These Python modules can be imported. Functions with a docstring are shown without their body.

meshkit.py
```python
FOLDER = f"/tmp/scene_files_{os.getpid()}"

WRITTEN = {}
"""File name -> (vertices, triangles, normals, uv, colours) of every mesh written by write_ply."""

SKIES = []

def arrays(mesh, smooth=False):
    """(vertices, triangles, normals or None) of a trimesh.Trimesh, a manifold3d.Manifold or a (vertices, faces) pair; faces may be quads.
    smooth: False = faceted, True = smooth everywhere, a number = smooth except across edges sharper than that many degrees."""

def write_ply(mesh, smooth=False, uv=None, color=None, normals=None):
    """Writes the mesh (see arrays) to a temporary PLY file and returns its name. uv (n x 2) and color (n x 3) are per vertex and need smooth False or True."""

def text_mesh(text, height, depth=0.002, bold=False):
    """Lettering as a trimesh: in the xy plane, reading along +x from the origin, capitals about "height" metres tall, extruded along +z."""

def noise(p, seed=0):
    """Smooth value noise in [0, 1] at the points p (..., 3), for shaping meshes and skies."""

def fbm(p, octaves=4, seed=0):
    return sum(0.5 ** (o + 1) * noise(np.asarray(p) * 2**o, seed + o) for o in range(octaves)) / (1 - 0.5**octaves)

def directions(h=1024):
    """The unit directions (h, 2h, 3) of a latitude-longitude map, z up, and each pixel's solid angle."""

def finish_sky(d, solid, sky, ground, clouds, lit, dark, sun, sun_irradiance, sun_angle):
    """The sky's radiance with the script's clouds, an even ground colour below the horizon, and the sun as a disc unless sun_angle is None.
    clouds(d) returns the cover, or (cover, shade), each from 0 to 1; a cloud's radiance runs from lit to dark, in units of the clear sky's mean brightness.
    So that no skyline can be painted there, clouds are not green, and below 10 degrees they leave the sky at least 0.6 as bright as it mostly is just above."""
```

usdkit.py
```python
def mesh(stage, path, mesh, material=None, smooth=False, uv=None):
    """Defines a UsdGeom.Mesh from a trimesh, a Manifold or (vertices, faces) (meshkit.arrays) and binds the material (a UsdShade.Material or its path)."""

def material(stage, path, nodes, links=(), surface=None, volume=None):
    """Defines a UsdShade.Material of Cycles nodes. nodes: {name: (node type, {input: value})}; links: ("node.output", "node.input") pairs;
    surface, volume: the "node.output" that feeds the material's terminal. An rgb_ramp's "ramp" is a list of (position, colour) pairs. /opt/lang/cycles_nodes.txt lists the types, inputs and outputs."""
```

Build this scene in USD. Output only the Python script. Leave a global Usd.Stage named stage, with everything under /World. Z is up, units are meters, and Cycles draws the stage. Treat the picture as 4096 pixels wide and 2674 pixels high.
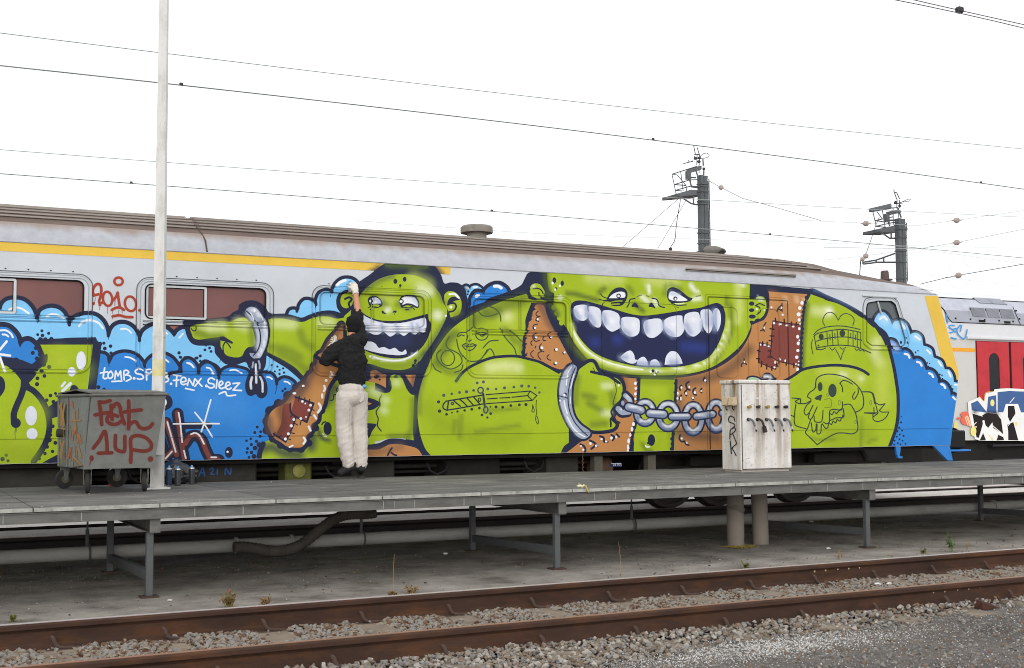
import math, random, re
import numpy as np, trimesh, shapely, manifold3d
from shapely.geometry import Polygon, LineString, Point, MultiPolygon, box as sbox
from shapely.ops import unary_union
import usdkit, meshkit
from pxr import Usd, UsdGeom, UsdLux, UsdShade, Sdf, Gf, Vt

stage = Usd.Stage.CreateInMemory()
UsdGeom.SetStageUpAxis(stage, 'Z')
UsdGeom.SetStageMetersPerUnit(stage, 1.0)
UsdGeom.Xform.Define(stage, '/World')
UsdGeom.Scope.Define(stage, '/World/Looks')

# ------------------------------------------------------------------ camera, sky, sun, exposure
YAW, PITCH, ROLL, FPX = 0.47607733, 0.06811444, -0.00516127, 4950.0
EYE = np.array([0.0, 0.0, 1.5])
_f = np.array([math.sin(YAW)*math.cos(PITCH), math.cos(YAW)*math.cos(PITCH), math.sin(PITCH)])
_r = np.array([math.cos(YAW), -math.sin(YAW), 0.0])
_u = np.cross(_r, _f)
CR = _r*math.cos(ROLL) + _u*math.sin(ROLL)
CU = -_r*math.sin(ROLL) + _u*math.cos(ROLL)
CF = _f
cam = UsdGeom.Camera.Define(stage, '/World/camera')
cam.CreateProjectionAttr('perspective')
cam.CreateHorizontalApertureAttr(36.0)
cam.CreateFocalLengthAttr(36.0*FPX/4096.0)
cam.AddTransformOp().Set(Gf.Matrix4d(*[*CR, 0, *CU, 0, *(-CF), 0, *EYE, 1]))
cam.CreateExposureAttr(0.0)

SUN_DIR = np.array([-0.41, -0.88, 0.25]); SUN_DIR = SUN_DIR/np.linalg.norm(SUN_DIR)   # towards the veiled sun
SKY_STRENGTH, CLOUD = 0.12, 11.5
dome = UsdLux.DomeLight.Define(stage, '/World/sky')
dome.CreateIntensityAttr(1.0)
usdkit.material(stage, '/World/Looks/overcast_sky', {
    'sky': ('sky_texture', {'sky_type': 'single_scattering', 'sun_disc': False, 'sun_elevation': float(math.asin(SUN_DIR[2])), 'sun_rotation': float(math.atan2(SUN_DIR[0], SUN_DIR[1]))}),
    'tc': ('texture_coordinate', {}),
    'n': ('noise_texture', {'scale': 2.2, 'detail': 4.0, 'roughness': 0.55}),
    'r': ('rgb_ramp', {'ramp': [(0.3, (CLOUD*0.93, CLOUD*0.95, CLOUD*0.97)), (0.7, (CLOUD*1.04, CLOUD*1.045, CLOUD*1.05))]}),
    'm': ('mix', {'mix_type': 'mix', 'fac': 0.93}),
    'bg': ('background_shader', {'strength': SKY_STRENGTH})},
    [('tc.generated', 'n.vector'), ('n.fac', 'r.fac'), ('sky.color', 'm.color1'), ('r.color', 'm.color2'), ('m.color', 'bg.color')], surface='bg.background')
UsdShade.MaterialBindingAPI.Apply(dome.GetPrim()).Bind(UsdShade.Material.Get(stage, '/World/Looks/overcast_sky'))
dome.GetPrim().SetCustomDataByKey('kind', 'structure')
sun = UsdLux.DistantLight.Define(stage, '/World/sun')
sun.CreateIntensityAttr(0.40)
sun.CreateAngleAttr(38.0)
sun.CreateColorAttr(Gf.Vec3f(1.0, 0.975, 0.94))
sun.GetPrim().CreateAttribute('inputs:normalize', Sdf.ValueTypeNames.Bool).Set(True)
_z = SUN_DIR; _x = np.cross([0, 0, 1.0], _z); _x /= np.linalg.norm(_x); _y = np.cross(_z, _x)
sun.AddTransformOp().Set(Gf.Matrix4d(*[*_x, 0, *_y, 0, *_z, 0, 0, 0, 30, 1]))

# ------------------------------------------------------------------ helpers
SC = 2380.0/800.0
TILES = dict(A=(0,1000),B=(0,1400),C=(700,1050),D=(700,1400),E=(1300,1030),F=(1300,1400),G=(2000,1030),H=(2000,1400),I=(2700,1030),J=(2700,1400),K=(3296,1030),L=(3296,1400))

def direction(x, y):
    d = CF[None]*FPX + np.multiply.outer(np.atleast_1d(x)-2048.0, CR) - np.multiply.outer(np.atleast_1d(y)-1337.0, CU)
    return d/FPX

def on_plane_y(x, y, Y):
    """where the measured sight line meets the upright plane at depth Y"""
    d = direction(x, y); return EYE + d*(Y/d[:, 1:2])

def on_level(x, y, z):
    d = direction(x, y); return EYE + d*((z-EYE[2])/d[:, 2:3])

def PY(k, x, y, Y):
    a = TILES[k]; return on_plane_y(a[0]+x/SC, a[1]+y/SC, Y)[0]

def lin(c):
    if isinstance(c, str):
        c = [int(c[i:i+2], 16)/255 for i in (0, 2, 4)]
    return np.array([x/12.92 if x <= 0.04045 else ((x+0.055)/1.055)**2.4 for x in c])

GAIN = 1.16
def alb(c, top=0.86):
    """base colour of something that looks like sRGB colour c in this even light"""
    return np.minimum(lin(c)/GAIN, top)

_taken = {}
def numbered(parent, name):
    k = (str(parent), name)
    n = _taken.get(k, -1)+1
    _taken[k] = n
    return f'{parent}/{name}' if n == 0 else f'{parent}/{name}_{n:03d}'

def tag(prim, label=None, cat=None, group=None, kind=None):
    p = prim.GetPrim() if hasattr(prim, 'GetPrim') else prim
    for k, v in (('label', label), ('category', cat), ('group', group), ('kind', kind)):
        if v: p.SetCustomDataByKey(k, v)
    return prim

def thing(name, label=None, cat=None, loc=(0,0,0), rz=0.0, group=None, kind=None):
    x = UsdGeom.Xform.Define(stage, numbered('/World', name))
    if any(loc): x.AddTranslateOp().Set(Gf.Vec3d(*map(float, loc)))
    if rz: x.AddRotateZOp().Set(float(rz))
    return tag(x, label, cat, group, kind)

def obj(name, mesh, mat, parent=None, smooth=False, label=None, color=None, kind=None):
    path = numbered(str(parent.GetPath()) if parent else '/World', name)
    m = usdkit.mesh(stage, path, mesh, mat, smooth)
    if color is not None:
        UsdGeom.PrimvarsAPI(m).CreatePrimvar('Cd', Sdf.ValueTypeNames.Color3fArray, 'vertex').Set(Vt.Vec3fArray.FromNumpy(np.asarray(color, np.float32)))
    return tag(m, label, None, None, kind)

def dup(src, loc, rz=0.0, label=None, group=None):
    p = src.GetPrim(); d = p.GetCustomData()
    base = re.sub(r'_\d{3}$', '', p.GetName())
    x = UsdGeom.Xform.Define(stage, numbered('/World', base))
    x.GetPrim().GetReferences().AddInternalReference(p.GetPath())
    x.ClearXformOpOrder()
    x.GetPrim().SetInstanceable(True)
    x.AddTranslateOp(opSuffix='c').Set(Gf.Vec3d(*map(float, loc)))
    ops = [x.GetOrderedXformOps()[-1]]
    if rz:
        x.AddRotateZOp(opSuffix='c').Set(float(rz))
    tag(x, label or d.get('label'), d.get('category'), group or d.get('group'))
    return x

cat_ = trimesh.util.concatenate
def bx(x0, x1, y0, y1, z0, z1, bev=0.0):
    if bev:
        m = manifold3d.Manifold.hull_points(np.array([[x, y, z] for x in (x0, x1) for y in (y0, y1) for z in (z0, z1)], float))
        pts = []
        for x, sx in ((x0, 1), (x1, -1)):
            for y, sy in ((y0, 1), (y1, -1)):
                for z, sz in ((z0, 1), (z1, -1)):
                    pts += [(x+sx*bev, y+sy*bev, z), (x+sx*bev, y, z+sz*bev), (x, y+sy*bev, z+sz*bev)]
        return mani(manifold3d.Manifold.hull_points(np.array(pts, float)))
    b = trimesh.creation.box([x1-x0, y1-y0, z1-z0]); b.apply_translation([(x0+x1)/2, (y0+y1)/2, (z0+z1)/2]); return b

def mani(m):
    a = m.to_mesh(); return trimesh.Trimesh(np.array(a.vert_properties)[:, :3].astype(float), np.array(a.tri_verts), process=False)

def to_mani(t):
    return manifold3d.Manifold(manifold3d.Mesh(np.asarray(t.vertices, np.float32), np.asarray(t.faces, np.uint32)))

def rod(a, b, r, n=8, r2=None):
    """a straight round bar from a to b"""
    return tube([a, b], r if r2 is None else [r, r2], n)

def tube(pts, r, n=8, closed=False, caps=True):
    pts = np.asarray(pts, float); k = len(pts)
    rr = np.full(k, r, float) if np.ndim(r) == 0 else np.asarray(r, float)
    t = np.gradient(pts, axis=0) if not closed else np.roll(pts, -1, 0)-np.roll(pts, 1, 0)
    t /= np.linalg.norm(t, axis=1)[:, None]+1e-12
    up = np.array([0, 0, 1.0]) if abs(t[0][2]) < 0.9 else np.array([0, 1.0, 0])
    a = np.cross(t[0], up); a /= np.linalg.norm(a)
    V = []
    ang = np.linspace(0, 2*np.pi, n, endpoint=False)
    for i in range(k):
        a = a-t[i]*(a@t[i]); a /= np.linalg.norm(a)+1e-12
        b = np.cross(t[i], a)
        V.append(pts[i]+rr[i]*(np.cos(ang)[:, None]*a+np.sin(ang)[:, None]*b))
    V = np.vstack(V); F = []
    for i in range(k if closed else k-1):
        j = (i+1) % k
        for q in range(n):
            p = (q+1) % n
            F += [[i*n+q, i*n+p, j*n+p], [i*n+q, j*n+p, j*n+q]]
    if caps and not closed:
        V = np.vstack([V, pts[0], pts[-1]]); e = len(V)-2
        for q in range(n):
            p = (q+1) % n
            F += [[e, p, q], [e+1, (k-1)*n+q, (k-1)*n+p]]
    m = trimesh.Trimesh(V, np.array(F), process=False)
    m.invert()
    return m

def lathe(prof, n=24, axis='z', at=(0,0,0)):
    m = trimesh.creation.revolve(np.array(prof, float), sections=n)
    if axis == 'y': m.apply_transform(trimesh.transformations.rotation_matrix(-np.pi/2, [1,0,0]))
    if axis == 'x': m.apply_transform(trimesh.transformations.rotation_matrix(np.pi/2, [0,1,0]))
    m.apply_translation(at); return m

def prism_x(profile, x0, x1):
    """profile in (y, z), extruded along the tracks"""
    p = Polygon(profile)
    m = trimesh.creation.extrude_polygon(p, x1-x0, engine='earcut')
    v = m.vertices.copy(); m.vertices = np.stack([v[:, 2]+x0, v[:, 0], v[:, 1]], 1)
    return m

def prism_y(profile, y0, y1):
    """profile in (x, z), extruded away from the camera"""
    p = profile if isinstance(profile, Polygon) else Polygon(profile)
    m = trimesh.creation.extrude_polygon(p, y1-y0, engine='earcut')
    v = m.vertices.copy(); m.vertices = np.stack([v[:, 0], v[:, 2]+y0, v[:, 1]], 1); m.invert()
    return m

def rrect(x0, x1, z0, z1, r):
    return sbox(x0+r, z0+r, x1-r, z1-r).buffer(r, quad_segs=6)

# ------------------------------------------------------------------ materials
def M(name, color, rough=0.6, metal=0.0, scale=8.0, vary=0.18, bump=0.0, bscale=60.0, spec=0.28, dirt=None, dscale=3.0, damt=0.5, stretch=(1,1,1), coat=0.0):
    """plain material: colour with two noises for tone and dirt, and fine relief"""
    c = np.asarray(color if not isinstance(color, str) else alb(color), float)
    d = np.asarray(c*0.45 if dirt is None else (alb(dirt) if isinstance(dirt, str) else dirt), float)
    nodes = {
        'g': ('geometry', {}), 'mp': ('mapping', {'scale': stretch}),
        'n1': ('noise_texture', {'scale': scale, 'detail': 6.0, 'roughness': 0.65}),
        'r1': ('rgb_ramp', {'ramp': [(0.25, c*(1-vary)), (0.75, np.minimum(c*(1+vary), 0.9))]}),
        'n2': ('noise_texture', {'scale': dscale, 'detail': 8.0, 'roughness': 0.7}),
        'r2': ('rgb_ramp', {'ramp': [(0.48, (0,0,0)), (0.72, (damt,)*3)]}),
        'mx': ('mix', {'mix_type': 'mix', 'color2': d}),
        'p': ('principled_bsdf', {'roughness': rough, 'metallic': metal, 'specular_ior_level': spec, 'coat_weight': coat})}
    links = [('g.position', 'mp.vector'), ('mp.vector', 'n1.vector'), ('mp.vector', 'n2.vector'), ('n1.fac', 'r1.fac'), ('n2.fac', 'r2.fac'),
             ('r1.color', 'mx.color1'), ('r2.color', 'mx.fac'), ('mx.color', 'p.base_color')]
    if bump:
        nodes['n3'] = ('noise_texture', {'scale': bscale, 'detail': 4.0})
        nodes['b'] = ('bump', {'strength': bump, 'distance': 0.01})
        links += [('mp.vector', 'n3.vector'), ('n3.fac', 'b.height'), ('b.normal', 'p.normal')]
    return usdkit.material(stage, '/World/Looks/'+name, nodes, links, surface='p.BSDF')

def paint_material(name, rough=0.5, spec=0.16, speck=0.10):
    """painted sheet metal: the colour is that of the paint sprayed there (a mesh attribute), with fine spray grain"""
    return usdkit.material(stage, '/World/Looks/'+name, {
        'a': ('attribute', {'attribute': 'Cd'}), 'g': ('geometry', {}),
        'n': ('noise_texture', {'scale': 220.0, 'detail': 2.0}), 'n2': ('noise_texture', {'scale': 2.3, 'detail': 6.0, 'roughness': 0.7}),
        'r': ('rgb_ramp', {'ramp': [(0.2, (1-speck,)*3), (0.8, (1+speck,)*3)]}),
        'r2': ('rgb_ramp', {'ramp': [(0.3, (0.9, 0.9, 0.89)), (0.7, (1.03, 1.03, 1.03))]}),
        'm': ('mix', {'mix_type': 'multiply', 'fac': 1.0}), 'm2': ('mix', {'mix_type': 'multiply', 'fac': 1.0}),
        'p': ('principled_bsdf', {'roughness': rough, 'specular_ior_level': spec})},
        [('g.position', 'n.vector'), ('g.position', 'n2.vector'), ('n.fac', 'r.fac'), ('n2.fac', 'r2.fac'), ('a.color', 'm.color1'), ('r.color', 'm.color2'),
         ('m.color', 'm2.color1'), ('r2.color', 'm2.color2'), ('m2.color', 'p.base_color')], surface='p.BSDF')

PAINT = paint_material('spray_paint')
# ------------------------------------------------------------------ spray-painting kit: shapes in sheet units, later mapped onto the metal
COL = dict(navy='262b44', lblue='84c9f7', blue='3184d6', green='a4bb22', lgreen='bfd04a', brown='bd8450', maroon='84443c', white='eef0f5', tooth='dfe3f0',
           rust='a8432f', steel='9aa5bb', steell='c4cbd8', yellow='e9c250', dgreen='55662c', inkg='5d6e3c', black='23211f', inkb='3f4a4a', mouth='252a4e', shade='5a6b2a')

class Sheet:
    """a list of paint strokes in order, all on one upright plane"""
    def __init__(s): s.ops = []; s.part = 'painting'
    def pts(s, k, txt):
        a = TILES[k]; out = []
        for w in txt.split():
            c = w.endswith('c'); x, y = w.rstrip('c').split(',')
            out.append((a[0]+float(x)/SC, a[1]+float(y)/SC, c))
        return out
    def curve(s, P, closed):
        n = len(P); xy = np.array([p[:2] for p in P]); res = []
        rng = range(n if closed else n-1)
        for i in rng:
            a, b = xy[i], xy[(i+1) % n]
            pa = xy[i-1] if (closed or i > 0) else a
            pb = xy[(i+2) % n] if (closed or i+2 < n) else b
            if P[i][2]: pa = a
            if P[(i+1) % n][2]: pb = b
            L = np.hypot(*(b-a)); k = max(1, min(10, int(L/3.5)))
            la, lb = np.hypot(*(a-pa)), np.hypot(*(pb-b))
            ta = (b-pa)/(la+L+1e-9)*L if la > 0 else (b-a)
            tb = (pb-a)/(lb+L+1e-9)*L if lb > 0 else (b-a)
            for t in np.arange(k)/k:
                h = 2*t**3-3*t**2+1, t**3-2*t**2+t, -2*t**3+3*t**2, t**3-t**2
                res.append(h[0]*a+h[1]*ta+h[2]*b+h[3]*tb)
        if not closed: res.append(xy[-1])
        return res
    def add(s, geom, col):
        geom = geom.buffer(0) if not geom.is_valid else geom
        s.ops.append(('fill', geom.simplify(0.25), alb(COL.get(col, col)) if isinstance(col, str) else col, s.part))
    def P(s, k, col, txt, out=0, oc='navy'):
        """a filled shape; out = width of its outline"""
        g = Polygon(s.curve(s.pts(k, txt), True)).buffer(0)
        if out: s.add(g.buffer(out/SC), oc)
        s.add(g, col); return g
    def T(s, k, col, w, *txts):
        """brush strokes of width w"""
        gs = []
        for txt in txts:
            p = s.curve(s.pts(k, txt), False)
            gs.append(LineString(p).buffer(w/SC/2, quad_segs=5))
        g = unary_union(gs); s.add(g, col); return g
    def D(s, k, col, txt):
        """dots: x,y,r or x,y,rx,ry"""
        a = TILES[k]; gs = []
        for w in txt.split():
            v = [float(q) for q in w.split(',')]
            rx, ry = (v[2], v[2]) if len(v) == 3 else (v[2], v[3])
            e = Point(0, 0).buffer(1, quad_segs=5)
            gs.append(shapely.affinity.translate(shapely.affinity.scale(e, rx/SC, ry/SC), a[0]+v[0]/SC, a[1]+v[1]/SC))
        s.add(unary_union(gs), col)
    def R(s, k, col, w, txt):
        """rings: x,y,rx,ry,degrees"""
        a = TILES[k]; gs = []
        for q in txt.split():
            v = [float(z) for z in q.split(',')]+[0.0]
            e = shapely.affinity.rotate(shapely.affinity.scale(Point(0, 0).buffer(1, quad_segs=8), v[2]/SC, v[3]/SC), v[4], origin=(0, 0))
            gs.append(shapely.affinity.translate(LineString(e.exterior.coords).buffer(w/SC/2), a[0]+v[0]/SC, a[1]+v[1]/SC))
        s.add(unary_union(gs), col)
    def S(s, k, col, r, a, *txts):
        """soft fog from the can: radius r, strength a, along points"""
        for txt in txts:
            p = s.pts(k, txt)
            g = Point(p[0][:2]) if len(p) == 1 else LineString(s.curve(p, False))
            s.ops.append(('fog', g, alb(COL.get(col, col)), r/SC, a))

    def flatten(s, clip):
        """what shows of each stroke under the later ones"""
        covered, res = None, []
        for i in range(len(s.ops)-1, -1, -1):
            o = s.ops[i]
            if o[0] != 'fill': continue
            g = o[1].intersection(clip)
            if covered is not None and not g.is_empty: g = g.difference(covered)
            if not g.is_empty and g.area > 0.3: res.append((i, g))
            c = o[1].intersection(clip)
            covered = c if covered is None else covered.union(c)
        return res[::-1], covered

    def colour(s, xy, i, base):
        c = np.tile(base, (len(xy), 1)); P = None
        for o in s.ops[i+1:]:
            if o[0] != 'fog': continue
            x0, y0, x1, y1 = o[1].bounds; r = o[3]
            near = (xy[:, 0] > x0-r) & (xy[:, 0] < x1+r) & (xy[:, 1] > y0-r) & (xy[:, 1] < y1+r)
            if not near.any(): continue
            d = shapely.distance(shapely.points(xy[near]), o[1])
            w = np.clip(1-d/r, 0, 1); w = w*w*(3-2*w)*o[4]
            c[near] = c[near]*(1-w[:, None])+o[2]*w[:, None]
        return c

    def meshes(s, clip, place, cell=11.0, holes=None):
        """{part: (vertices, faces, colours)}; place maps sheet units to the metal"""
        flat, covered = s.flatten(clip)
        fogs = [o for o in s.ops if o[0] == 'fog']
        fogzone = unary_union([o[1].buffer(o[3]) for o in fogs]) if fogs else Polygon()
        out = {}
        shapely.prepare(fogzone)
        todo = []
        for i, g in flat:
            a, b = (g, None) if holes is None or not g.intersects(holes) else (g.difference(holes), g.intersection(holes))
            todo.append((i, a, False))
            if b is not None: todo.append((i, b, True))
        for i, g, deep in todo:
            pieces = []
            for p in getattr(g, 'geoms', [g]):
                if p.geom_type != 'Polygon' or p.area < 0.05: continue
                if p.area > cell*cell*1.5 and fogzone.intersects(p):
                    x0, y0, x1, y1 = p.bounds
                    xs = np.arange(np.floor(x0/cell), np.ceil(x1/cell))*cell; ys = np.arange(np.floor(y0/cell), np.ceil(y1/cell))*cell
                    gx, gy = np.meshgrid(xs, ys); cells = shapely.box(gx.ravel(), gy.ravel(), gx.ravel()+cell, gy.ravel()+cell)
                    shapely.prepare(p)
                    cells = cells[shapely.intersects(p, cells)]
                    inside = shapely.contains_properly(p, cells)
                    pieces += list(cells[inside])
                    for q in shapely.intersection(p, cells[~inside]):
                        pieces += [z for z in getattr(q, 'geoms', [q]) if z.geom_type == 'Polygon' and z.area > 1e-3]
                else:
                    pieces.append(p)
            V, F, n = [], [], 0
            for q in pieces:
                try: v, f = trimesh.creation.triangulate_polygon(q, engine='earcut')
                except Exception: continue
                if len(f) == 0: continue
                V.append(v); F.append(np.asarray(f)+n); n += len(v)
            if not V: continue
            V, F = np.vstack(V), np.vstack(F)
            C = s.colour(V, i, s.ops[i][2])
            out.setdefault(s.ops[i][3], []).append((place(V, deep), F, C))
        s.flat, s.covered = flat, covered
        res = {}
        for part, L in out.items():
            n = 0; FF = []
            for v, f, c in L: FF.append(f+n); n += len(v)
            V = np.vstack([l[0] for l in L]); F = np.vstack(FF); C = np.vstack([l[2] for l in L])
            W = V
            a, b, c = W[F[:, 0]], W[F[:, 1]], W[F[:, 2]]
            flip = np.cross(b-a, c-a)[:, 1] > 0
            F[flip] = F[flip][:, ::-1]
            res[part] = (W, F, C)
        return res

    def sample(s, xy, default):
        """the paint colour at places on the sheet"""
        xy = np.asarray(xy, float); c = np.tile(default, (len(xy), 1)).astype(float)
        pts = shapely.points(xy); left = np.ones(len(xy), bool)
        for i, g in s.flat:
            if not left.any(): break
            shapely.prepare(g); x0, y0, x1, y1 = g.bounds
            k = np.nonzero(left & (xy[:, 0] >= x0) & (xy[:, 0] <= x1) & (xy[:, 1] >= y0) & (xy[:, 1] <= y1))[0]
            if len(k) == 0: continue
            h = k[shapely.contains(g, pts[k])]
            if len(h): c[h] = s.colour(xy[h], i, s.ops[i][2]); left[h] = False
        return c
# ------------------------------------------------------------------ the painting on the railcar side, traced stroke by stroke
m = Sheet()
m.part = 'painted_stripe'
m.P('A', 'yellow', "-60,-112c 900,-70c 3867,66c 5356,162c 5356,294c 3867,220c 1800,110c -60,10c")
m.P('K', 'yellow', "1195,460c 1352,462c 1375,540c 1500,1000c 1560,1200c 1605,1380c 1596,1500c 1590,1640c 1480,1640c 1390,1180c 1300,830c")
m.part = 'painted_cloud'
# pale and mid blue clouds at the left
m.P('A', 'lblue', "-100,720 20,715c 40,650 90,605 185,590 280,610 350,665 395,735 415,820 440,858c 470,800 490,740 540,705 620,690 700,710 760,765 790,840 808,902 840,905c 850,860 880,830 940,795 1040,778 1130,790 1200,840 1245,910 1270,1000 1285,1038c 1310,1020 1330,960 1370,910 1430,885 1500,890 1570,930 1620,1000 1655,1088c 1680,1050 1710,980 1775,930 1850,905 1950,930 2020,980 2068,1040c 2090,1020 2120,975 2190,945 2260,1000 2400,980 2700,1000c 4200,1750c 4200,2500c -100,2700c", out=52)
m.S('A', 'navy', 60, .35, "20,560 185,545 300,570 400,680", "500,690 620,640 760,690", "850,810 950,750 1060,720 1180,760 1270,880")
m.T('A', 'navy', 40, "440,810 445,840", "822,860 825,895", "1285,980 1288,1025", "1655,1040 1660,1080")
m.T('A', 'navy', 8, "448,840 449,875", "1290,1030 1293,1068", "1660,1080 1663,1105")
m.T('A', 'white', 24, "110,710 180,685 260,700 345,755", "550,790 620,765 690,775 755,815", "940,910 990,850 1080,840 1170,870 1225,935")
m.T('A', 'white', 20, "1435,945 1490,940 1530,958 1560,990", "2135,1045 2175,1000", "1960,975 1990,1000")
m.T('C', 'white', 18, "50,895 95,850")
m.P('A', 'blue', "1150,1230c 1250,1250 1285,1300 1295,1345c 1320,1330 1350,1270 1400,1240 1480,1225 1570,1240 1640,1280 1695,1345 1725,1395c 1745,1350 1770,1310 1850,1255 1955,1250 2040,1290 2100,1360 2150,1455c 2165,1400 2180,1340 2230,1305 2290,1330 2340,1400 2362,1475c 2390,1400 2440,1345 2500,1370 2560,1400 2620,1480 2680,1600 3500,1700c 3500,2500c 1050,2500c", out=42)
m.P('D', 'blue', "-60,300c 70,275c 80,200 100,140 160,115 220,150 260,220 280,292c 300,270 310,210 370,165 430,180 480,240 505,330 522,350c 540,310 570,250 640,215 750,220 850,250 900,300 1080,282 1150,300 1195,370 1210,420c 1240,370 1290,340 1350,350 1410,390 1440,445c 1500,600 1300,1310c -60,1310c", out=38)
m.P('D', 'blue', "-140,330c 60,330c 60,1340c -140,1340c")
m.T('D', 'navy', 36, "70,200 75,265", "282,240 283,288", "518,280 522,340", "1205,360 1210,410")
m.T('D', 'navy', 8, "540,120 530,150", "1210,410 1205,470 1190,525")
m.T('A', 'navy', 34, "1290,1290 1298,1340", "1712,1350 1722,1395", "2150,1380 2152,1445", "2355,1420 2362,1470")
m.T('A', 'navy', 7, "1298,1340 1293,1390")
m.T('A', 'white', 20, "1490,1275 1550,1285 1620,1325", "1955,1295 2005,1335", "2225,1345 2270,1365 2305,1400")
m.T('D', 'white', 19, "145,155 185,165 220,205", "375,212 420,225 455,290", "655,245 720,240 795,280", "1095,325 1130,330 1155,350", "1300,378 1340,385 1370,410")
m.D('A', 'navy', "498,965,18 448,1010,18 505,1020,22 578,995,19 1235,1112,19 1315,1147,22 1247,1175,23 1320,1230,20 2130,1228,20 2150,1280,18 2200,1285,20 2330,1290,18")
m.D('C', 'navy', "47,1078,20 300,1115,19 355,1043,17 410,1020,17 428,1062,17 368,990,14 300,1175,16 62,1130,18 262,1140,18")
m.D('D', 'navy', "1150,182,14 1217,200,14 1285,222,14 1245,240,13 1187,258,13 1297,272,15 1243,288,15 1310,465,16 1280,490,16")
m.D('B', 'navy', "1170,445,24 1238,470,20")
m.S('D', '4c9be8', 330, .45, "700,700 300,650")
# clouds between the two figures and at the car's end
m.P('C', 'lblue', "1350,612c 1370,575 1420,565 1448,592c 1475,570 1490,510 1540,455 1600,455 1650,490 1682,525c 1690,450 1720,380 1790,345 1860,360 1882,372c 1890,320 1920,260 1990,205 2080,200 2150,240 2180,320 2100,500 2050,720 1830,640 1600,690 1350,690c", out=42)
m.T('C', 'navy', 36, "1672,470 1678,505", "1448,560 1450,585")
m.T('C', 'navy', 8, "1862,375 1852,412", "1675,505 1670,560")
m.T('C', 'white', 34, "1925,275 1965,238 2025,215")
m.P('E', 'lblue', "1640,360c 1680,340 1720,370 1725,398c 1740,350 1800,335 1850,360 1870,385c 1880,400 1780,430 1720,480 1700,600 1660,500", out=30)
m.D('E', 'navy', "1705,408,14 1697,440,12")
m.T('E', 'white', 26, "1675,362 1700,370", "1770,358 1805,356")
m.P('E', 'blue', "1735,570 1740,500 1790,420 1850,420 1890,440c 1920,380 2000,330 2080,325 2150,370 2180,420c 2200,470 2000,560 1800,640 1690,600c", out=44)
m.T('E', 'white', 36, "2015,345 2060,345 2095,365", "1800,465 1825,450")
m.P('K', 'lblue', "610,770 640,690 690,650 740,665 790,730 820,805c 850,765 920,755 980,800 1010,860 1025,918c 1060,900 1110,905 1160,950 1180,1052c 1230,1065 1280,1100 1302,1192c 1350,1210 1400,1240 1435,1332c 1490,1340 1530,1400 1545,1485c 1570,1490 1620,1520 1620,1700c 900,1700c 700,1000", out=34)
m.S('K', 'navy', 40, .3, "620,660 690,625 760,660", "900,735 980,780")
m.S('K', 'c4e6fb', 90, .6, "690,720 740,760", "870,800 930,810", "1100,950")
m.P('K', 'blue', "740,1020 790,985 850,1000 890,1080 922,1112c 970,1105 1020,1140 1060,1222c 1110,1205 1170,1240 1210,1342c 1260,1340 1310,1370 1350,1440 1355,1502c 1410,1485 1460,1520 1500,1600 1503,1650c 1530,1632 1580,1660 1640,1700c 1640,2400c 700,2400c", out=36)
m.S('K', 'c4d8f5', 80, .75, "790,1040 850,1070")
m.T('K', 'white', 24, "675,735 720,705 760,745", "930,800 965,850", "1085,940 1140,980", "1225,1105 1265,1145", "1360,1240 1395,1290", "1480,1360 1505,1420", "1555,1515 1590,1520")
m.T('K', 'white', 26, "960,1150 1000,1160 1015,1195", "1105,1245 1140,1255 1160,1290", "1250,1380 1280,1395 1297,1425", "1395,1510 1425,1525 1440,1555", "1535,1665 1560,1690")
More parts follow.
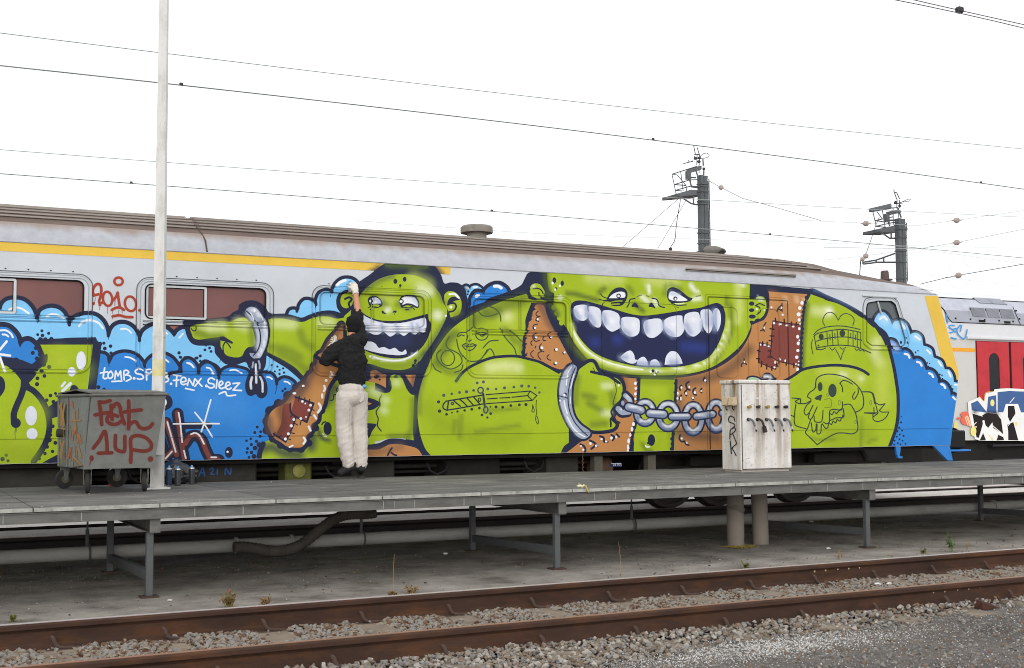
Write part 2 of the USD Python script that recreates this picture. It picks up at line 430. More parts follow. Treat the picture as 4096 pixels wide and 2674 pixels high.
m.D('K', 'navy', "927,1012,13,20 992,1015,12,18 978,960,10 1088,1132,9,14 1117,1112,9 1228,1258,10 1256,1263,8 1240,1300,12,9 1378,1395,11 1402,1405,10 1385,1440,10 1408,1445,9 1518,1530,8 1530,1568,11,12")
m.D('L', 'navy', "918,795,8 890,815,10 915,865,13 878,873,14 893,928,14 927,962,12 870,970,14 900,1008,12 945,1025,13 863,1035,12 897,1065,12 838,1083,12 933,1083,10 812,1083,12 876,1112,12 835,1128,13 908,1125,11 968,1118,11 810,1115,10 787,1138,11 828,1040,10 850,1000,10")

m.part = 'painted_lettering'
m.P('B', 'green', "-100,10c 470,-65c 1105,-65c 1040,485c 960,1560c -100,1560c")
m.P('A', 'navy', "430,1085 470,1055 600,1060 870,1045 1140,1040c 1165,1090 1205,1110 1200,1190 1195,1240 1140,1680 1010,2540c 940,2540c 1040,1690 1105,1130c 480,1130c 470,1180 420,1120")
m.D('A', 'navy', "480,1065,26 540,1062,22 610,1062,26 1190,1120,26")
m.P('A', 'blue', "-60,915c 80,925 150,975 200,1045 218,1120 240,1168c 262,1120 300,1090 350,1090 420,1150 455,1225 470,1275 380,1360c 250,1310 100,1282 -60,1272c", out=60)
m.P('A', 'navy', "10,1275c 110,1282 260,1312 385,1368c 480,1290 560,1240 562,1330 520,1375 450,1440 420,1500 330,1600 270,1650c 250,1560 190,1480 90,1390 20,1370c")
m.D('A', 'navy', "425,1170,24 390,1228,24 480,1245,30 440,1295,26 515,1360,34 390,1455,34")
m.T('A', 'white', 22, "-10,960 70,960 130,1000 152,1042", "30,1008 70,1012 98,1032")
m.T('A', 'white', 28, "-10,1200 80,1090", "-10,1243 120,1260", "0,1280 58,1450")
m.T('B', 'navy', 76, "190,130 265,230 285,400 260,520 200,660 165,760 165,850")
m.D('B', 'navy', "188,872,60")
m.T('B', 'navy', 7, "185,930 178,990 186,1070", "195,930 190,985")
m.T('B', 'navy', 72, "300,435 400,490 490,590 560,730 588,880 570,1030 510,1170 400,1330")
m.P('B', 'navy', "560,690c 690,598c 800,590c 800,760c 610,820c")
m.P('B', 'navy', "-50,290c 30,330 60,400 50,490 -50,620c")
m.D('B', 'navy', "585,205,25 495,250,25 528,312,23 445,340,23 360,340,23 440,410,25 395,260,24 600,545,22 660,520,18 635,620,24 630,910,21 600,1015,21 680,1020,19 658,1108,24 590,1075,27 560,1155,23 625,1210,21 535,1235,21 465,1295,22 75,1255,20 95,1320,19 30,1300,27 335,420,24 555,600,22")
m.P('B', 'navy', "825,495c 850,430 885,418 920,440 955,495c")
m.P('B', 'navy', "500,1345c 600,1290 700,1240 800,1200c 800,1350c")
m.S('B', 'b4c437', 250, .5, "700,120", "250,1150", "430,760")
m.S('B', '8ba018', 240, .5, "100,1200 350,1250", "980,250")
m.D('B', 'tooth', "965,130,58,112 853,262,46,56 370,785,70,116 381,1000,65,68")
m.S('B', 'white', 60, .5, "965,90", "375,760")
m.T('B', 'tooth', 28, "735,435 772,388")
m.T('B', 'tooth', 36, "745,492 838,402")
# the small white names
m.T('B', 'white', 19, "1245,215 1235,280 1228,335 1245,345 1272,338", "1195,278 1235,270 1280,262", "1320,255 1290,280 1285,320 1305,342 1335,325 1340,285 1318,255", "1365,348 1376,252c 1404,312c 1434,252c 1445,350",
    "1330,378 1450,372", "1478,358 1476,252 1515,247 1532,270 1490,300c 1540,308 1560,340 1502,374", "1700,245 1655,228 1610,250 1620,280 1690,300 1706,335 1660,352 1632,342", "1745,360 1740,240c 1790,235 1800,270 1750,300", "1830,365 1865,250c 1905,372", "1840,330 1895,330", "1935,370 1940,275c 1985,280 1990,315 1950,322c 2000,340 2000,370 1960,388")
m.D('B', 'white', "1595,340,17 2035,405,16")
m.T('D', 'white', 19, "15,435 20,310", "-20,298 70,310", "-20,365 45,360", "75,385 130,370 118,332 82,335 68,390 95,415 132,405", "148,425 165,345c 215,425c 235,345", "240,350 320,435", "310,342 235,435", "125,460 225,482",
    "470,355 430,335 395,360 402,395 460,410 465,440 420,456 395,440", "500,360 490,458", "530,430 570,400 556,375 530,385 524,440 550,462 592,447", "610,435 655,410 640,385 610,395 604,450 635,472 668,455", "690,402c 768,395c 690,480c 790,485", "525,525 600,500 620,545 720,540")
m.D('D', 'white', "373,430,17")
# the dark red word with its star
m.T('D', 'navy', 140, "30,760 60,1000 110,1310", "120,1120 185,1035 260,1025 320,1080 370,1200 430,1300 520,1310", "-240,890 -180,1060 -110,1280")
m.T('D', 'navy', 82, "-60,905 400,900")
m.T('B', 'navy', 80, "1950,560 2005,590 2010,650 1950,690")
m.T('B', 'navy', 120, "1980,860 2040,1050 2100,1240", "1950,1310 2050,1210")
m.T('D', 'maroon', 56, "25,750 60,1000 110,1310", "120,1120 180,1030 260,1015 320,1070 370,1200 430,1300 510,1300")
m.T('B', 'maroon', 60, "1975,850 2040,1050 2100,1250", "1940,1310 2050,1205")
m.D('D', 'navy', "640,1222,47,66")
m.D('D', 'white', "625,1215,14")
m.T('D', 'white', 19, "42,750 60,850 75,1000 85,1100", "105,1200 128,1290", "190,1005 240,990 290,1020 345,1120", "430,1280 490,1280")
m.T('B', 'white', 20, "1990,860 2040,1040 2090,1215", "1970,1295 2045,1210", "1950,670 1975,635 1968,600")
m.T('D', 'white', 18, "-20,882 345,878 525,880", "425,595 385,740 345,880 312,975", "235,745 345,880 445,1040")

# ---- the smaller green figure at the left
m.part = 'painted_figure'
m.P('C', 'navy', "95,700 330,680 480,660 640,640 700,590 760,560 765,510 830,465 920,450 1000,470 1070,520 1110,590 1160,612 1320,612 1450,645 1510,658 1600,622 1700,588 1830,570 1930,585 2060,640c 2100,1500c 1560,1500c 1480,1395 1330,1265 1200,1185 1090,1112c 1070,1250 1000,1330 880,1260 840,1190 720,1224 600,1212 530,1150 475,1080 460,1000 350,995 260,990 190,960 140,880 115,790")
m.S('C', 'navy', 80, .7, "60,690 120,700", "780,540 830,480 930,450 1030,480")
m.P('E', 'navy', "200,690 150,600 140,500 180,420 300,370 420,280 520,215 640,120 720,75 900,85 1250,104 1310,110 1380,210 1420,310 1500,298 1590,310 1660,370 1690,480 1690,600c 2380,380c 2380,2480c 1000,2480c 900,1650c 400,1700c 200,1600c")
m.S('E', 'navy', 70, .75, "420,285 520,220 640,120", "1300,100 1385,200 1430,320", "1500,298 1600,312 1670,380")
m.S('E', '4a5c2c', 110, .9, "760,120 900,130 1060,140 1180,140", "860,90 1020,95")
m.P('E', 'dgreen', "700,88c 1240,108c 1180,150 1000,165 800,150")
m.S('E', 'navy', 100, .9, "560,200 720,175 900,165 1080,190 1220,190 1330,250")
m.P('C', 'green', "180,775 260,745 430,715 640,705 700,690 780,660 850,665 900,730 940,850 955,960 930,1000 870,1010 830,1050 800,1110 760,1130 680,1128 610,1105 575,1060 545,1010 540,950 542,888c 400,905 280,920 220,900 198,850")
m.S('C', 'e4ecb0', 120, .7, "420,770 560,760", "760,730 840,750")
m.S('C', 'e4ecb0', 60, .5, "300,780 420,760")
m.S('C', 'shade', 80, .55, "260,835 400,880 540,880", "900,800 930,980")
m.P('C', 'navy', "535,885c 580,882 640,920 688,952 680,972 600,940 540,930")
m.T('C', 'navy', 16, "600,945 630,970 660,1018", "595,950 572,1000 575,1070")
m.T('C', 'navy', 14, "190,785 210,812 245,812 250,760")
m.P('C', 'green', "1110,690 1200,670 1290,670 1400,695 1520,710 1620,670 1720,645 1830,645 1930,670 2060,650c 2060,1300c 1620,1360 1530,1350 1440,1262 1300,1170 1100,1068c")
m.S('C', 'e4ecb0', 110, .62, "1200,730 1400,740", "1750,720 1860,720")
m.S('C', 'shade', 90, .5, "1120,1010 1300,1030 1480,1120", "1490,830 1530,940 1620,1010", "1250,1090 1450,1200 1560,1290")
m.P('C', 'steel', "865,545 920,528 980,550 1050,640 1090,720 1108,830 1097,950 1060,1050 1010,1140 950,1150 895,1110 888,1078c 950,1080 975,1010 985,920 965,830 930,720 880,640 845,580")
m.S('C', 'white', 34, .9, "910,560 960,570 1010,640", "1060,760 1080,860 1050,1000 1000,1110")
m.S('C', 'steell', 50, .7, "870,610 940,700 990,860 980,1010")
m.T('C', 'navy', 15, "855,580 930,650 985,750 1015,860 1010,970 975,1060 930,1110")
m.T('C', 'navy', 24, "1100,690 1118,800 1115,900 1090,1020 1050,1110")
m.T('C', 'white', 10, "1020,620 1060,700 1082,800", "905,600 945,680")
m.D('C', 'white', "950,572,13,18")
m.P('D', 'navy', "870,290 905,190 910,115 1060,110 1068,180 1040,290 1085,370 1102,470 1085,545 1035,580 985,562 962,530 905,552 855,525 833,440 845,360")
m.T('D', 'steell', 26, "960,175 965,300 967,392")
m.T('D', 'steel', 22, "995,135 1008,180 1006,222", "930,150 920,210")
m.T('D', 'steell', 30, "915,330 900,390 905,460")
m.T('D', 'steell', 25, "1010,320 1040,390 1042,500")
m.T('D', 'white', 10, "958,190 963,385", "905,350 903,440", "1030,380 1042,470")
# body low down
m.P('D', 'green', "980,1310c 1000,1230 1030,1150 1080,1090 1300,1000 1700,600 1830,420 1960,360 2380,380c 2380,1310c")
m.S('D', 'navy', 120, .8, "1040,1180 1150,1160 1300,1230 1480,1250", "1780,640 1900,450", "1640,1040 1620,1160")
m.T('D', 'navy', 60, "1000,1300 1010,1220 1050,1120")
m.D('D', 'navy', "978,920,18 948,985,19 1018,975,17 1012,1030,19 900,1060,16 850,1083,16 968,1090,19 908,1128,19 862,1175,18 855,1222,17 950,1170,27 910,1222,21 880,1280,17 1000,1130,30 940,1270,30")
m.D('D', 'navy', "1815,937,50,78")
m.T('D', 'navy', 18, "1747,890 1765,865 1792,857")
m.T('D', 'white', 16, "1757,1003 1775,1025 1800,1033")
m.S('D', 'navy', 50, .8, "1715,960 1730,1020 1760,1060 1830,1080")
m.T('D', 'navy', 13, "1925,530 1885,540 1888,580 1870,602 1843,600", "1940,455 1918,470 1930,500")
# head
m.P('E', 'green', "380,560 430,440 520,340 640,260 780,215 920,203 1060,215 1200,270 1300,350 1370,440 1405,540 1450,620 1440,720 1370,870 1290,1000 1200,1130 1120,1240 1000,1320 860,1342 700,1320 560,1275 440,1240 300,1000 230,720 300,640c")
m.S('E', 'navy', 70, .55, "1250,300 1340,400 1395,500", "1440,760 1330,920 1180,1160", "480,390 640,280 800,225", "1090,1230 1180,1140")
m.S('E', 'f0f4da', 120, .8, "1150,370 1220,400")
m.S('E', 'f0f4da', 105, .8, "1340,690")
m.S('E', 'c6d568', 160, .6, "1060,270 1200,330", "760,480")
m.S('E', 'f0f4da', 66, .9, "752,622")
m.S('E', 'shade', 80, .6, "690,540 720,560", "880,560 1000,600")
m.S('E', 'shade', 90, .45, "600,1280 860,1300 1050,1270")
m.P('E', 'green', "1420,450 1470,405 1550,420 1610,490 1625,580 1600,670 1540,705 1480,710 1465,640 1430,560")
m.S('E', 'shade', 60, .5, "1600,660 1540,700", "1430,540")
m.T('E', 'navy', 22, "1480,708 1472,655 1525,640 1560,590 1540,548 1495,548")
m.P('E', 'navy', "1452,575 1475,495 1535,468 1605,505 1560,515 1525,530 1490,560")
m.T('E', 'white', 24, "1480,440 1540,437 1590,482")
m.D('E', 'white', "1497,592,18 1437,697,13")
m.P('E', 'green', "190,520 210,450 270,420 345,415 330,560 265,605 210,585")
m.T('E', 'navy', 26, "245,495 295,475 325,500 290,545 300,590")
m.P('E', 'navy', "515,500 545,465 610,458 660,488 692,540 680,582 600,604 540,580")
m.P('E', 'white', "530,510 560,485 620,480 660,512 670,545 620,548 560,552 535,540")
m.S('E', '8f9bb8', 40, .7, "600,500 660,530")
m.D('E', 'navy', "550,520,28"); m.D('E', 'white', "549,520,16")
m.P('E', 'green', "548,575 620,560 655,572 640,590 600,594")
m.T('E', 'navy', 12, "520,602 560,580 640,598")
m.D('E', 'navy', "553,620,18,9")
m.P('E', 'navy', "890,510 920,460 990,445 1080,460 1125,520 1130,580 1110,605 1040,585 960,595 920,600 900,560")
m.P('E', 'white', "905,515 940,472 1000,462 1070,477 1107,530 1110,585 1050,557 980,545 930,562")
m.S('E', '9fb0d0', 40, .5, "1060,480 1105,560")
m.D('E', 'navy', "915,525,30"); m.D('E', 'white', "912,524,18")
m.P('E', 'green', "925,585 990,560 1045,578 1010,592 960,588")
m.T('E', 'navy', 11, "910,590 1000,565 1075,622", "960,598 1040,600")
m.D('E', 'navy', "985,622,30,8")
m.P('E', 'navy', "678,640 695,632 715,655 740,672 690,668")
m.P('E', 'navy', "810,662 820,640 845,630 862,648 850,662 830,655")
m.T('E', 'navy', 5, "835,660 834,685", "553,630 553,680")
m.D('E', 'navy', "836,287,24,30 947,262,22,30 895,337,15,18")
m.T('E', 'navy', 6, "893,350 893,372")
m.P('E', 'navy', "330,560 430,640 500,690 620,740 780,757 950,745 1100,705 1222,672c 1235,745 1262,790 1255,870 1215,980 1145,1080 1045,1160 920,1200 760,1197 600,1160 480,1110 330,1000")
m.S('E', '2f3660', 150, .7, "800,1000 950,980")
m.P('E', 'tooth', "380,650 440,672 520,720 640,765 780,787 950,775 1080,745 1190,725 1205,780 1200,850 1170,902 1120,885 1080,917 1050,912 1010,890 940,935 900,915 860,895 810,930 770,943 720,905 690,886 640,918 590,922 550,908 500,880 400,800")
m.S('E', '9aa6c8', 34, .7, "500,790 505,880", "680,790 690,880", "855,800 862,890", "1035,780 1048,895", "1110,800 1120,880")
m.S('E', 'ffffff', 60, .7, "600,830", "770,840", "950,830")
m.P('E', 'tooth', "430,1010 550,1005 600,1030 640,1078 700,1068 770,1096 830,1078 880,1118 920,1127 955,1098 970,1145 900,1165 780,1160 640,1140 500,1105 400,1060")
m.S('E', 'white', 15, 1, "580,1190 720,1222 880,1228 1000,1193 1095,1130")
m.T('E', 'white', 17, "590,1190 720,1222 880,1228 1000,1193 1080,1142")
m.D('E', 'white', "538,1180,15")
m.D('E', 'navy', "1075,1230,18 1050,1290,20 1130,1268,32 1070,1260,14")
# hand between the figures
m.P('F', 'brown', "540,260 600,240 650,270 725,295c 725,455c 650,412 560,385 510,378 545,340")
m.P('F', 'brown', "955,300c 1080,298c 1047,447c 985,350")
m.S('F', 'navy', 60, .6, "560,250 720,300", "620,320", "1060,310 1045,430")
m.D('F', 'navy', "610,320,30,25 650,355,14 530,330,24")
m.P('F', 'green', "430,440 500,440 560,470 680,510 760,508 792,460 785,380 770,340 800,302 860,302 910,332 942,400 972,470 1020,528 1062,542c 1055,700 1050,850 1045,980 1055,1078c 960,1060 860,1050 740,1060 620,1090 430,1105c")
m.P('F', 'navy', "430,535c 520,570 600,595 658,640 610,690 560,715 430,730c")
m.P('F', 'brown', "470,620 500,622 553,640 500,665 470,668")
m.P('F', 'navy', "430,865c 490,872 560,876 612,890 560,970 520,1050 430,1080c")
m.P('F', 'brown', "440,930 490,925 515,940 480,985 440,1000")
m.T('F', 'navy', 15, "670,540 645,600 655,655 608,740 632,825 622,900 645,940 668,968")
m.D('F', '3c5a30', "845,320,30,20")
m.S('F', 'dfe9b4', 90, .6, "560,490 620,520", "850,390", "720,600", "700,720")
m.S('F', 'shade', 80, .65, "1050,600 1040,900 1000,1040", "780,1040 960,1040")
m.P('F', 'navy', "300,1120c 480,1130 640,1110 740,1065 860,1055 1000,1075 1200,1100 1290,1290c 300,1290c")
m.P('F', 'brown', "300,1230c 490,1190 640,1185 760,1130 860,1122 1000,1145 1100,1180 1160,1262c 1160,1300c 300,1300c")
m.S('F', '6b5044', 90, .5, "500,1220 700,1200 900,1150")
m.T('F', 'navy', 22, "795,1170 770,1205 745,1255", "790,1225 820,1250 850,1255")
# sleeve of the small figure
m.part = 'painted_jacket'
SLV = "1990,170 1740,60 1700,100 1690,160 1650,200 1640,260 1580,320 1550,400 1500,420 1420,500 1300,640 1200,690 1130,760 1100,880 1130,960 1180,1050 1260,1100 1330,1150 1400,1162 1500,1160 1550,1110 1562,1020 1620,965 1622,890 1690,835 1702,760 1760,660 1782,560 1800,480 1832,410 1885,330 1930,250"
m.P('D', 'brown', SLV, out=50)
m.D('D', 'navy', "1700,90,60 1650,190,50 1600,290,50 1540,385,52 1440,450,52 1340,545,55 1230,640,55 1130,730,60 1090,850,52 1090,960,50 1160,1060,44 1260,1130,50 1370,1180,44 1500,1180,48 1590,1110,45 1600,1010,45 1670,930,45 1690,830,45 1740,720,50 1780,620,40 1790,510,40 1830,440,40 1900,330,48")
m.P('D', 'brown', SLV)
m.S('D', '5d4a48', 95, .75, "1700,110 1600,330 1450,480 1280,650", "1110,830 1130,960", "1560,420 1480,540")
m.S('D', 'd29a5c', 120, .6, "1720,480 1600,760 1450,1060")
m.P('C', 'brown', "1990,740 1900,850 1830,930 1760,1060 1700,1110 1990,1230c", out=45)
m.S('C', '5d4a48', 70, .7, "1980,760 1880,900 1760,1070")
m.T('D', 'white', 26, "1855,265 1872,300", "1775,430 1783,462 1770,492", "1750,532 1752,570", "1655,780 1678,818", "1590,915 1612,962", "1530,1045 1552,1080 1528,1118")
m.T('D', 'white', 28, "1712,640 1735,690 1700,745")
m.T('D', 'white', 20, "1362,1158 1400,1140")
m.D('D', 'white', "1798,365,17 1850,320,16 1525,430,17,13 1420,518,22,14")
m.P('D', 'maroon', "1430,565c 1645,635c 1565,858c 1440,800c 1375,750c")
m.P('D', 'maroon', "1290,660 1370,645 1378,750 1440,800c 1390,940 1315,1095c 1200,1010c 1260,880")
m.S('D', '5f3a30', 100, .7, "1250,720 1290,900 1230,1000")
m.T('D', 'navy', 22, "1430,562c 1650,638c 1568,862c 1440,800c", "1440,800 1385,950 1315,1098c 1170,1000", "1372,640 1378,745 1440,800")
m.T('D', 'navy', 14, "1545,570 1535,625", "1602,590 1590,640", "1625,700 1655,725", "1590,760 1620,785", "1500,840 1488,895", "1405,770 1375,800", "1415,870 1455,895", "1370,985 1420,998", "1330,1055 1375,1070", "1225,1050 1260,1020", "1190,985 1175,1030", "1480,555 1470,610")
m.D('D', 'white', "1515,615,16 1550,640,10 1612,660,16 1592,718,16 1497,818,16 1558,800,11 1413,830,16 1383,905,18 1348,1000,17 1313,1062,18")
# ---- the giant figure
m.part = 'painted_figure_giant'
# dark outline under everything of the giant
m.P('G', 'navy', "-120,480c 120,400 250,330 290,260 330,190 400,165c 560,170 1200,150c 2200,230 3060,320c 3672,375c 3672,2700c -900,2700c -930,2000 -960,1600 -840,1100")
m.S('G', 'navy', 60, .6, "110,400 240,330 300,230")
# big arm at the left, with the pale drawings on it
m.P('E', 'green', "2900,300c 2380,440 2200,492 2000,570 1800,660 1620,762 1480,880 1380,1010 1290,1150 1210,1330 1150,1488 1110,1660 1100,1850 1120,2050 1160,2200 1200,2290 1262,2362c 2900,2362c")
m.S('E', 'c6d25a', 260, .55, "1900,1450 2200,1380", "2200,720")
m.S('E', 'e0e6a6', 110, .7, "2180,700", "1950,1310 2150,1290 2300,1310")
m.S('E', 'shade', 140, .6, "2350,520 2050,610 1780,760", "1500,930 1400,1080 1330,1250")
m.S('E', '8ba018', 260, .5, "1400,2000 1900,2150 2300,2100", "1250,1800")
m.S('E', 'shade', 50, .45, "1550,1950 1530,2080", "1620,1880 1600,2150", "1800,2080 2300,2000", "1900,1830 2300,1800")
m.S('E', 'navy', 60, .4, "1180,1420 1130,1600 1115,1850")
m.T('E', '44543a', 15, "1830,640 1880,690 1960,700 2060,670", "1570,940 1600,900 1680,890 1760,830", "1565,980 1580,1060 1600,1120 1640,1180", "1640,1170 1700,1230 1780,1240 1850,1215 1900,1150 1930,1100", "1880,1080 1960,1000 2060,990",
    "2090,840 2120,920 2180,1000 2250,1080 2275,1160", "2180,860 2260,920 2340,1000", "1950,580 2030,610 2090,680 2100,760", "1480,940 1440,1020 1460,1080 1540,1120 1600,1160 1630,1240 1580,1300 1490,1330 1400,1290 1340,1220 1330,1150 1380,1100", "1640,1280 1620,1340 1540,1370", "1280,1270 1310,1330 1380,1370", "1900,1160 1960,1090 2000,1130 2015,1190")
m.R('E', '44543a', 14, "1865,915,75,72 1460,1200,80,90")
m.T('E', '3f4c40', 15, "1630,1050 1680,1025 1715,1045 1750,1030 1800,1045", "1630,1050 1670,1095 1720,1110 1765,1090 1800,1045", "1660,1055 1720,1065 1780,1050", "1800,905 1860,895 1925,908", "1830,915 1870,940 1910,915", "1585,945 1620,925 1655,935", "1700,930 1685,985 1715,998 1740,985")
m.D('E', '3f4c40', "1880,920,14,12")
m.S('E', '5a6a2c', 75, .55, "1560,900 1460,1000 1430,1120", "1340,1250 1450,1360 1600,1370", "1900,640 2000,700 2080,640", "2150,860 2260,1000", "2330,1000 2360,1150", "1780,690 1760,830")
m.S('J', '6b7d26', 60, .45, "1700,480 1680,560", "1640,900 1850,900", "1950,560 2100,640", "2080,720 2120,900")
m.T('F', 'navy', 34, "1560,372 1620,290 1700,220 1800,165 1900,122 2000,92 2100,80 2250,76 2380,92 2500,122 2640,190 2780,270")
m.S('F', '6d7f4a', 40, .6, "1560,372 1610,300")
# dagger drawing
m.T('F', '2c343c', 17, "1440,612 1600,585 1750,560 1872,540", "1450,720 1600,695 1750,668 1880,645", "1442,610 1408,650 1405,695 1452,722")
m.T('F', '363f45', 20, "1468,612 1455,715")
m.T('F', '363f45', 27, "1880,525 1890,600 1902,685")
m.T('F', '2c343c', 17, "1525,600 1570,640 1610,672", "1600,590 1640,620 1690,672", "1690,578 1720,610 1765,660", "1770,565 1800,600 1835,640")
m.R('F', '363f45', 14, "1515,640,16,13 1838,595,15,20")
m.R('F', '45505a', 18, "1850,482,32,34 1912,715,25,38")
m.T('F', '2c343c', 14, "1915,535 2100,520 2440,492c 2520,545c 2465,603c 2200,622 1918,642", "1930,585 2050,577", "2080,575 2200,568", "2225,566 2410,545", "2440,492 2415,545 2465,603")
m.T('F', '2c343c', 10, "2515,600 2510,680 2520,760", "2470,655 2468,700 2460,735 2485,742 2488,715 2470,660", "2515,760 2505,830 2530,885 2540,860 2520,790")
m.D('F', '4a5560', "1412,542,20 1507,525,16 1600,508,17 1683,500,20 1767,484,17 1936,467,17 2035,467,15 2135,454,18 2246,444,16 2340,431,19 2423,434,17 2500,452,15 2550,508,15 1810,395,17 1884,383,18")
m.D('F', '2f3740', "1350,620,19 1362,730,21 1445,768,17 1510,748,11 1575,735,15 1660,722,16 1745,708,18 1836,694,17 1968,680,11 2034,680,18 2113,684,17 2210,664,17 2312,655,17 2390,652,19 1867,776,16 1970,760,17 1931,806,14")
# jacket
m.part = 'painted_jacket_giant'
m.P('G', 'navy', "380,540c 640,540c 1000,1250c 900,1330c 740,1375 640,1345 480,1265 250,1205c 265,1100 270,960 310,850 310,740")
m.P('G', 'brown', "440,565 520,570 545,620 585,740 640,840 760,980 850,1080 960,1220 985,1258 940,1285 880,1250 800,1270 740,1332 640,1312 480,1232 290,1182c 285,1130 305,1080 295,1030 310,980 300,930 335,900 345,840 345,770 400,725 385,690 400,640")
m.S('G', '6f4f43', 90, .75, "480,560 540,660 600,790 760,960 960,1200")
m.D('G', 'navy', "405,640,30,45 385,715,26 350,770,34 340,840,24 318,910,30 300,975,26 295,1050,34 280,1130,30 290,1165,22")
m.D('G', 'brown', "430,660,34 410,720,26 380,785,30 365,850,30 345,925,30 330,990,26 330,1060,26 320,1130,24")
m.T('G', 'navy', 13, "462,640 438,665 440,690 468,702", "485,704 448,715 440,745 468,765", "455,795 412,805 400,830 420,855", "440,895 395,925 390,965 420,1000 468,990", "382,990 365,1020 380,1050", "525,942 508,965 515,990 540,990", "590,895 568,920 580,945 605,950", "490,1030 468,1065 478,1105 520,1125", "395,1110 365,1140 372,1175 395,1195", "500,1118 455,1140 455,1180 485,1217", "582,1160 558,1185 570,1215 602,1226", "425,1060 415,1080", "320,1140 315,1170")
m.D('G', 'navy', "445,745,18 413,845,17 415,958,18 597,955,18 485,1090,20 660,1103,20 757,1140,18 654,1268,20")
m.D('G', 'white', "457,737,13 425,840,13 428,950,15 607,948,14 497,1078,17 670,1098,17 767,1133,13 665,1258,16")
# jacket front below and right of the chin
m.P('H', 'navy', "1420,250c 2300,300c 2900,330c 2900,1300c 700,1300c 760,1150 900,1060 1000,1000 1300,980 1400,850 1450,600")
m.P('H', 'brown', "1470,330c 1640,345c 1640,640c 1610,800 1610,960 1560,1215c 785,1226c 850,1180 960,1095 1080,1035 1100,1000 1250,985 1340,965 1400,880 1372,800 1400,760 1480,700 1500,500 1490,400")
m.S('H', '8a5f3f', 60, .6, "1480,340 1500,460 1490,600")
m.P('J', 'brown', "-10,340c 200,310 420,250 600,160 760,30 860,-120 910,-260 900,-700 1000,-700c 1590,-660c 1560,-560 1530,-370 1515,-100 1490,260c 1360,340 1250,420c 1250,1300c -20,1215c -15,900")
m.S('J', '5a463c', 120, .7, "880,0 760,130 600,260 380,340 40,380", "0,980 200,1020 500,1040", "20,640 20,800")
m.S('J', 'd3975c', 150, .5, "1000,150 1080,60", "1150,-600")
m.S('J', 'e8c9a8', 40, .6, "1310,-620 1320,-580", "1440,-620 1450,-570", "1540,-600 1545,-560")
m.P('H', 'green', "1660,350c 2085,360c 2085,600 2070,850 2050,1205c 1590,1212c 1600,1000 1630,880 1650,600")
m.S('H', '7f931a', 90, .6, "1700,370 2050,380", "2060,500 2050,1150")
m.S('H', 'b4c437', 130, .5, "1850,500", "1800,1000")
m.T('H', 'navy', 34, "1655,345 1650,450 1645,600", "1605,860 1585,960 1570,1060 1560,1212", "2095,360 2090,480 2085,600 2060,960 2050,1210")
m.D('H', 'navy', "1640,360,20 1645,410,22 1640,470,22 1640,530,22 1630,590,20 1600,880,22 1590,930,24 1580,985,24 1570,1040,22 1560,1090,24 1555,1150,24 1550,1200,22 2085,400,18 2095,450,20 2085,510,20 2060,1000,22 2045,1060,22 2050,1120,22 2040,1180,22")
m.D('H', 'white', "1610,400,18,20 1615,460,16 1610,525,17,19 1610,585,13,15 1587,885,18,24 1570,945,15,28 1548,1015,14,22 1530,1085,17,30 1523,1160,14,34 1520,1200,12,16")
m.D('H', 'navy', "1800,1075,44,70 1768,1110,22,16")
m.S('H', '5c7420', 50, .7, "1690,1120 1740,1190 1790,1200")
m.T('H', 'white', 17, "1732,1140 1745,1158 1775,1155")
m.T('H', 'navy', 26, "955,1125 1000,1150 1015,1195 1000,1240", "1070,1080 1120,1105 1140,1130 1085,1180", "1120,1108 1155,1150", "1190,1030 1230,1045 1240,1095 1280,1095", "1325,1015 1360,1040 1340,1075", "1385,1005 1415,1035", "1390,855 1420,868")
m.D('H', 'white', "962,1146,12 990,1190,13 1075,1115,15,18 1143,1143,15 1207,1063,14,12 1262,1092,15,11 1325,1050,15,18 1382,1038,13,16")
m.T('J', 'navy', 22, "75,425 55,445 60,480", "165,380 130,410 145,465 175,480", "135,480 115,510 135,545", "245,455 215,480 220,525 250,540", "315,460 300,490 315,510", "75,540 55,570 65,605", "225,565 203,580 218,590", "350,330 340,365 372,378")
m.D('J', 'white', "75,450,11,15 168,443,10,14 130,520,12,16 235,510,13,18 310,492,8,12 32,518,11,18 28,578,11,16 68,582,10,24 213,573,14 358,366,14")
m.T('J', 'navy', 20, "60,1015 50,1060 80,1095 110,1085", "110,1090 130,1125 165,1135")
m.D('J', 'white', "78,1055,13 138,1107,10,13")
m.T('J', 'navy', 16, "590,1060 575,1090 590,1115")
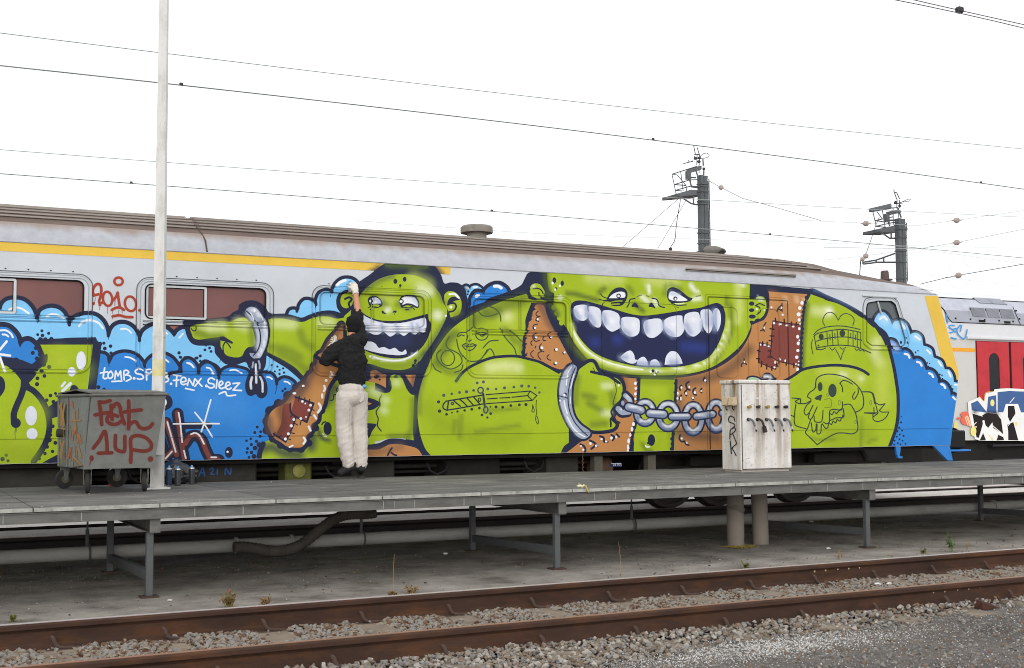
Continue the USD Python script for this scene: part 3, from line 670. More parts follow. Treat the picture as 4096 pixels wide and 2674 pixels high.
# curls and patches on the jacket
m.T('I', '35303a', 17, "1270,552 1275,600 1265,635", "1262,575 1225,610 1215,648", "1235,620 1275,640", "1080,778 1055,820 1050,860 1018,875", "1045,850 1062,880", "820,1210 825,1250 792,1270 790,1298", "822,1255 850,1275")
m.D('I', 'white', "1147,596,12 1280,685,13 1268,600,9,14 1060,840,8,16 825,1245,8,13")
m.P('I', 'maroon', "1160,758c 1510,802c 1495,1308c 1240,1240c 1130,1180c 1155,900")
m.P('I', 'maroon', "1005,1015c 1132,1050c 1135,1185c 1215,1260c 1195,1332c 988,1250c")
m.T('I', '33202a', 12, "1510,802 1330,785 1165,755c 1150,900 1145,1040 1130,1180c 1235,1240 1370,1270 1495,1310", "1132,1050 1005,1015c 990,1250c 1195,1335c 1215,1262c")
m.T('I', '33202a', 17, "1193,725 1197,775", "1297,738 1300,795", "1385,770 1385,810", "1442,778 1440,815", "1130,850 1178,858", "1130,935 1175,938", "1118,990 1155,998", "1108,1112 1142,1118", "1105,1190 1150,1182", "1240,1215 1235,1270", "1322,1240 1322,1285", "1412,1265 1412,1310", "1042,1005 1042,1050", "1095,1012 1093,1050", "980,1110 1010,1122", "970,1205 1005,1210", "1030,1240 1025,1305", "1090,1275 1090,1330", "1150,1300 1150,1345", "1200,1270 1225,1300")
m.D('I', 'white', "1177,783,14 1250,797,20,10 1330,811,20,10 1405,825,17,10 1252,1218,9 1310,1232,10,15 1190,1252,10,18 1183,1310,12 1017,1040,9,13 1068,1045,18,9 1113,1060,14,10")
m.part = 'painted_figure_giant'
# head
m.P('G', 'navy', "385,160c 560,165c 640,420 640,560 690,690 800,900 860,1060 990,1250 900,1290 700,960 560,660 540,520 350,500 320,420 380,330")
m.P('G', 'green', "555,150c 1500,150c 2380,250c 2980,300c 3000,600 2990,760 2970,860 2900,1000 2800,1110 2650,1230 2480,1325 2300,1375 2100,1400 1700,1405 1400,1370 1200,1320 1060,1230 940,1100 860,980 800,850 740,740 690,640 660,560 690,500 660,440 590,400 565,300")
m.D('G', 'green', "655,595,35 690,660,36 720,720,34 740,780,30")
m.S('G', '46552a', 70, .8, "545,190 560,330 590,430", "470,420 560,470 620,560 690,680", "800,960 860,1060 960,1180")
m.S('G', '46552a', 60, .75, "800,430 900,440 1040,480 1160,510", "1600,560 1700,640", "1240,370 1180,420")
m.S('G', 'd9e08e', 150, .55, "1080,230 1400,240", "1780,250 2050,300")
m.S('G', '5f7324', 60, .6, "1530,360 1570,420", "1970,340 1960,440", "2030,330 2150,380")
m.S('G', 'f4f6e2', 42, .9, "1765,340 1775,420")
m.S('G', 'f4f6e2', 50, .85, "1690,475 1755,520", "1830,510 1860,560", "2270,330 2300,380", "2345,410", "2890,330 2380,1", "715,480", "2370,490 2310,500")
m.S('G', 'd9e08e', 80, .6, "2830,340 2850,600 2830,760")
m.S('G', '46552a', 50, .6, "2740,560 2750,700 2760,860 2700,1020", "2700,480 2690,560", "2560,1240 2640,1110 2720,900")
m.P('G', 'green', "350,385 375,330 420,312 475,325 510,370 530,420 500,480 440,490 380,460")
m.T('G', 'navy', 16, "395,375 440,370 490,390 510,430", "462,420 465,460 510,490")
m.S('G', 'white', 26, .95, "400,350")
m.T('G', 'navy', 34, "345,380 330,420 355,470 420,500")
m.D('G', 'navy', "645,275,22,36 740,310,20,32 665,376,15,21")
m.D('G', 'white', "625,308,13,17 712,340,13,15 657,385,12,15")
# right ear
m.P('I', 'navy', "890,320c 1000,330c 1060,360 1110,410 1122,500 1112,640 1060,740 980,775 900,800 880,640")
m.P('I', 'green', "850,500c 950,490 1000,462 1050,475 1080,520 1085,600 1060,680 1010,730 960,735 940,760 860,800c")
m.D('I', 'navy', "910,552,32,26 910,630,32,23 918,706,42,25 912,770,26,16 930,472,38,30")
m.T('I', 'navy', 15, "955,578 1005,552 1062,575", "962,577 1005,600 1012,650 972,682")
m.S('I', 'white', 30, .8, "985,487 1030,505")
m.D('I', 'white', "972,618,12 1062,628,10")
# mouth
MO = "850,575 895,528 1000,525 1150,562 1350,622 1550,682 1700,702 1850,690 2083,655 2230,628 2380,608 2500,570 2582,552 2640,585 2672,680 2668,800 2640,900 2582,1040 2480,1180 2330,1250 2180,1288 2000,1302 1700,1298 1500,1265 1250,1192 1100,1110 980,990 900,870 858,740"
m.P('G', 'mouth', MO, out=8)
m.S('G', '2f3f8e', 120, .65, "1130,1010", "2200,1060 2400,1080", "1400,980")
m.P('G', 'tooth', "888,585 960,565 1030,575 1047,640 1040,720 1000,755 950,750 900,712 875,630")
m.P('G', 'tooth', "1055,590 1110,585 1180,612 1205,665 1210,760 1190,828 1150,835 1100,800 1060,740 1045,660")
m.P('G', 'tooth', "1225,640 1300,630 1400,668 1425,722 1420,780 1432,832 1380,868 1330,885 1270,850 1225,775 1210,710")
m.P('G', 'tooth', "1450,722 1540,710 1645,732 1662,785 1655,890 1620,932 1560,945 1500,920 1450,862 1438,790")
m.P('G', 'tooth', "1720,762 1800,735 1900,732 1930,772 1942,850 1890,920 1820,960 1760,948 1720,890 1705,815")
m.P('G', 'tooth', "1960,742 2050,702 2165,697 2172,760 2195,850 2150,930 2090,950 2010,928 1960,870 1945,800")
m.P('I', 'tooth', "115,692 180,655 270,655 295,702 322,800 300,885 230,942 180,933 130,880 105,800")
m.P('I', 'tooth', "305,640 400,620 440,660 452,760 440,850 405,905 370,890 330,810")
m.P('I', 'tooth', "450,645 490,605 530,642 546,740 530,830 500,882 480,830 452,740")
m.T('G', 'mouth', 15, "1042,590 1048,640", "1207,620 1210,670", "1432,700 1436,760", "2176,700 2180,750")
m.P('G', 'tooth', "1435,1195 1480,1140 1550,1110 1590,1150 1610,1220 1640,1222 1590,1265 1510,1250")
m.P('G', 'tooth', "1630,1245 1660,1202 1710,1185 1750,1230 1757,1290c 1635,1280c")
m.P('G', 'tooth', "1783,1285c 1795,1232 1850,1215 1890,1248 1907,1288c")
m.P('G', 'tooth', "1958,1280c 1975,1180 2030,1120 2095,1128 2150,1200 2172,1266c")
m.S('G', '8f9cc0', 60, .75, "890,640 930,720", "1030,600 1040,700", "1070,700 1120,790", "1230,690 1250,780", "1470,870 1540,920", "1730,770 1740,880", "1960,860 2050,930", "2215,800 2260,900", "2460,660 2470,800", "2545,640 2555,860", "1440,1195 1500,1190", "1650,1270 1750,1280", "2030,1255 2110,1250", "1800,1275 1890,1280")
m.S('G', '9aa6c8', 30, .7, "1440,770 1440,840", "1940,760 1945,840", "2395,760 2400,860", "2528,720 2535,800")
m.S('G', 'ffffff', 60, .6, "1590,800", "2060,800", "1330,760", "960,640", "2300,740")
# chin
m.S('G', 'd6df80', 45, .75, "850,800 900,960 1040,1130 1250,1260 1500,1335 1700,1365 1900,1370 2200,1350 2400,1290 2560,1180 2690,980 2720,760")
m.T('G', 'f2f5e0', 14, "872,880 905,960 980,1060 1100,1160 1250,1238 1400,1285 1560,1318 1700,1336")
m.S('G', 'f2f5e0', 16, .9, "880,900 980,1062 1100,1162 1250,1240 1500,1310 1700,1338 1800,1345", "1860,1350 2000,1335 2200,1310 2400,1270 2520,1180 2620,1040 2680,860")
m.S('G', '5f7324', 50, .6, "1150,1300 1400,1365 1700,1395 2200,1385", "940,1120 1040,1230")
m.D('G', 'navy', "1818,1352,19 1875,1365,12 1850,1385,14")
m.D('G', 'white', "1793,1362,12,16 1863,1360,11,13 1840,1398,14")
# nose and eyes
m.P('G', 'navy', "1565,592 1575,560 1605,543 1640,572 1643,602 1600,590")
m.P('G', 'navy', "1768,590 1775,560 1803,540 1848,600 1845,608 1800,592")
m.T('G', 'navy', 15, "1510,595 1535,550 1545,505 1605,490", "1808,488 1860,500 1885,545 1890,575 1955,600")
m.T('G', 'navy', 8, "1625,475 1660,455 1690,450", "1740,458 1770,468", "2090,590 2125,600")
m.P('G', 'navy', "1270,492 1310,420 1370,370 1440,358 1500,390 1518,450 1490,530 1440,577 1325,575 1318,540 1270,515")
m.P('G', 'white', "1298,490 1340,440 1420,410 1480,420 1490,458 1470,492 1390,492")
m.D('G', 'navy', "1410,460,28"); m.D('G', 'white', "1410,461,15")
m.T('G', 'navy', 16, "1290,495 1400,495 1480,488")
m.T('G', 'green', 13, "1318,532 1400,522 1452,520", "1330,560 1420,556")
m.T('G', 'navy', 12, "1195,435 1225,470 1285,492", "1180,500 1235,515 1290,510", "1235,520 1290,515", "1210,580 1225,545")
m.P('G', 'navy', "1985,440 2000,380 2055,355 2140,390 2240,470 2292,492 2240,530 2100,545 2030,540 1995,500")
m.P('G', 'white', "2008,445 2028,410 2075,412 2160,460 2228,512 2100,522 2030,507 2008,492")
m.S('G', '9fb0d0', 40, .6, "2030,425 2120,450")
m.D('G', 'navy', "2085,492,25"); m.D('G', 'white', "2088,496,12,14")
m.T('G', 'navy', 14, "2040,548 2110,572 2215,567")
m.T('G', 'e2ebb2', 12, "2085,550 2140,555 2190,547")
m.T('G', 'e2ebb2', 13, "2290,505 2390,478")
m.T('G', 'navy', 9, "2330,465 2385,458")
# fist, shackle and chain
m.P('H', 'green', "905,330 940,240 1000,190 1070,150 1110,160 1170,265 1290,308 1400,350 1450,420 1452,520 1420,600 1362,650 1335,690 1335,770 1318,830 1372,890 1340,935 1200,960 1080,950 960,870 860,800 840,600 860,420", out=44)
m.S('H', 'e4ecb8', 75, .7, "1240,430 1310,430", "1230,750 1290,760")
m.S('H', 'shade', 75, .6, "1000,540 1120,570", "1060,640 1200,720", "1100,890 1250,880", "920,330 900,500 890,640", "1330,520 1345,640")
m.T('H', 'navy', 34, "1085,262 1180,285 1290,310 1420,400")
m.T('H', 'navy', 9, "1105,215 1130,260", "1360,375 1378,440 1382,500 1355,590 1345,640 1355,660")
m.T('H', 'navy', 20, "1345,690 1320,740 1335,790 1312,830 1320,870 1318,915")
m.T('H', 'navy', 9, "1310,840 1312,920")
m.D('H', 'white', "1412,422,12,17")
m.P('H', 'steel', "800,215 840,178 880,178 912,212 898,290 862,400 848,550 855,680 890,800 960,890 1072,978 1058,1030 990,1062 920,1032 830,920 758,780 716,650 703,500 722,370 755,280", out=26)
m.S('H', 'steell', 55, .8, "800,260 750,400 740,500", "750,640 820,840 930,990")
m.T('H', 'navy', 13, "895,215 845,340 815,480 808,580 825,720 880,850 960,950 1040,1022")
m.T('H', 'navy', 12, "703,548 760,562 800,575")
m.D('H', 'navy', "775,530,20 712,598,16")
m.D('H', 'white', "765,540,14,16 714,603,10,14")
m.T('H', 'white', 14, "845,208 805,290 787,420", "762,605 775,680 800,760", "800,800 870,930 960,1010 1010,1035")
m.T('H', 'white', 9, "880,285 862,360 838,460", "838,560 835,640")
m.part = 'painted_chain'
def ring(k, x, y, rx, ry, w=52):
    m.R(k, 'navy', w+44, f"{x},{y},{rx},{ry}"); m.R(k, 'steel', w, f"{x},{y},{rx},{ry}")
    m.S(k, '46598c', 34, .75, f"{x-rx*.9:.0f},{y+ry*.45:.0f} {x-rx*.5:.0f},{y+ry*1.05:.0f} {x+rx*.5:.0f},{y+ry*1.08:.0f}")
    m.S(k, 'white', 24, .9, f"{x-rx*.95:.0f},{y-ry*.35:.0f} {x-rx*.5:.0f},{y-ry*.95:.0f} {x+rx*.5:.0f},{y-ry*.95:.0f} {x+rx*.95:.0f},{y-ry*.3:.0f}", f"{x-rx*.7:.0f},{y+ry*.62:.0f} {x:.0f},{y+ry*.85:.0f} {x+rx*.7:.0f},{y+ry*.6:.0f}")
def bar(k, x0, y0, x1, y1, w):
    m.T(k, 'navy', w+40, f"{x0},{y0} {x1},{y1}"); m.T(k, 'steel', w, f"{x0},{y0} {x1},{y1}")
    m.S(k, '46598c', w*.42, .7, f"{x0-8},{y0+w*.3:.0f} {x1+8},{y1+w*.3:.0f}")
    m.S(k, 'white', w*.3, .95, f"{x0},{y0-w*.2:.0f} {x1},{y1-w*.2:.0f}")
m.T('H', 'navy', 96, "1490,530 1550,590 1545,660", "1400,700 1440,760 1520,755")
m.T('H', 'steel', 54, "1490,545 1540,595 1552,650"); m.T('H', 'steel', 62, "1405,700 1450,745 1530,740")
m.S('H', 'white', 22, .9, "1500,545 1545,600", "1440,712")
m.D('H', 'steel', "1460,635,20,30")
ring('H', 1725, 748, 100, 128); bar('H', 1530, 680, 1678, 718, 82)
ring('H', 2000, 788, 112, 148)
bar('H', 1785, 755, 1945, 768, 82)
ring('J', 215, 820, 102, 165); bar('H', 2062, 795, 2230, 798, 70)
ring('J', 490, 790, 98, 165)
bar('J', -40, 795, 150, 793, 66); bar('J', 255, 792, 445, 765, 70); bar('J', 560, 755, 700, 715, 60)
ring('J', 720, 760, 98, 165)
# small hand and shackle seen above the cabinet
m.part = 'painted_figure_giant'
m.P('J', 'a9c2a0', "870,340 920,325 1000,345 1020,370c 860,370c", out=20)
m.P('J', 'navy', "1030,330 1060,280 1110,270 1160,300 1210,360c 1030,370c")
m.S('J', 'white', 26, .9, "1060,325 1110,318 1140,345")
# right arm and body
m.P('I', 'navy', "1590,375c 1650,372 1800,445 2000,530 2200,640 2380,780 2532,900 2600,1100c 2000,1000c 1600,760c 1590,500")
m.P('I', 'green', "1617,438c 1750,522 1900,572 2050,642 2200,740 2380,842 2473,940 2533,1060 2578,1200 2613,1380 2640,1600 2649,1780 2641,1930 2613,2060 2568,2200 2488,2400c 1180,2400c 1180,1560c 1300,1480 1400,1420 1510,1320c 1500,1100 1520,900 1540,700 1565,550")
m.P('K', 'green', "-158,440c -20,490 150,548 280,612 430,710 560,782 640,852 700,940 760,1060 805,1200 840,1380 858,1500 872,1620 876,1780 868,1930 840,2060 795,2200 715,2450c -280,2450c")
m.S('K', 'e2e8a8', 110, .6, "40,640", "-100,640 50,660", "640,1000 600,1130 660,1250")
m.S('K', 'f4f7ea', 60, .85, "60,640", "210,1390 250,1400", "440,1440")
m.S('K', 'c3cf58', 170, .6, "0,1360 230,1360 420,1440", "700,1300 700,1700")
m.S('K', '8ea31c', 200, .5, "300,1900", "500,2100 100,2150")
m.S('K', '46552a', 60, .8, "-205,560 -232,740 -250,1000 -255,1290")
m.S('K', '6b7d26', 40, .55, "450,1920 440,2250", "520,2200 620,2160", "-150,2150 0,2180 120,2160")
m.T('K', 'navy', 40, "640,835 700,920 755,1030 800,1180 840,1360 862,1500 878,1620 882,1780 874,1930 845,2070 795,2210 720,2400")
m.T('K', 'navy', 50, "560,745 640,830 690,910")
m.P('K', 'navy', "0,440 150,510 300,580 430,655 560,735 640,835 600,835 500,750 430,712 280,612 150,548 0,500")
m.S('K', '5f7fb0', 40, .5, "-120,385 0,430 200,520 400,610")
m.T('I', 'navy', 20, "1605,395 1570,470 1540,560 1530,660 1515,780 1508,900 1500,1050 1498,1200 1495,1320")
m.D('I', 'navy', "1600,410,26 1565,480,24 1545,540,22 1535,600,22 1525,650,22 1520,700,20 1515,750,22 1510,800,20 1515,850,20 1510,900,22 1505,960,22 1500,1020,22 1502,1080,20 1500,1140,22 1500,1200,22 1495,1260,22 1495,1320,26")
m.D('I', 'white', "1510,543,20,23 1483,605,20,23 1470,680,24 1475,745,17,20 1487,793,10 1477,850,15,18 1458,945,18,22 1478,988,8,11 1465,1025,18,22 1460,1110,18 1447,1190,20 1470,1240,9 1458,1335,17,20 1437,1272,10,12 1467,1280,10,12")
m.T('J', 'navy', 34, "1240,400 1330,355 1420,300 1510,240 1650,205 1850,185 2020,190 2150,215 2240,252 2300,293")
# tram, skull and ribbon drawings on the arm
m.T('I', '3a4744', 13, "1650,920 1690,875 1770,838 1880,820 2000,820 2110,838 2200,860", "1655,940 1668,1010 1682,1088", "1680,1000 1760,975 1900,952 2050,950 2150,970 2220,990", "1700,905 1850,872 1990,858 2120,875 2205,895")
m.T('I', '38443c', 13, "1682,1080 1760,1065 1870,1050 2000,1048 2120,1060 2220,1090 2330,1140", "1680,1095 1740,1100 1790,1080", "1650,940 1700,900")
m.T('I', '3a4744', 11, "1805,880 1818,1055", "1868,870 1878,1050", "1928,862 1942,1050", "2060,870 2058,1050", "2118,880 2118,1058", "2168,890 2168,1070", "2208,895 2208,1085", "1840,920 1845,985", "1900,905 1903,970", "2090,905 2090,965", "2145,925 2145,985",
    "1780,815 1758,770 1765,720 1800,670 1850,655 1900,680 1942,750", "1942,750 1975,695 2030,670 2090,690 2130,740 2115,812", "1910,1100 1945,1160 1972,1222c 1990,1150 2015,1100", "1840,1075 1870,1105 1905,1075", "1960,1070 1990,1095 2030,1070", "2140,1085 2160,1110 2185,1090 2200,1115 2230,1100 2250,1125", "1635,980 1620,1050 1640,1150")
m.D('I', '38443c', "1738,945,30,36 1990,905,34,42 1705,1052,12")
m.T('J', '36423f', 14, "1672,450 1672,400 1685,345 1740,305 1850,290 2000,318 2120,385 2200,470 2240,570 2235,680 2190,725 2140,745", "1675,440 1650,475 1600,510 1575,560 1615,585 1612,620", "1612,620 1560,670 1535,740 1560,778 1600,740 1640,660", "1600,760 1585,805 1612,830 1640,790 1690,680", "1655,790 1660,850 1700,865 1745,850 1760,720", "1765,860 1800,880 1835,860 1840,730 1880,710 1960,715 1990,690 1990,620", "1840,760 1870,770 1890,735 1920,760 1945,730 1985,712",
    "2010,655 2080,650 2120,700 2145,750 2165,830 2170,960 2110,1000 2000,990 1920,995 1790,1060 1692,1130c 1600,1040 1550,985 1575,940 1610,840", "1850,840 1920,810 2005,800 2000,700", "1960,400 2000,365 2060,380 2110,410", "1965,400 1990,450 1992,500", "1620,870 1640,980 1670,960 1680,880", "1690,890 1690,1000 1730,990 1740,890", "1750,880 1790,935 1815,930 1825,870", "1830,870 1860,890 1880,850 1910,870 1930,830 1960,850 1980,815",
    "2140,500 2110,560 2130,590 2180,510 2175,460", "2215,500 2320,505 2350,530 2375,640", "2250,752 2380,762", "1390,575 1490,582", "1430,612 1488,585 1485,640 1430,620", "1485,640 1550,640 1610,610", "1437,645 1420,780 1425,890 1480,920 1560,940", "1380,780 1425,800")
m.D('J', '3a4640', "1725,440,29,56 1872,485,50,80 1997,790,12,18")
m.P('J', '3a4640', "1660,580 1690,550 1748,535 1740,580 1725,612 1705,595 1685,598")
m.T('L', '36423f', 13, "455,500 540,500 580,520 600,580 620,680 640,750c 480,750", "620,635 660,655 725,642c 655,725c 690,742 770,740c 740,800 690,840 630,855 585,830 580,770", "585,800 610,780 640,755", "590,690 595,740")
m.T('L', 'black', 5, "5,590 75,588 78,680 5,684")
m.R('L', '4b5a52', 5, "180,630,14,30 375,860,12,20 555,630,12,28 40,538,14,16")
m.part = 'painted_lettering'
m.T('A', 'rust', 33, "1118,545 1105,500 1115,450 1150,410 1185,412 1205,455 1200,540 1180,610 1188,650", "1345,603 1380,560 1400,510", "1400,510 1412,600 1428,690", "1330,715 1380,690 1430,688 1475,715", "1340,792 1420,780 1500,800 1575,802", "1110,545 1170,530", "1190,640 1225,625")
m.R('A', 'rust', 30, "1410,376,50,46 1280,583,55,85,-8 1552,643,66,88,-12")
m.D('A', 'rust', "1110,640,20 1660,720,18 1188,655,18")
m.T('A', '8e4a3c', 6, "1135,570 1125,630", "1105,650 1100,705", "1190,660 1183,715", "1280,670 1278,760", "1370,600 1365,665", "1415,715 1405,780", "1450,715 1455,755", "1340,720 1335,760", "1340,795 1338,825", "1668,725 1668,775")
m.S('A', 'rust', 26, .3, "1440,350 1470,400", "1105,640")
# ------------------------------------------------------------------ the painted railcar
YS, ZB, ZT = 14.40, 1.037, 3.445
GREY = alb('cdd2d8')
M_GREY = M('car_grey_paint', 'cbd0d7', rough=0.38, scale=1.2, vary=0.05, dirt='9d9a98', dscale=1.4, damt=0.25, bump=0.04, bscale=4.0)
M_CANT = usdkit.material(stage, '/World/Looks/cantrail_paint', {
    'g': ('geometry', {}), 'z': ('separate_xyz', {}), 'mp': ('mapping', {'scale': (5.0, 1.0, 1.0)}),
    'n': ('noise_texture', {'scale': 1.0, 'detail': 5.0, 'roughness': .6}), 'ad': ('math', {'math_type': 'multiply_add', 'value2': .16, 'value3': -.08}), 'su': ('math', {'math_type': 'add'}),
    'mr': ('map_range', {'from_min': 3.60, 'from_max': 3.69, 'to_min': 0.0, 'to_max': 1.0, 'clamp': True}),
    'n2': ('noise_texture', {'scale': 7.0, 'detail': 7.0, 'roughness': .7}), 'r2': ('rgb_ramp', {'ramp': [(.3, alb('9fa1a8')), (.7, alb('b5b7be'))]}),
    'm': ('mix', {'color2': alb('8d7c72')}), 'p': ('principled_bsdf', {'roughness': .5})},
    [('g.position', 'z.vector'), ('g.position', 'mp.vector'), ('mp.vector', 'n.vector'), ('n.fac', 'ad.value1'), ('z.z', 'su.value1'), ('ad.value', 'su.value2'), ('su.value', 'mr.value'), ('g.position', 'n2.vector'), ('n2.fac', 'r2.fac'),
     ('mr.result', 'm.fac'), ('r2.color', 'm.color1'), ('m.color', 'p.base_color')], surface='p.BSDF')
M_ROOF = M('rusty_brown_roof', '6e5e56', rough=0.8, scale=3.0, vary=0.24, dirt='4a3e37', dscale=1.6, damt=0.75, stretch=(0.35, 3.0, 2.0))
M_RIB = M('roof_rib', '958c85', rough=0.6, scale=4.0, vary=0.1)
M_RIBSHADE = M('rib_grime', '3f352f', rough=.9)  # dark tone for the painted shade beside the roof ribs
M_DARK = M('underframe_grime', '1d1b19', rough=0.85, scale=5, vary=0.3, dirt='2c2620', dscale=4)
M_DARK2 = M('underframe_box', '3a3833', rough=0.8, scale=5, vary=0.3, dirt='201d1a', dscale=4)
M_BROWNGLASS = usdkit.material(stage, '/World/Looks/brown_window_glass', {'g': ('geometry', {}), 'n': ('noise_texture', {'scale': 0.9, 'detail': 3.0}),
    'r': ('rgb_ramp', {'ramp': [(0.3, alb('6e4644')), (0.7, alb('855650'))]}), 'p': ('principled_bsdf', {'roughness': 0.08, 'specular_ior_level': 0.35})},
    [('g.position', 'n.vector'), ('n.fac', 'r.fac'), ('r.color', 'p.base_color')], surface='p.BSDF')
M_REDGLASS = M('red_brown_pane', '9a5a50', rough=0.15, scale=1.0, vary=0.08)
M_CABGLASS = M('cab_window_glass', '5d6468', rough=0.1, scale=1.0, vary=0.12)
M_ALU = M('window_aluminium', 'c6cbce', rough=0.35, metal=0.2, scale=6, vary=0.05)
M_RUBBER = M('black_rubber', '1b1a1b', rough=0.7)
M_STEELDARK = M('wheel_steel', '3a3531', rough=0.6, metal=0.4, scale=9, vary=0.25)

car = thing('painted_railcar', 'long grey railcar covered in a mural of grinning green giants, brown ribbed roof', 'railcar')
XEND = 15.51
_end = [PY('K', 1352, 440, YS), PY('K', 1605, 1380, YS), PY('L', 1590, 400, YS), PY('L', 1580, 560, YS), PY('L', 1530, 900, YS), PY('L', 1505, 1132, YS)]
side2d = Polygon([(-9, ZB), (-9, ZT)] + [(_end[0][0], ZT)] + [(p[0], p[2]) for p in _end[1:-1]] + [(_end[-1][0], ZB)])

def px_poly(poly):
    """a shape on the car side, given in metres along it, as sheet units"""
    c = np.array(poly.exterior.coords); p = np.stack([c[:, 0], np.full(len(c), YS), c[:, 1]], 1)-EYE
    z = p@CF
    return Polygon(np.stack([2048+FPX*(p@CR)/z, 1337-FPX*(p@CU)/z], 1))

def px_of(x, z):
    p = np.stack([x, np.full(len(x), YS), z], 1)-EYE; d = p@CF
    return np.stack([2048+FPX*(p@CR)/d, 1337-FPX*(p@CU)/d], 1)

wins = [(-1.50, 0.065), (0.57, 2.135), (2.64, 4.207), (4.71, 6.26), (6.78, 8.33)]
glass = [rrect(a+0.085, b-0.085, 2.655, 3.055, 0.07) for a, b in wins]
cabw = Polygon([(p[0], p[2]) for p in (PY('K', 505, 600, YS), PY('K', 520, 545, YS), PY('K', 640, 522, YS), PY('K', 800, 525, YS), PY('K', 845, 560, YS), PY('K', 900, 740, YS), PY('K', 968, 970, YS), PY('K', 965, 1030, YS), PY('K', 925, 1062, YS), PY('K', 560, 1045, YS), PY('K', 505, 1000, YS))]).buffer(0.02).buffer(-0.02)
holes_m = unary_union(glass + [cabw])
skin = side2d.difference(holes_m)
side_mesh = prism_y(skin, YS, YS+0.012)
obj('side_wall', side_mesh, M_GREY, car)

clip = side2d.buffer(-0.004)
visible = Polygon([(1.0, ZB), (1.0, ZT)] + list(clip.exterior.coords)[2:]) if False else clip.intersection(sbox(1.0, 0.9, 20, 4))
clip_px = px_poly(visible if visible.geom_type == 'Polygon' else max(visible.geoms, key=lambda g: g.area))
holes_px = unary_union([px_poly(h) for h in glass[1:]+[cabw]])

def on_side(V, deep):
    w = on_plane_y(V[:, 0], V[:, 1], YS)
    w[:, 1] += 0.019 if deep else -0.003
    return w

PARTLABEL = dict(painted_stripe='yellow painted stripe under the roof edge and at the cab end', painted_cloud='blue scalloped painted clouds', painted_lettering='graffiti letters and names',
    painted_figure='smaller green grinning figure with outstretched arm', painted_jacket='brown ragged sleeve of the smaller figure', painted_figure_giant='huge green giant with broad toothy grin',
    painted_jacket_giant='brown jacket of the giant with maroon patches', painted_chain='painted steel chain of the giant')
for part, (V, F, C) in m.meshes(clip_px, on_side, holes=holes_px).items():
    nm = part.replace('_giant', '')
    obj(nm, trimesh.Trimesh(V, F, process=False), PAINT, car, label=PARTLABEL[part], color=C)

def bead(name, path, r, default, mul=1.0, y=YS-0.003, closed=True, n=6, glassy=False):
    """a raised bead on the car side that carries whatever paint was sprayed over it"""
    path = np.asarray(path, float)
    seg = np.hypot(*np.diff(np.vstack([path, path[:1]] if closed else path), axis=0).T); tot = seg.sum()
    line = LineString(np.vstack([path, path[:1]]) if closed else path)
    k = max(4, int(tot/0.03)); q = np.array([line.interpolate(t).coords[0] for t in np.linspace(0, tot, k, endpoint=not closed)])
    t = tube(np.stack([q[:, 0], np.full(len(q), y), q[:, 1]], 1), r, n, closed)
    base = m.sample(px_of(q[:, 0], q[:, 1]), default)*mul
    c = np.repeat(base, n, axis=0)
    if not closed: c = np.vstack([c, base[0], base[-1]])
    return obj(name, t, PAINT, car, smooth=True, color=c)

def ringpath(p): return np.array(p.exterior.coords)[:-1]
LIGHT, DARKL = alb('c9ced3'), alb('7a7f85')
for i, (a, b) in enumerate(wins):
    if i == 0: continue
    fr = thing  # (frames are parts of the car)
    outer = rrect(a, b, 2.035, 3.115, 0.13)
    bead('window_frame', ringpath(outer), 0.006, LIGHT)
    bead('window_frame', ringpath(outer.buffer(0.014)), 0.005, DARKL, 0.6)
    bead('window_frame', ringpath(outer.buffer(-0.03)), 0.005, LIGHT, 0.7)
    bead('window_seal', ringpath(glass[i]), 0.009, alb('1b1a1b'), 0.55)
    mid = (a+b)/2
    obj('window_pane', prism_y(glass[i].buffer(0.01), YS+0.022, YS+0.026), M_BROWNGLASS, car)
    low = rrect(a+0.085, b-0.085, 2.10, 2.60, 0.05)
    if i == 2:
        obj('lower_pane', prism_y(low, YS-0.0022, YS+0.004), M_REDGLASS, car, label='red brown lower window pane, mostly painted over')
    for z, cc, r in ((2.642, LIGHT, 0.010), (2.62, DARKL, 0.004), (2.60, LIGHT, 0.008), (2.585, alb('1b1a1b'), 0.005)):
        bead('window_rail', [(a+0.06, z), (b-0.06, z)], r, cc, 1.0 if r > 0.006 else 0.5, closed=False)
    if i in (1, 2):
        ring_ = rrect(a+0.09, mid, 2.66, 3.05, 0.03); inner = ring_.buffer(-0.028)
        obj('sliding_sash', prism_y(ring_.difference(inner), YS-0.001, YS+0.021), M_ALU, car)
        obj('window_seal', prism_y(inner.difference(inner.buffer(-0.008)), YS+0.012, YS+0.0215), M_RUBBER, car)
    else:
        for xx in (mid-0.015, mid+0.015):
            bead('window_rail', [(xx, 2.66), (xx, 3.05)], 0.006, LIGHT, 0.8, y=YS+0.012, closed=False)
    for k in range(6):
        xx = a+0.2+k*(b-a-0.4)/5
        bead('screw_cap', [(xx-0.008, 3.155), (xx+0.008, 3.155)], 0.006, alb('4a4b4e'), 0.7, closed=False)
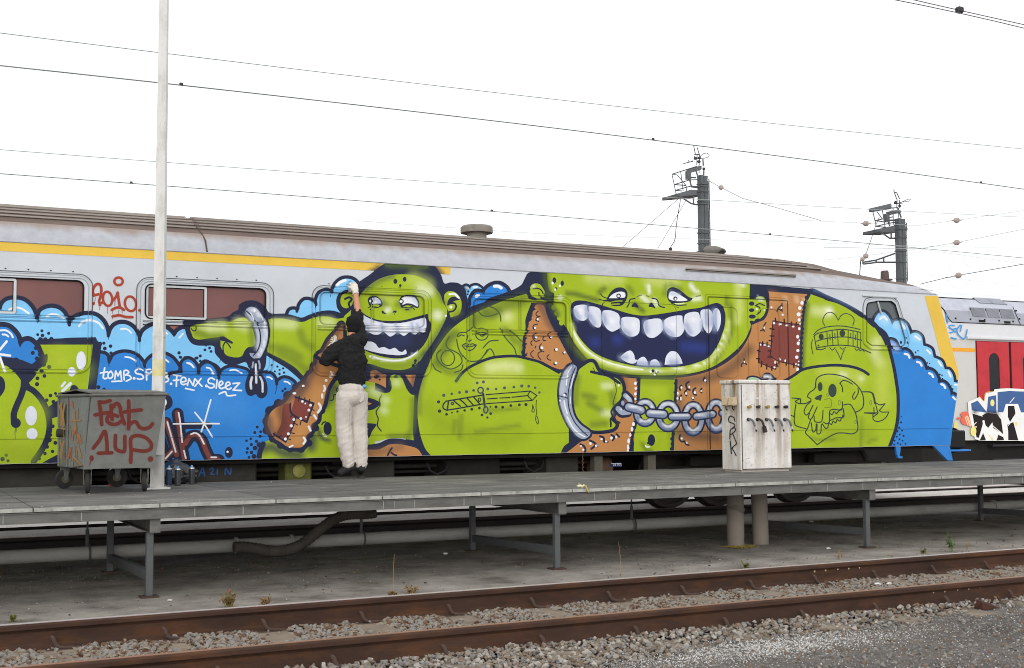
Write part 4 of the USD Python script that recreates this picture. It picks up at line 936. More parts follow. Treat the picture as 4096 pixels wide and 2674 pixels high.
# luggage hatch, doors and panel joints
bead('hatch_joint', ringpath(rrect(8.80, 10.03, 2.085, 3.09, 0.09)), 0.004, DARKL, 0.45)
for z in (1.305,):
    bead('panel_joint', [(1.05, z), (15.25, z)], 0.004, DARKL, 0.5, closed=False)
bead('panel_joint', [(8.33, 2.642), (8.33, 3.0)], 0.004, DARKL, 0.5, closed=False)
for x in (10.54,):
    bead('panel_joint', [(x, 1.05), (x, 3.26), (12.03, 3.26)], 0.0035, DARKL, 0.55, closed=False)
M_SEAL = M_RUBBER
bead('door_seal', [(10.585, 1.05), (10.585, 3.225), (12.03, 3.225), (12.03, 1.05)], 0.009, alb('1b1a1b'), 0.25, closed=False)
bead('door_joint', [(11.29, 1.05), (11.29, 3.22)], 0.004, DARKL, 0.5, closed=False)
for a, b in ((10.72, 11.10), (11.475, 11.865)):
    bead('door_panel_bead', ringpath(rrect(a, b, 2.07, 3.09, 0.09)), 0.009, LIGHT, 0.85)
# cab side window
cabo = cabw.buffer(0.055)
bead('cab_window_frame', ringpath(cabo), 0.010, LIGHT)
bead('cab_window_frame', ringpath(cabo.buffer(0.02)), 0.005, DARKL, 0.5)
bead('cab_window_seal', ringpath(cabw), 0.009, alb('1b1a1b'), 0.4)
obj('cab_window_pane', prism_y(cabw.buffer(0.008), YS+0.022, YS+0.026), M_CABGLASS, car)
_a, _b = PY('K', 640, 522, YS), PY('K', 690, 720, YS)
obj('sliding_sash', rod((_a[0], YS+0.008, _a[2]), (_b[0]-0.005, YS+0.008, _b[2]+0.06), 0.016, 6), M_ALU, car)
obj('window_hood', bx(13.50, 14.20, YS-0.03, YS, 3.345, 3.375, 0.008), M_ALU, car)
# roof: lofted sections that sink towards the cab
def roof_z(d): return 3.70+0.677*d-0.367*d*d
prof = [(0.0, 3.44), (0.0, 3.46), (0.02, 3.50), (0.075, 3.60), (0.14, 3.665), (0.20, 3.70)] + [(0.20+d, roof_z(d)) for d in (0.05, 0.12, 0.2, 0.3, 0.42, 0.56, 0.72, 0.92)] + [(1.45, 4.014)]
prof += [(2.9-a, z) for a, z in prof[-2::-1]]
prof = np.array(prof)
XR = [(-9, 1.0), (0.0, 1.0), (6.0, 1.0), (11.8, 1.0), (12.6, 0.985), (13.2, 0.92), (13.55, 0.80), (14.2, 0.66), (14.6, 0.565), (14.88, 0.53), (14.98, 0.40), (15.06, 0.18), (15.09, 0.02)]
def roof_strip(i0, i1):
    V = np.vstack([np.stack([np.full(i1-i0+1, x), YS+prof[i0:i1+1, 0], 3.44+(prof[i0:i1+1, 1]-3.44)*k], 1) for x, k in XR]); n = i1-i0+1
    F = [[i*n+j, (i+1)*n+j, (i+1)*n+j+1, i*n+j+1] for i in range(len(XR)-1) for j in range(n-1)]
    t = trimesh.Trimesh(V, np.array([q for f in F for q in (f[:3], [f[0], f[2], f[3]])]), process=False)
    return t
obj('cantrail', roof_strip(0, 5), M_CANT, car, smooth=True)
obj('roof', roof_strip(5, len(prof)-1), M_ROOF, car, smooth=True)
obj('far_side', bx(-9, 15.2, YS+2.888, YS+2.9, ZB, 3.45), M_GREY, car)
endpts = [(15.09, 3.44)]+[(p[0], p[2]) for p in _end[1:]]
_v = np.array([(x, y, z) for x, z in endpts for y in (YS, YS+2.9)])
obj('cab_front', trimesh.Trimesh(_v, np.array([f for i in range(len(endpts)-1) for f in ([2*i, 2*i+1, 2*i+2], [2*i+1, 2*i+3, 2*i+2])]), process=False), M_GREY, car)
for d, xe in ((0.335, 12.95), (0.43, 12.75), (0.545, 12.55), (0.69, 12.3), (0.9, 12.0)):
    zz = roof_z(d-0.20)
    obj('roof_rib', cat_([tube([(-9, YS+d, zz), (3.36, YS+d, zz)], 0.016, 6), tube([(3.42, YS+d, zz), (xe, YS+d, zz-0.005), (xe+0.3, YS+d+0.02, zz-0.05)], 0.016, 6)]), M_RIB, car, smooth=True)
    obj('rib_grime', bx(-9, xe, YS+d-.036, YS+d-.012, roof_z(d-.20)-.026, roof_z(d-.20)-.008), M_RIBSHADE, car)  # added dark strip, stands in for the shadow line along the rib
obj('roof_joint', tube([(3.42, YS-0.002, 3.46), (3.415, YS+0.07, 3.605), (3.40, YS+0.2, 3.705), (3.36, YS+0.5, roof_z(0.3)), (3.33, YS+0.9, roof_z(0.7))], 0.010, 6), M('roof_joint_seal', '4f4640'), car)
obj('drip_edge', tube([(-9, YS-0.004, 3.452), (15.05, YS-0.004, 3.448)], 0.009, 6), M_CANT, car)
obj('rain_strip', cat_([bx(10.25, 12.25, YS+0.05, YS+0.105, 3.592, 3.612), bx(10.25, 12.25, YS+0.05, YS+0.06, 3.60, 3.635)]), M_RIB, car)
obj('roof_ventilator', cat_([lathe([(0, 4.0), (0.14, 4.0), (0.14, 4.11), (0.16, 4.115), (0.16, 4.13), (0.13, 4.13)], 24), lathe([(0, 4.12), (0.225, 4.12), (0.228, 4.135), (0.225, 4.20), (0.20, 4.222), (0, 4.228)], 28)]).apply_translation([7.42, 15.45, -0.04]), M('vent_metal', '88837a', rough=0.7, dirt='4f453c', dscale=6), car, smooth=40)
obj('horn', cat_([lathe([(0, 0), (0.13, 0), (0.12, 0.02), (0.07, 0.025), (0.065, 0.14), (0.05, 0.16), (0, 0.16)], 16)]).apply_translation([14.75, 15.2, 3.735]), M('horn_metal', '5b4a44', rough=0.6), car, smooth=40)
for pts in ([('K', 185, 262), ('K', 245, 318), ('K', 580, 342), ('K', 1270, 396)], [('K', 310, 280), ('K', 360, 325)], [('K', 525, 290), ('K', 575, 342)], [('K', 625, 290), ('K', 680, 345)]):
    q = [PY(k, x, y, YS+0.10) for k, x, y in pts]
    obj('roof_panel_joint', tube([(a[0], YS+0.03+(0.11 if a[2] > 3.52 else 0.02), a[2]) for a in q], 0.004, 5), M_DARK2, car)
# running gear and gear under the floor
obj('underframe', bx(-9, 15.1, YS+0.10, YS+2.8, 0.985, ZB-0.003), M_DARK, car)
obj('far_gear', bx(-9, 15.0, YS+1.9, YS+2.2, .60, .94), M_DARK, car)
for x0, x1, z0, mt in ((-3, 0.6, .6, M_DARK), (1.0, 2.2, .6, M_DARK2), (3.36, 4.12, .6, M_DARK2), (5.3, 5.9, .62, M_DARK2), (6.6, 7.4, .62, M_DARK), (8.1, 8.6, .6, M_DARK2)):
    obj('equipment_box', bx(x0, x1, YS+0.3, YS+1.0, z0, 0.984, 0.02), mt, car)
M_AXLE = M('axle_box_green', '5d5f2c', rough=0.7, dirt='2a2a18', dscale=6)
obj('axle_box', bx(4.47, 4.80, YS+0.28, YS+0.6, 0.55, 0.983, 0.02), M_AXLE, car)
obj('axle_cap', lathe([(0, 0), (0.075, 0), (0.08, 0.03), (0.03, 0.045), (0, 0.045)], 20, 'y').apply_transform(trimesh.transformations.rotation_matrix(np.pi, [0,0,1])).apply_translation([4.63, YS+0.28, 0.875]), M('axle_cap_paint', '8b8a4a', rough=0.6), car)
T_ = Sheet(); 
def wheel(x):
    w = lathe([(0, -0.05), (0.12, -0.06), (0.13, -0.03), (0.38, -0.02), (0.40, -0.06), (0.455, -0.06), (0.46, 0.05), (0.49, 0.055), (0.49, 0.075), (0.3, 0.06), (0, 0.06)], 40, 'y')
    w.apply_translation([x, YS+0.72, 0.186+0.46]); return w
for bogie_x in ((10.35, 11.22), (12.7, 13.75)):
    for x in bogie_x: obj('wheel', wheel(x), M_STEELDARK, car, smooth=40)
for x0, x1 in ((9.9, 11.7), (12.2, 14.2)):
    obj('bogie_frame', cat_([bx(x0, x1, YS+0.38, YS+0.55, 0.56, 0.80, 0.02), bx(x0+.6, x1-.6, YS+0.36, YS+0.5, 0.80, 0.94)]), M_DARK, car)
for x in (8.75, 9.62):
    obj('bracket', bx(x, x+0.13, YS+0.14, YS+0.25, 0.6, 1.0), M('grey_bracket_%d' % int(x), '5e5a50', rough=0.7), car)
M_BLUE = M('blue_overspray', alb('3184d6'), rough=0.45, scale=3, vary=0.08)
obj('step_bracket', prism_y([(p[0], p[2]) for p in (PY('L', 862, 1150, YS), PY('L', 920, 1150, YS), PY('L', 915, 1210, YS), PY('L', 905, 1262, YS), PY('L', 940, 1268, YS), PY('L', 940, 1292, YS), PY('L', 890, 1290, YS), PY('L', 872, 1240, YS))], YS+0.01, YS+0.05), M_BLUE, car)
obj('rail_guard', prism_y([(p[0], p[2]) for p in (PY('L', 1305, 1138, YS), PY('L', 1500, 1135, YS), PY('L', 1540, 1318, YS), PY('L', 1480, 1318, YS))], YS+0.01, YS+0.06), M_BLUE, car)
obj('buffer_beam', bx(15.28, 15.62, YS+0.35, YS+2.6, 0.98, 1.26, 0.02), M_DARK, car)
obj('buffer', cat_([rod((15.5, YS+0.6, 1.1), (15.95, YS+0.6, 1.1), 0.09, 14), rod((15.95, YS+0.6, 1.1), (15.98, YS+0.6, 1.1), 0.21, 20)]), M_DARK, car)
obj('coupler_housing', bx(15.30, 15.80, YS+.16, YS+.5, .985, 1.27, .02), M_RUBBER, car)
obj('buffer_step', bx(15.36, 15.86, YS+0.12, YS+0.30, 0.935, 0.962), M_BLUE, car)

us = Sheet(); us.part = 'writing'
us.T('D', '3a66a8', 18, "285,1500 330,1405 352,1500", "300,1465 345,1462", "412,1425 445,1408 458,1432 425,1478 465,1482", "505,1425 500,1482", "595,1485 605,1412 655,1482 668,1410")
def on_box(V, deep): return on_plane_y(V[:, 0], V[:, 1], YS+0.296)
for part, (V, F, C) in us.meshes(Polygon([(780, 1850), (940, 1850), (940, 1930), (780, 1930)]), on_box).items():
    obj('box_writing', trimesh.Trimesh(V, F, process=False), PAINT, car, color=C, label='blue sprayed letters on a box under the floor')
p_ = PY('H', 1315, 1395, YS+.12); q_ = PY('H', 1442, 1345, YS+.12)
obj('number_plate', bx(p_[0], q_[0], YS+.115, YS+.125, p_[2], q_[2]), M('dark_blue_plate', '23305c', rough=.4), car)
tx = meshkit.text_mesh('24 PI', .030, .002); v = tx.vertices.copy(); tx.vertices = np.stack([v[:, 0]+p_[0]+.035, YS+.1145-v[:, 2], v[:, 1]+p_[2]+.012], 1); tx.invert()
obj('plate_writing', tx, M('plate_white', 'dfe1e6'), car)
obj('plate_border', cat_([bx(p_[0]+.01, q_[0]-.005, YS+.113, YS+.115, z-.003, z+.003) for z in (q_[2]-.006,)]+[bx(q_[0]-.010, q_[0]-.004, YS+.113, YS+.115, p_[2]+.006, q_[2]-.006)]), UsdShade.Material.Get(stage, '/World/Looks/plate_white'), car)
at_ = PY('H', 1210, 1400, YS+.5); obj('air_tank', tube([(at_[0]-.17, YS+.55, .80), (at_[0]-.12, YS+.55, .80), (at_[0]+.12, YS+.55, .80), (at_[0]+.17, YS+.55, .80)], [.08, .16, .16, .08], 18), M('rusty_tank', '6b5546', rough=.7), car, smooth=True)
ch_ = PY('H', 985, 1240, YS+.08); obj('chain', tube([ch_+[.006*math.sin(i*2.2), 0, -.019*i] for i in range(14)], .005, 5), M('rusty_chain', '8a5a3c', rough=.8), car)

for y_, z_, r_ in ((YS+.6, .90, .03), (YS+.8, .82, .02)):
    obj('air_pipe', tube([(-9, y_, z_), (9.3, y_, z_-.01)], r_, 8), M_DARK2, car, smooth=True)
for x_ in (0.9, 2.6, 4.95, 6.3, 7.7):
    obj('hose', tube([(x_, YS+.2, .93), (x_+.03, YS+.17, .84), (x_+.12, YS+.16, .79), (x_+.25, YS+.18, .84), (x_+.3, YS+.22, .93)], .016, 8), M_RUBBER, car, smooth=True)
# ------------------------------------------------------------------ ground and tracks
rng = np.random.default_rng(7)
def ground_mat(name, c0, c1, dark, grit, scale=1.3, bump=0.5, bscale=55.0, grit_scale=160.0, moss=None):
    return usdkit.material(stage, '/World/Looks/'+name, {
        'g': ('geometry', {}), 'n1': ('noise_texture', {'scale': scale, 'detail': 9.0, 'roughness': 0.72}),
        'r1': ('rgb_ramp', {'ramp': [(0.28, alb(dark)), (0.47, alb(c0)), (0.7, alb(c1))]}),
        'n2': ('noise_texture', {'scale': grit_scale, 'detail': 3.0, 'roughness': 0.8}),
        'r2': ('rgb_ramp', {'ramp': [(0.30, (0.45,)*3), (0.5, (1,1,1)), (0.68, (1.0,)*3), (0.78, (grit,)*3)]}),
        'm': ('mix', {'mix_type': 'multiply', 'fac': 1.0}),
        'n3': ('noise_texture', {'scale': bscale, 'detail': 8.0, 'roughness': 0.75}), 'b': ('bump', {'strength': bump, 'distance': 0.03}),
        'sx': ('separate_xyz', {}), 'my': ('map_range', {'from_min': 12.0, 'from_max': 12.55, 'to_min': 0.0, 'to_max': 1.0, 'clamp': True}), 'my2': ('map_range', {'from_min': 13.3, 'from_max': 12.9, 'to_min': 0.0, 'to_max': 0.75, 'clamp': True}), 'n5': ('noise_texture', {'scale': 5.0, 'detail': 8.0, 'roughness': .75}), 'r5': ('map_range', {'from_min': .45, 'from_max': .62, 'to_min': 0.0, 'to_max': 1.0, 'clamp': True}), 'mm': ('math', {'math_type': 'multiply'}), 'mm2': ('math', {'math_type': 'multiply'}), 'mo': ('mix', {'color2': alb('5d6138')}),
        'p': ('principled_bsdf', {'roughness': 0.92, 'specular_ior_level': 0.1})},
        [('g.position', 'n1.vector'), ('g.position', 'n2.vector'), ('g.position', 'n3.vector'), ('n1.fac', 'r1.fac'), ('n2.fac', 'r2.fac'), ('r1.color', 'm.color1'), ('r2.color', 'm.color2'),
         ('g.position', 'sx.vector'), ('sx.y', 'my.value'), ('sx.y', 'my2.value'), ('g.position', 'n5.vector'), ('n5.fac', 'r5.value'), ('my.result', 'mm.value1'), ('r5.result', 'mm.value2'), ('mm.value', 'mm2.value1'), ('my2.result', 'mm2.value2'), ('mm2.value', 'mo.fac'), ('m.color', 'mo.color1'), ('mo.color', 'p.base_color'), ('n3.fac', 'b.height'), ('b.normal', 'p.normal')], surface='p.BSDF')
M_GROUND = ground_mat('packed_dirt', '88827a', 'aca69c', '4d4740', 1.9, scale=1.6)
M_BASE = ground_mat('ballast_base', '3c352f', '514840', '2a2521', 1.5, scale=6.0, bump=0.9, bscale=30.0, grit_scale=60.0)
M_CINDER = ground_mat('cinder_path', '74706d', '928b86', '4a4543', 1.9, scale=0.9, bump=1.0, bscale=70.0, grit_scale=210.0)
M_PALEBED = ground_mat('pale_trackbed', 'cfc9c2', 'e0dad3', 'a8a29b', 1.1, scale=5.0, bump=0.12, bscale=22.0, grit_scale=40.0)

def sheet_xy(poly, z, step=None, rough=0.0, seed=0):
    v, f = trimesh.creation.triangulate_polygon(poly, engine='earcut')
    return trimesh.Trimesh(np.column_stack([v, np.full(len(v), z)]), f, process=False)
gm = trimesh.Trimesh(np.array([[-400, -120, 0], [600, -120, 0], [600, 900, 0], [-400, 900, 0.0]]), np.array([[0, 1, 2], [0, 2, 3]]), process=False)
tag(obj('ground', gm, M_GROUND), kind='structure')
tag(obj('trackbed', sheet_xy(sbox(-60, 14.55, 200, 25), 0.004), M_PALEBED), kind='structure')
for y0_, y1_ in ((15.135, 16.53), (16.64, 19.12)):
    tag(obj('trackbed_fill', bx(-60, 150, y0_, y1_, 0.0, .150), M_PALEBED), kind='structure')
def wavy(x0, x1, y0, y1, amp, seed):
    xs = np.arange(x0, x1+.01, 0.12)
    lo = y0+amp*(meshkit.fbm(np.stack([xs*1.3, xs*0, xs*0], 1), 4, seed)-0.5)*2
    hi = y1+amp*(meshkit.fbm(np.stack([xs*1.3, xs*0+5, xs*0], 1), 4, seed+3)-0.5)*2
    return Polygon(list(zip(xs, lo))+list(zip(xs[::-1], hi[::-1])))
tag(obj('ballast_bed', sheet_xy(wavy(-20, 60, 5.2, 9.02, 0.22, 3), 0.004), M_BASE), kind='structure')
cx = np.arange(-20, 60, 0.15)
edge = np.interp(cx, [-20, 3, 4, 4.7, 5.3, 6.3, 7.0, 7.7, 9, 60], [5.3, 6.0, 6.40, 6.70, 6.84, 6.72, 6.88, 7.03, 7.12, 7.12])
edge = edge+0.10*(meshkit.fbm(np.stack([cx*2.2, cx*0, cx*0], 1), 4, 9)-0.5)*2
tag(obj('cinder_path', sheet_xy(Polygon(list(zip(cx, edge))+[(60, -40), (-20, -40)]), 0.009), M_CINDER), kind='structure')

RAILP = [(-.075, 0), (.075, 0), (.075, .011), (.03, .024), (.012, .04), (.009, .075), (.010, .112), (.022, .128), (.036, .136), (.0365, .160), (.030, .170), (.018, .1725), (-.018, .1725), (-.030, .170), (-.0365, .160), (-.036, .136), (-.022, .128), (-.010, .112), (-.009, .075), (-.012, .04), (-.03, .024), (-.075, .011)]
M_RAIL = M('rusty_rail', '44322a', rough=0.8, spec=0.15, scale=4, vary=0.3, dirt='6a4429', dscale=3.5, damt=0.7, bump=0.3, bscale=120, stretch=(0.6, 2, 2))
M_RAILTOP = M('worn_rail_head', 'c2b6b4', rough=0.30, metal=0.6, scale=2, vary=0.10, dirt='8a6a58', dscale=2.5, damt=0.35, stretch=(0.3, 4, 1))
M_RAILTOP2 = M('rusted_rail_head', '83604a', rough=0.55, metal=0.25, scale=3, vary=0.15, dirt='7a5240', dscale=3, damt=0.6, stretch=(0.4, 3, 1))
M_RAILDARK = M('dark_far_rail', '2a2422', rough=0.8, scale=4, vary=0.2)
M_SLEEPER = M('weathered_sleeper', '7c6f60', rough=0.9, scale=9, vary=0.25, dirt='50463b', dscale=5, damt=0.8, bump=0.4, bscale=40)
M_CLIP = M('rusty_clip', '4c3b33', rough=0.8, scale=30, vary=0.25, dirt='3f2e26', dscale=20)
def clip_mesh(x, y, s=1.0):
    p = np.array([(-.045, .012, .118), (-.035, .004, .112), (-.024, -.004, .095), (-.018, -.012, .07), (-.006, -.022, .045), (.02, -.032, .030), (.065, -.042, .024), (.12, -.05, .026), (.165, -.052, .020)])
    r = np.array([.010, .017, .020, .020, .019, .018, .016, .014, .010])
    a = tube(p*s+[x, y, 0.008], r*s, 8)
    return cat_([a, bx(x-.07, x+.09, y-.07, y+.06, 0.0, 0.022)])
def track(y0, y1, x0, x1, zt, label, near=True):
    tr = thing('railway_track', label, 'railway track')
    for k, y in enumerate((y0, y1)):
        pr = [(y+a, zt-.1725+b) for a, b in RAILP]
        obj('rail', prism_x(pr, x0, x1), M_RAIL if near else M_RAILDARK, tr, smooth=25)
        w = 0.026 if k else 0.020
        obj('running_surface', bx(x0, x1, y-w+(.004 if k else 0), y+w, zt-.002, zt+.0015), (M_RAILTOP if k else M_RAILTOP2), tr)
    return tr
near = track(7.20, 8.705, -4, 70, 0.186, 'rusty near railway track with clipped rails running across the foreground')
proto_sl = None
for k in range(-5, 26):
    x = 3.22+0.708*k
    s = bx(x-.125+rng.normal(0, .006), x+.125, 6.72, 9.18, -0.15, 0.022+rng.normal(0, .003), 0.015)
    obj('sleeper', s, M_SLEEPER, near)
    for y in (7.12, 8.625): obj('rail_clip', clip_mesh(x+rng.normal(0, .012), y, .78), M_CLIP, near, smooth=50)
M_MARK = M('cream_paint_mark', 'b9a98c', rough=0.8, scale=40, vary=0.4)
for pts, Y in (([(955, 738), (1030, 730), (1113, 722), (1187, 718), (1260, 712)], 8.694), ([(1763, 878), (1840, 872), (1927, 860), (2003, 853), (2080, 843)], 7.189)):
    for x, y in pts:
        p = on_plane_y(2696+x/1.7, 1850+y/1.7, Y)[0]
        obj('paint_mark', lathe([(0, 0), (0.011, 0), (0.010, .003), (0, .004)], 10, 'y').apply_scale([0.8, 1, 1.5]).apply_transform(trimesh.transformations.rotation_matrix(np.pi, [0, 0, 1])).apply_translation([p[0], Y, p[2]]), M_MARK, near)
mid = track(15.08, 16.585, -12, 90, 0.186, 'dark track under the painted railcar, seen below the platform', near=False)
far = track(19.2, 20.705, -12, 120, 0.186, 'track under the white train with red doors', near=False)

# ballast: loose stones nobody could count
def stone(seed, flat):
    r = np.random.default_rng(seed)
    p = r.normal(size=(10, 3)); p /= np.linalg.norm(p, axis=1)[:, None]; p *= r.uniform(.75, 1.1, (10, 1)); p *= [1.0, r.uniform(.65, .9), flat*r.uniform(.6, .9)]
    return mani(manifold3d.Manifold.hull_points(p))
STONES = [M('stone_'+n, c, rough=0.9, scale=30, vary=0.22, dirt=d, dscale=14, damt=0.6) for n, c, d in
          (('brown', '7b6a5b', '4a3f37'), ('tan', '8f8374', '594e43'), ('grey', '8b867f', '57514b'), ('pale', 'a7a199', '6e6861'), ('rust', '69503e', '44342a'), ('slate', '787471', '4c4845'))]
WHITE_SPECK = M('white_chip', 'd9d7d4', rough=0.8, scale=30, vary=0.1)
def scatter(name, pts, sizes, mats, seed, flat=0.9, kind='stuff', label=None, cat='gravel'):
    path = numbered('/World', name)
    pi = UsdGeom.PointInstancer.Define(stage, path)
    r = np.random.default_rng(seed); n = len(pts); protos = []
    for i in range(len(mats)):
        usdkit.mesh(stage, f'{path}/stone_{i+1:03d}', stone(seed*31+i, flat), mats[i]); protos.append(f'{path}/stone_{i+1:03d}')
    pi.CreatePrototypesRel().SetTargets([Sdf.Path(p) for p in protos])
    pi.CreateProtoIndicesAttr(Vt.IntArray.FromNumpy(r.integers(0, len(mats), n).astype(np.int32)))
    pi.CreatePositionsAttr(Vt.Vec3fArray.FromNumpy(np.asarray(pts, np.float32)))
    pi.CreateScalesAttr(Vt.Vec3fArray.FromNumpy((np.asarray(sizes)[:, None]*np.ones(3)).astype(np.float32)))
    a = r.uniform(0, 2*np.pi, n); tx, ty = r.normal(0, .35, n), r.normal(0, .35, n)
    q = np.stack([np.cos(a/2), tx*.5, ty*.5, np.sin(a/2)], 1); q /= np.linalg.norm(q, axis=1)[:, None]
    pi.CreateOrientationsAttr(Vt.QuathArray([Gf.Quath(float(w), float(x), float(y), float(z)) for w, x, y, z in q]))
    return tag(pi, label, cat, None, kind)
def in_view(p, pad=140):
    d = p-EYE; z = d@CF
    x, y = 2048+FPX*(d@CR)/z, 1337-FPX*(d@CU)/z
    return (z > 0) & (x > -pad) & (x < 4096+pad) & (y < 2674+pad)
def cast(n, x0, x1, y0, y1, dens=None, seed=0):
    r = np.random.default_rng(seed); p = np.stack([r.uniform(x0, x1, n), r.uniform(y0, y1, n), np.zeros(n)], 1)
    if dens is not None: p = p[r.uniform(size=n) < dens(p)]
    return p[in_view(p)]
mound = lambda p: 0.02*(meshkit.fbm(p*[2.5, 2.5, 0], 3, 5)-0.5)
p = cast(56000, 0, 15, 7.24, 8.66, lambda q: np.where((np.abs(((q[:, 0]-3.22+.354) % .708)-.354) < .12) & (q[:, 1] > 8.28-0.25*meshkit.noise(q*[9, 3, 0])), 0.07, 0.92), 1)
r = np.random.default_rng(2); s = r.uniform(.012, .033, len(p)); p[:, 2] = s*.3+0.018*r.uniform(0, 1, len(p))+mound(p)
scatter('ballast', p, s, [STONES[0], STONES[1], STONES[2], STONES[4], STONES[1], STONES[2]], 3, label='brown ballast stones between the two near rails')
def front_d(q):
    e = np.interp(q[:, 0], cx, edge); d = q[:, 1]-e
    return np.clip(0.35+d*2.2, 0.0, .95)*np.where(q[:, 1] < 7.13, 1, 0)
p = cast(60000, 0.5, 13, 4.6, 7.13, front_d, 4)
r = np.random.default_rng(5); s = r.uniform(.010, .030, len(p)); p[:, 2] = s*.3+0.02*r.uniform(0, 1, len(p))+mound(p)+np.clip(.03-(7.13-p[:, 1])*.1, 0, 1)
scatter('ballast', p, s, [STONES[2], STONES[1], STONES[5], STONES[0], STONES[2], STONES[3], STONES[0]], 6, label='grey and tan stones in front of the near rail')
p = cast(90000, 1.5, 12, 4.6, 7.2, lambda q: np.clip(0.9-(q[:, 1]-np.interp(q[:, 0], cx, edge))*2.5, 0, .9), 7)
r = np.random.default_rng(8); s = r.uniform(.003, .009, len(p))*np.where(r.uniform(size=len(p)) < .08, 2.6, 1); p[:, 2] = .009+s*.3
scatter('gravel', p, s, [STONES[5], STONES[2], STONES[5], STONES[2], STONES[5], STONES[0]], 9, label='fine dark gravel of the path in front of the tracks')
def white_d(q):
    c = np.exp(-(((q[:, 0]-5.15)/0.85)**2+((q[:, 1]-6.47-(q[:, 0]-5.15)*.05)/0.22)**2)); return np.clip(c*.95+.03, 0, 1)*(q[:, 1] < np.interp(q[:, 0], cx, edge)+.25)
p = cast(120000, 3, 9, 5.2, 7.0, white_d, 10)
r = np.random.default_rng(11); s = r.uniform(.0025, .0070, len(p)); p[:, 2] = .013+s*.4
scatter('chippings', p, s, [WHITE_SPECK, STONES[3], WHITE_SPECK], 12, label='white chippings strewn over the dark gravel', cat='chippings')
p = cast(9000, 0, 16, 8.95, 14.0, lambda q: .12+.5*(meshkit.fbm(q*[1.1, 2.2, 0], 3, 8) > .6), 13)
r = np.random.default_rng(14); s = r.uniform(.003, .011, len(p)); p[:, 2] = s*.3
scatter('grit', p, s, [STONES[5], STONES[0], STONES[5], STONES[3], STONES[4]], 15, label='loose grit on the dirt below the platform', cat='grit')
p = cast(1500, 0, 16, 9.0, 14.0, lambda q: .1+.9*(meshkit.fbm(q*[.9, 1.8, 0], 3, 21) > .58), 33)
r = np.random.default_rng(34); s = r.uniform(.008, .022, len(p)); p[:, 2] = s*.25
scatter('clods', p, s, [M('dark_clod', '4b443d', rough=.95), STONES[4], STONES[5], M('leaf_scrap', '7a6a48', rough=.9)], 35, flat=.5, label='dark clods and scraps on the dirt below the platform', cat='debris')
p = cast(3500, 0.5, 40, 14.4, 15.0, lambda q: .95, 16); r = np.random.default_rng(17); s = r.uniform(.02, .05, len(p)); p[:, 2] = s*.35
scatter('ballast', p, s, [STONES[3], STONES[2], STONES[3], STONES[1]], 18, label='pale stones of the trackbed behind the platform')

# ------------------------------------------------------------------ the raised service platform
PZ, PY0, PY1 = 0.80, 10.74, 14.10
M_DECK = usdkit.material(stage, '/World/Looks/worn_deck', {
    'g': ('geometry', {}), 'mp': ('mapping', {'scale': (0.8, 3.0, 1.0)}), 'oi': ('object_info', {}),
    'n1': ('noise_texture', {'scale': 1.9, 'detail': 10.0, 'roughness': 0.75}), 'r1': ('rgb_ramp', {'ramp': [(0.32, alb('3d3b39')), (0.43, alb('5f5e5c')), (0.56, alb('74726e')), (0.68, alb('9a968e'))]}),
    'n2': ('noise_texture', {'scale': 90.0, 'detail': 3.0}), 'r2': ('rgb_ramp', {'ramp': [(0.3, (0.62,)*3), (0.55, (1.04,)*3), (0.66, (1.1,)*3), (0.75, (1.9,)*3)]}),
    'm': ('mix', {'mix_type': 'multiply', 'fac': 1.0}), 'ro': ('rgb_ramp', {'ramp': [(0.0, (0.76,)*3), (1.0, (1.06, 1.05, 1.02))]}), 'm2': ('mix', {'mix_type': 'multiply', 'fac': 1.0}),
    'w': ('wave_texture', {'scale': 14.0, 'bands_direction': 'diagonal'}), 'b': ('bump', {'strength': 0.25, 'distance': 0.006}),
    'p': ('principled_bsdf', {'roughness': 0.82, 'specular_ior_level': 0.2})},
    [('g.position', 'mp.vector'), ('mp.vector', 'n1.vector'), ('g.position', 'n2.vector'), ('n1.fac', 'r1.fac'), ('n2.fac', 'r2.fac'), ('r1.color', 'm.color1'), ('r2.color', 'm.color2'), ('oi.random', 'ro.fac'),
     ('m.color', 'm2.color1'), ('ro.color', 'm2.color2'), ('m2.color', 'p.base_color'), ('g.position', 'w.vector'), ('w.fac', 'b.height'), ('b.normal', 'p.normal')], surface='p.BSDF')
M_EDGE = M('deck_edge', 'a9a9a3', rough=0.85, scale=14, vary=0.25, dirt='67665f', dscale=9, damt=0.8)
M_BEAM = M('grey_platform_steel', '6e6d6a', rough=0.65, metal=0.05, scale=7, vary=0.22, dirt='4a4845', dscale=4.2, damt=0.85, bump=0.1, bscale=30, stretch=(0.6, 2, 2))
M_POST = M('platform_post_steel', '585b5c', rough=0.6, metal=0.1, scale=7, vary=0.14, dirt='4d4c48', dscale=5)
M_SEAM = M('weld_seam', 'a5a6a3', rough=0.7, scale=20)
plat = thing('service_platform', 'long grey raised platform on steel posts beside the painted railcar', 'platform')
for i in range(-8, 42):
    x0 = 1.172+1.006*i
    for y0, y1 in ((PY0, 12.18), (12.18, PY1)):
        z = PZ+rng.normal(0, .0012)
        obj('deck_slab', bx(x0+.004, x0+1.002, y0+(.004 if y0 > PY0 else 0), y1-.004, z-.038, z, 0.004), M_DECK, plat)
    obj('edge_strip', bx(x0+.005, x0+1.001, PY0-.0025, PY0+.010, PZ-.036, PZ-.004), M_EDGE, plat)
def channel(y, d, x0, x1, z0, z1):
    p = [(y, z0), (y, z1), (y+.05*d, z1), (y+.05*d, z1-.008), (y+.008*d, z1-.008), (y+.008*d, z0+.008), (y+.05*d, z0+.008), (y+.05*d, z0)]
    return prism_x(p if d > 0 else p[::-1], x0, x1)
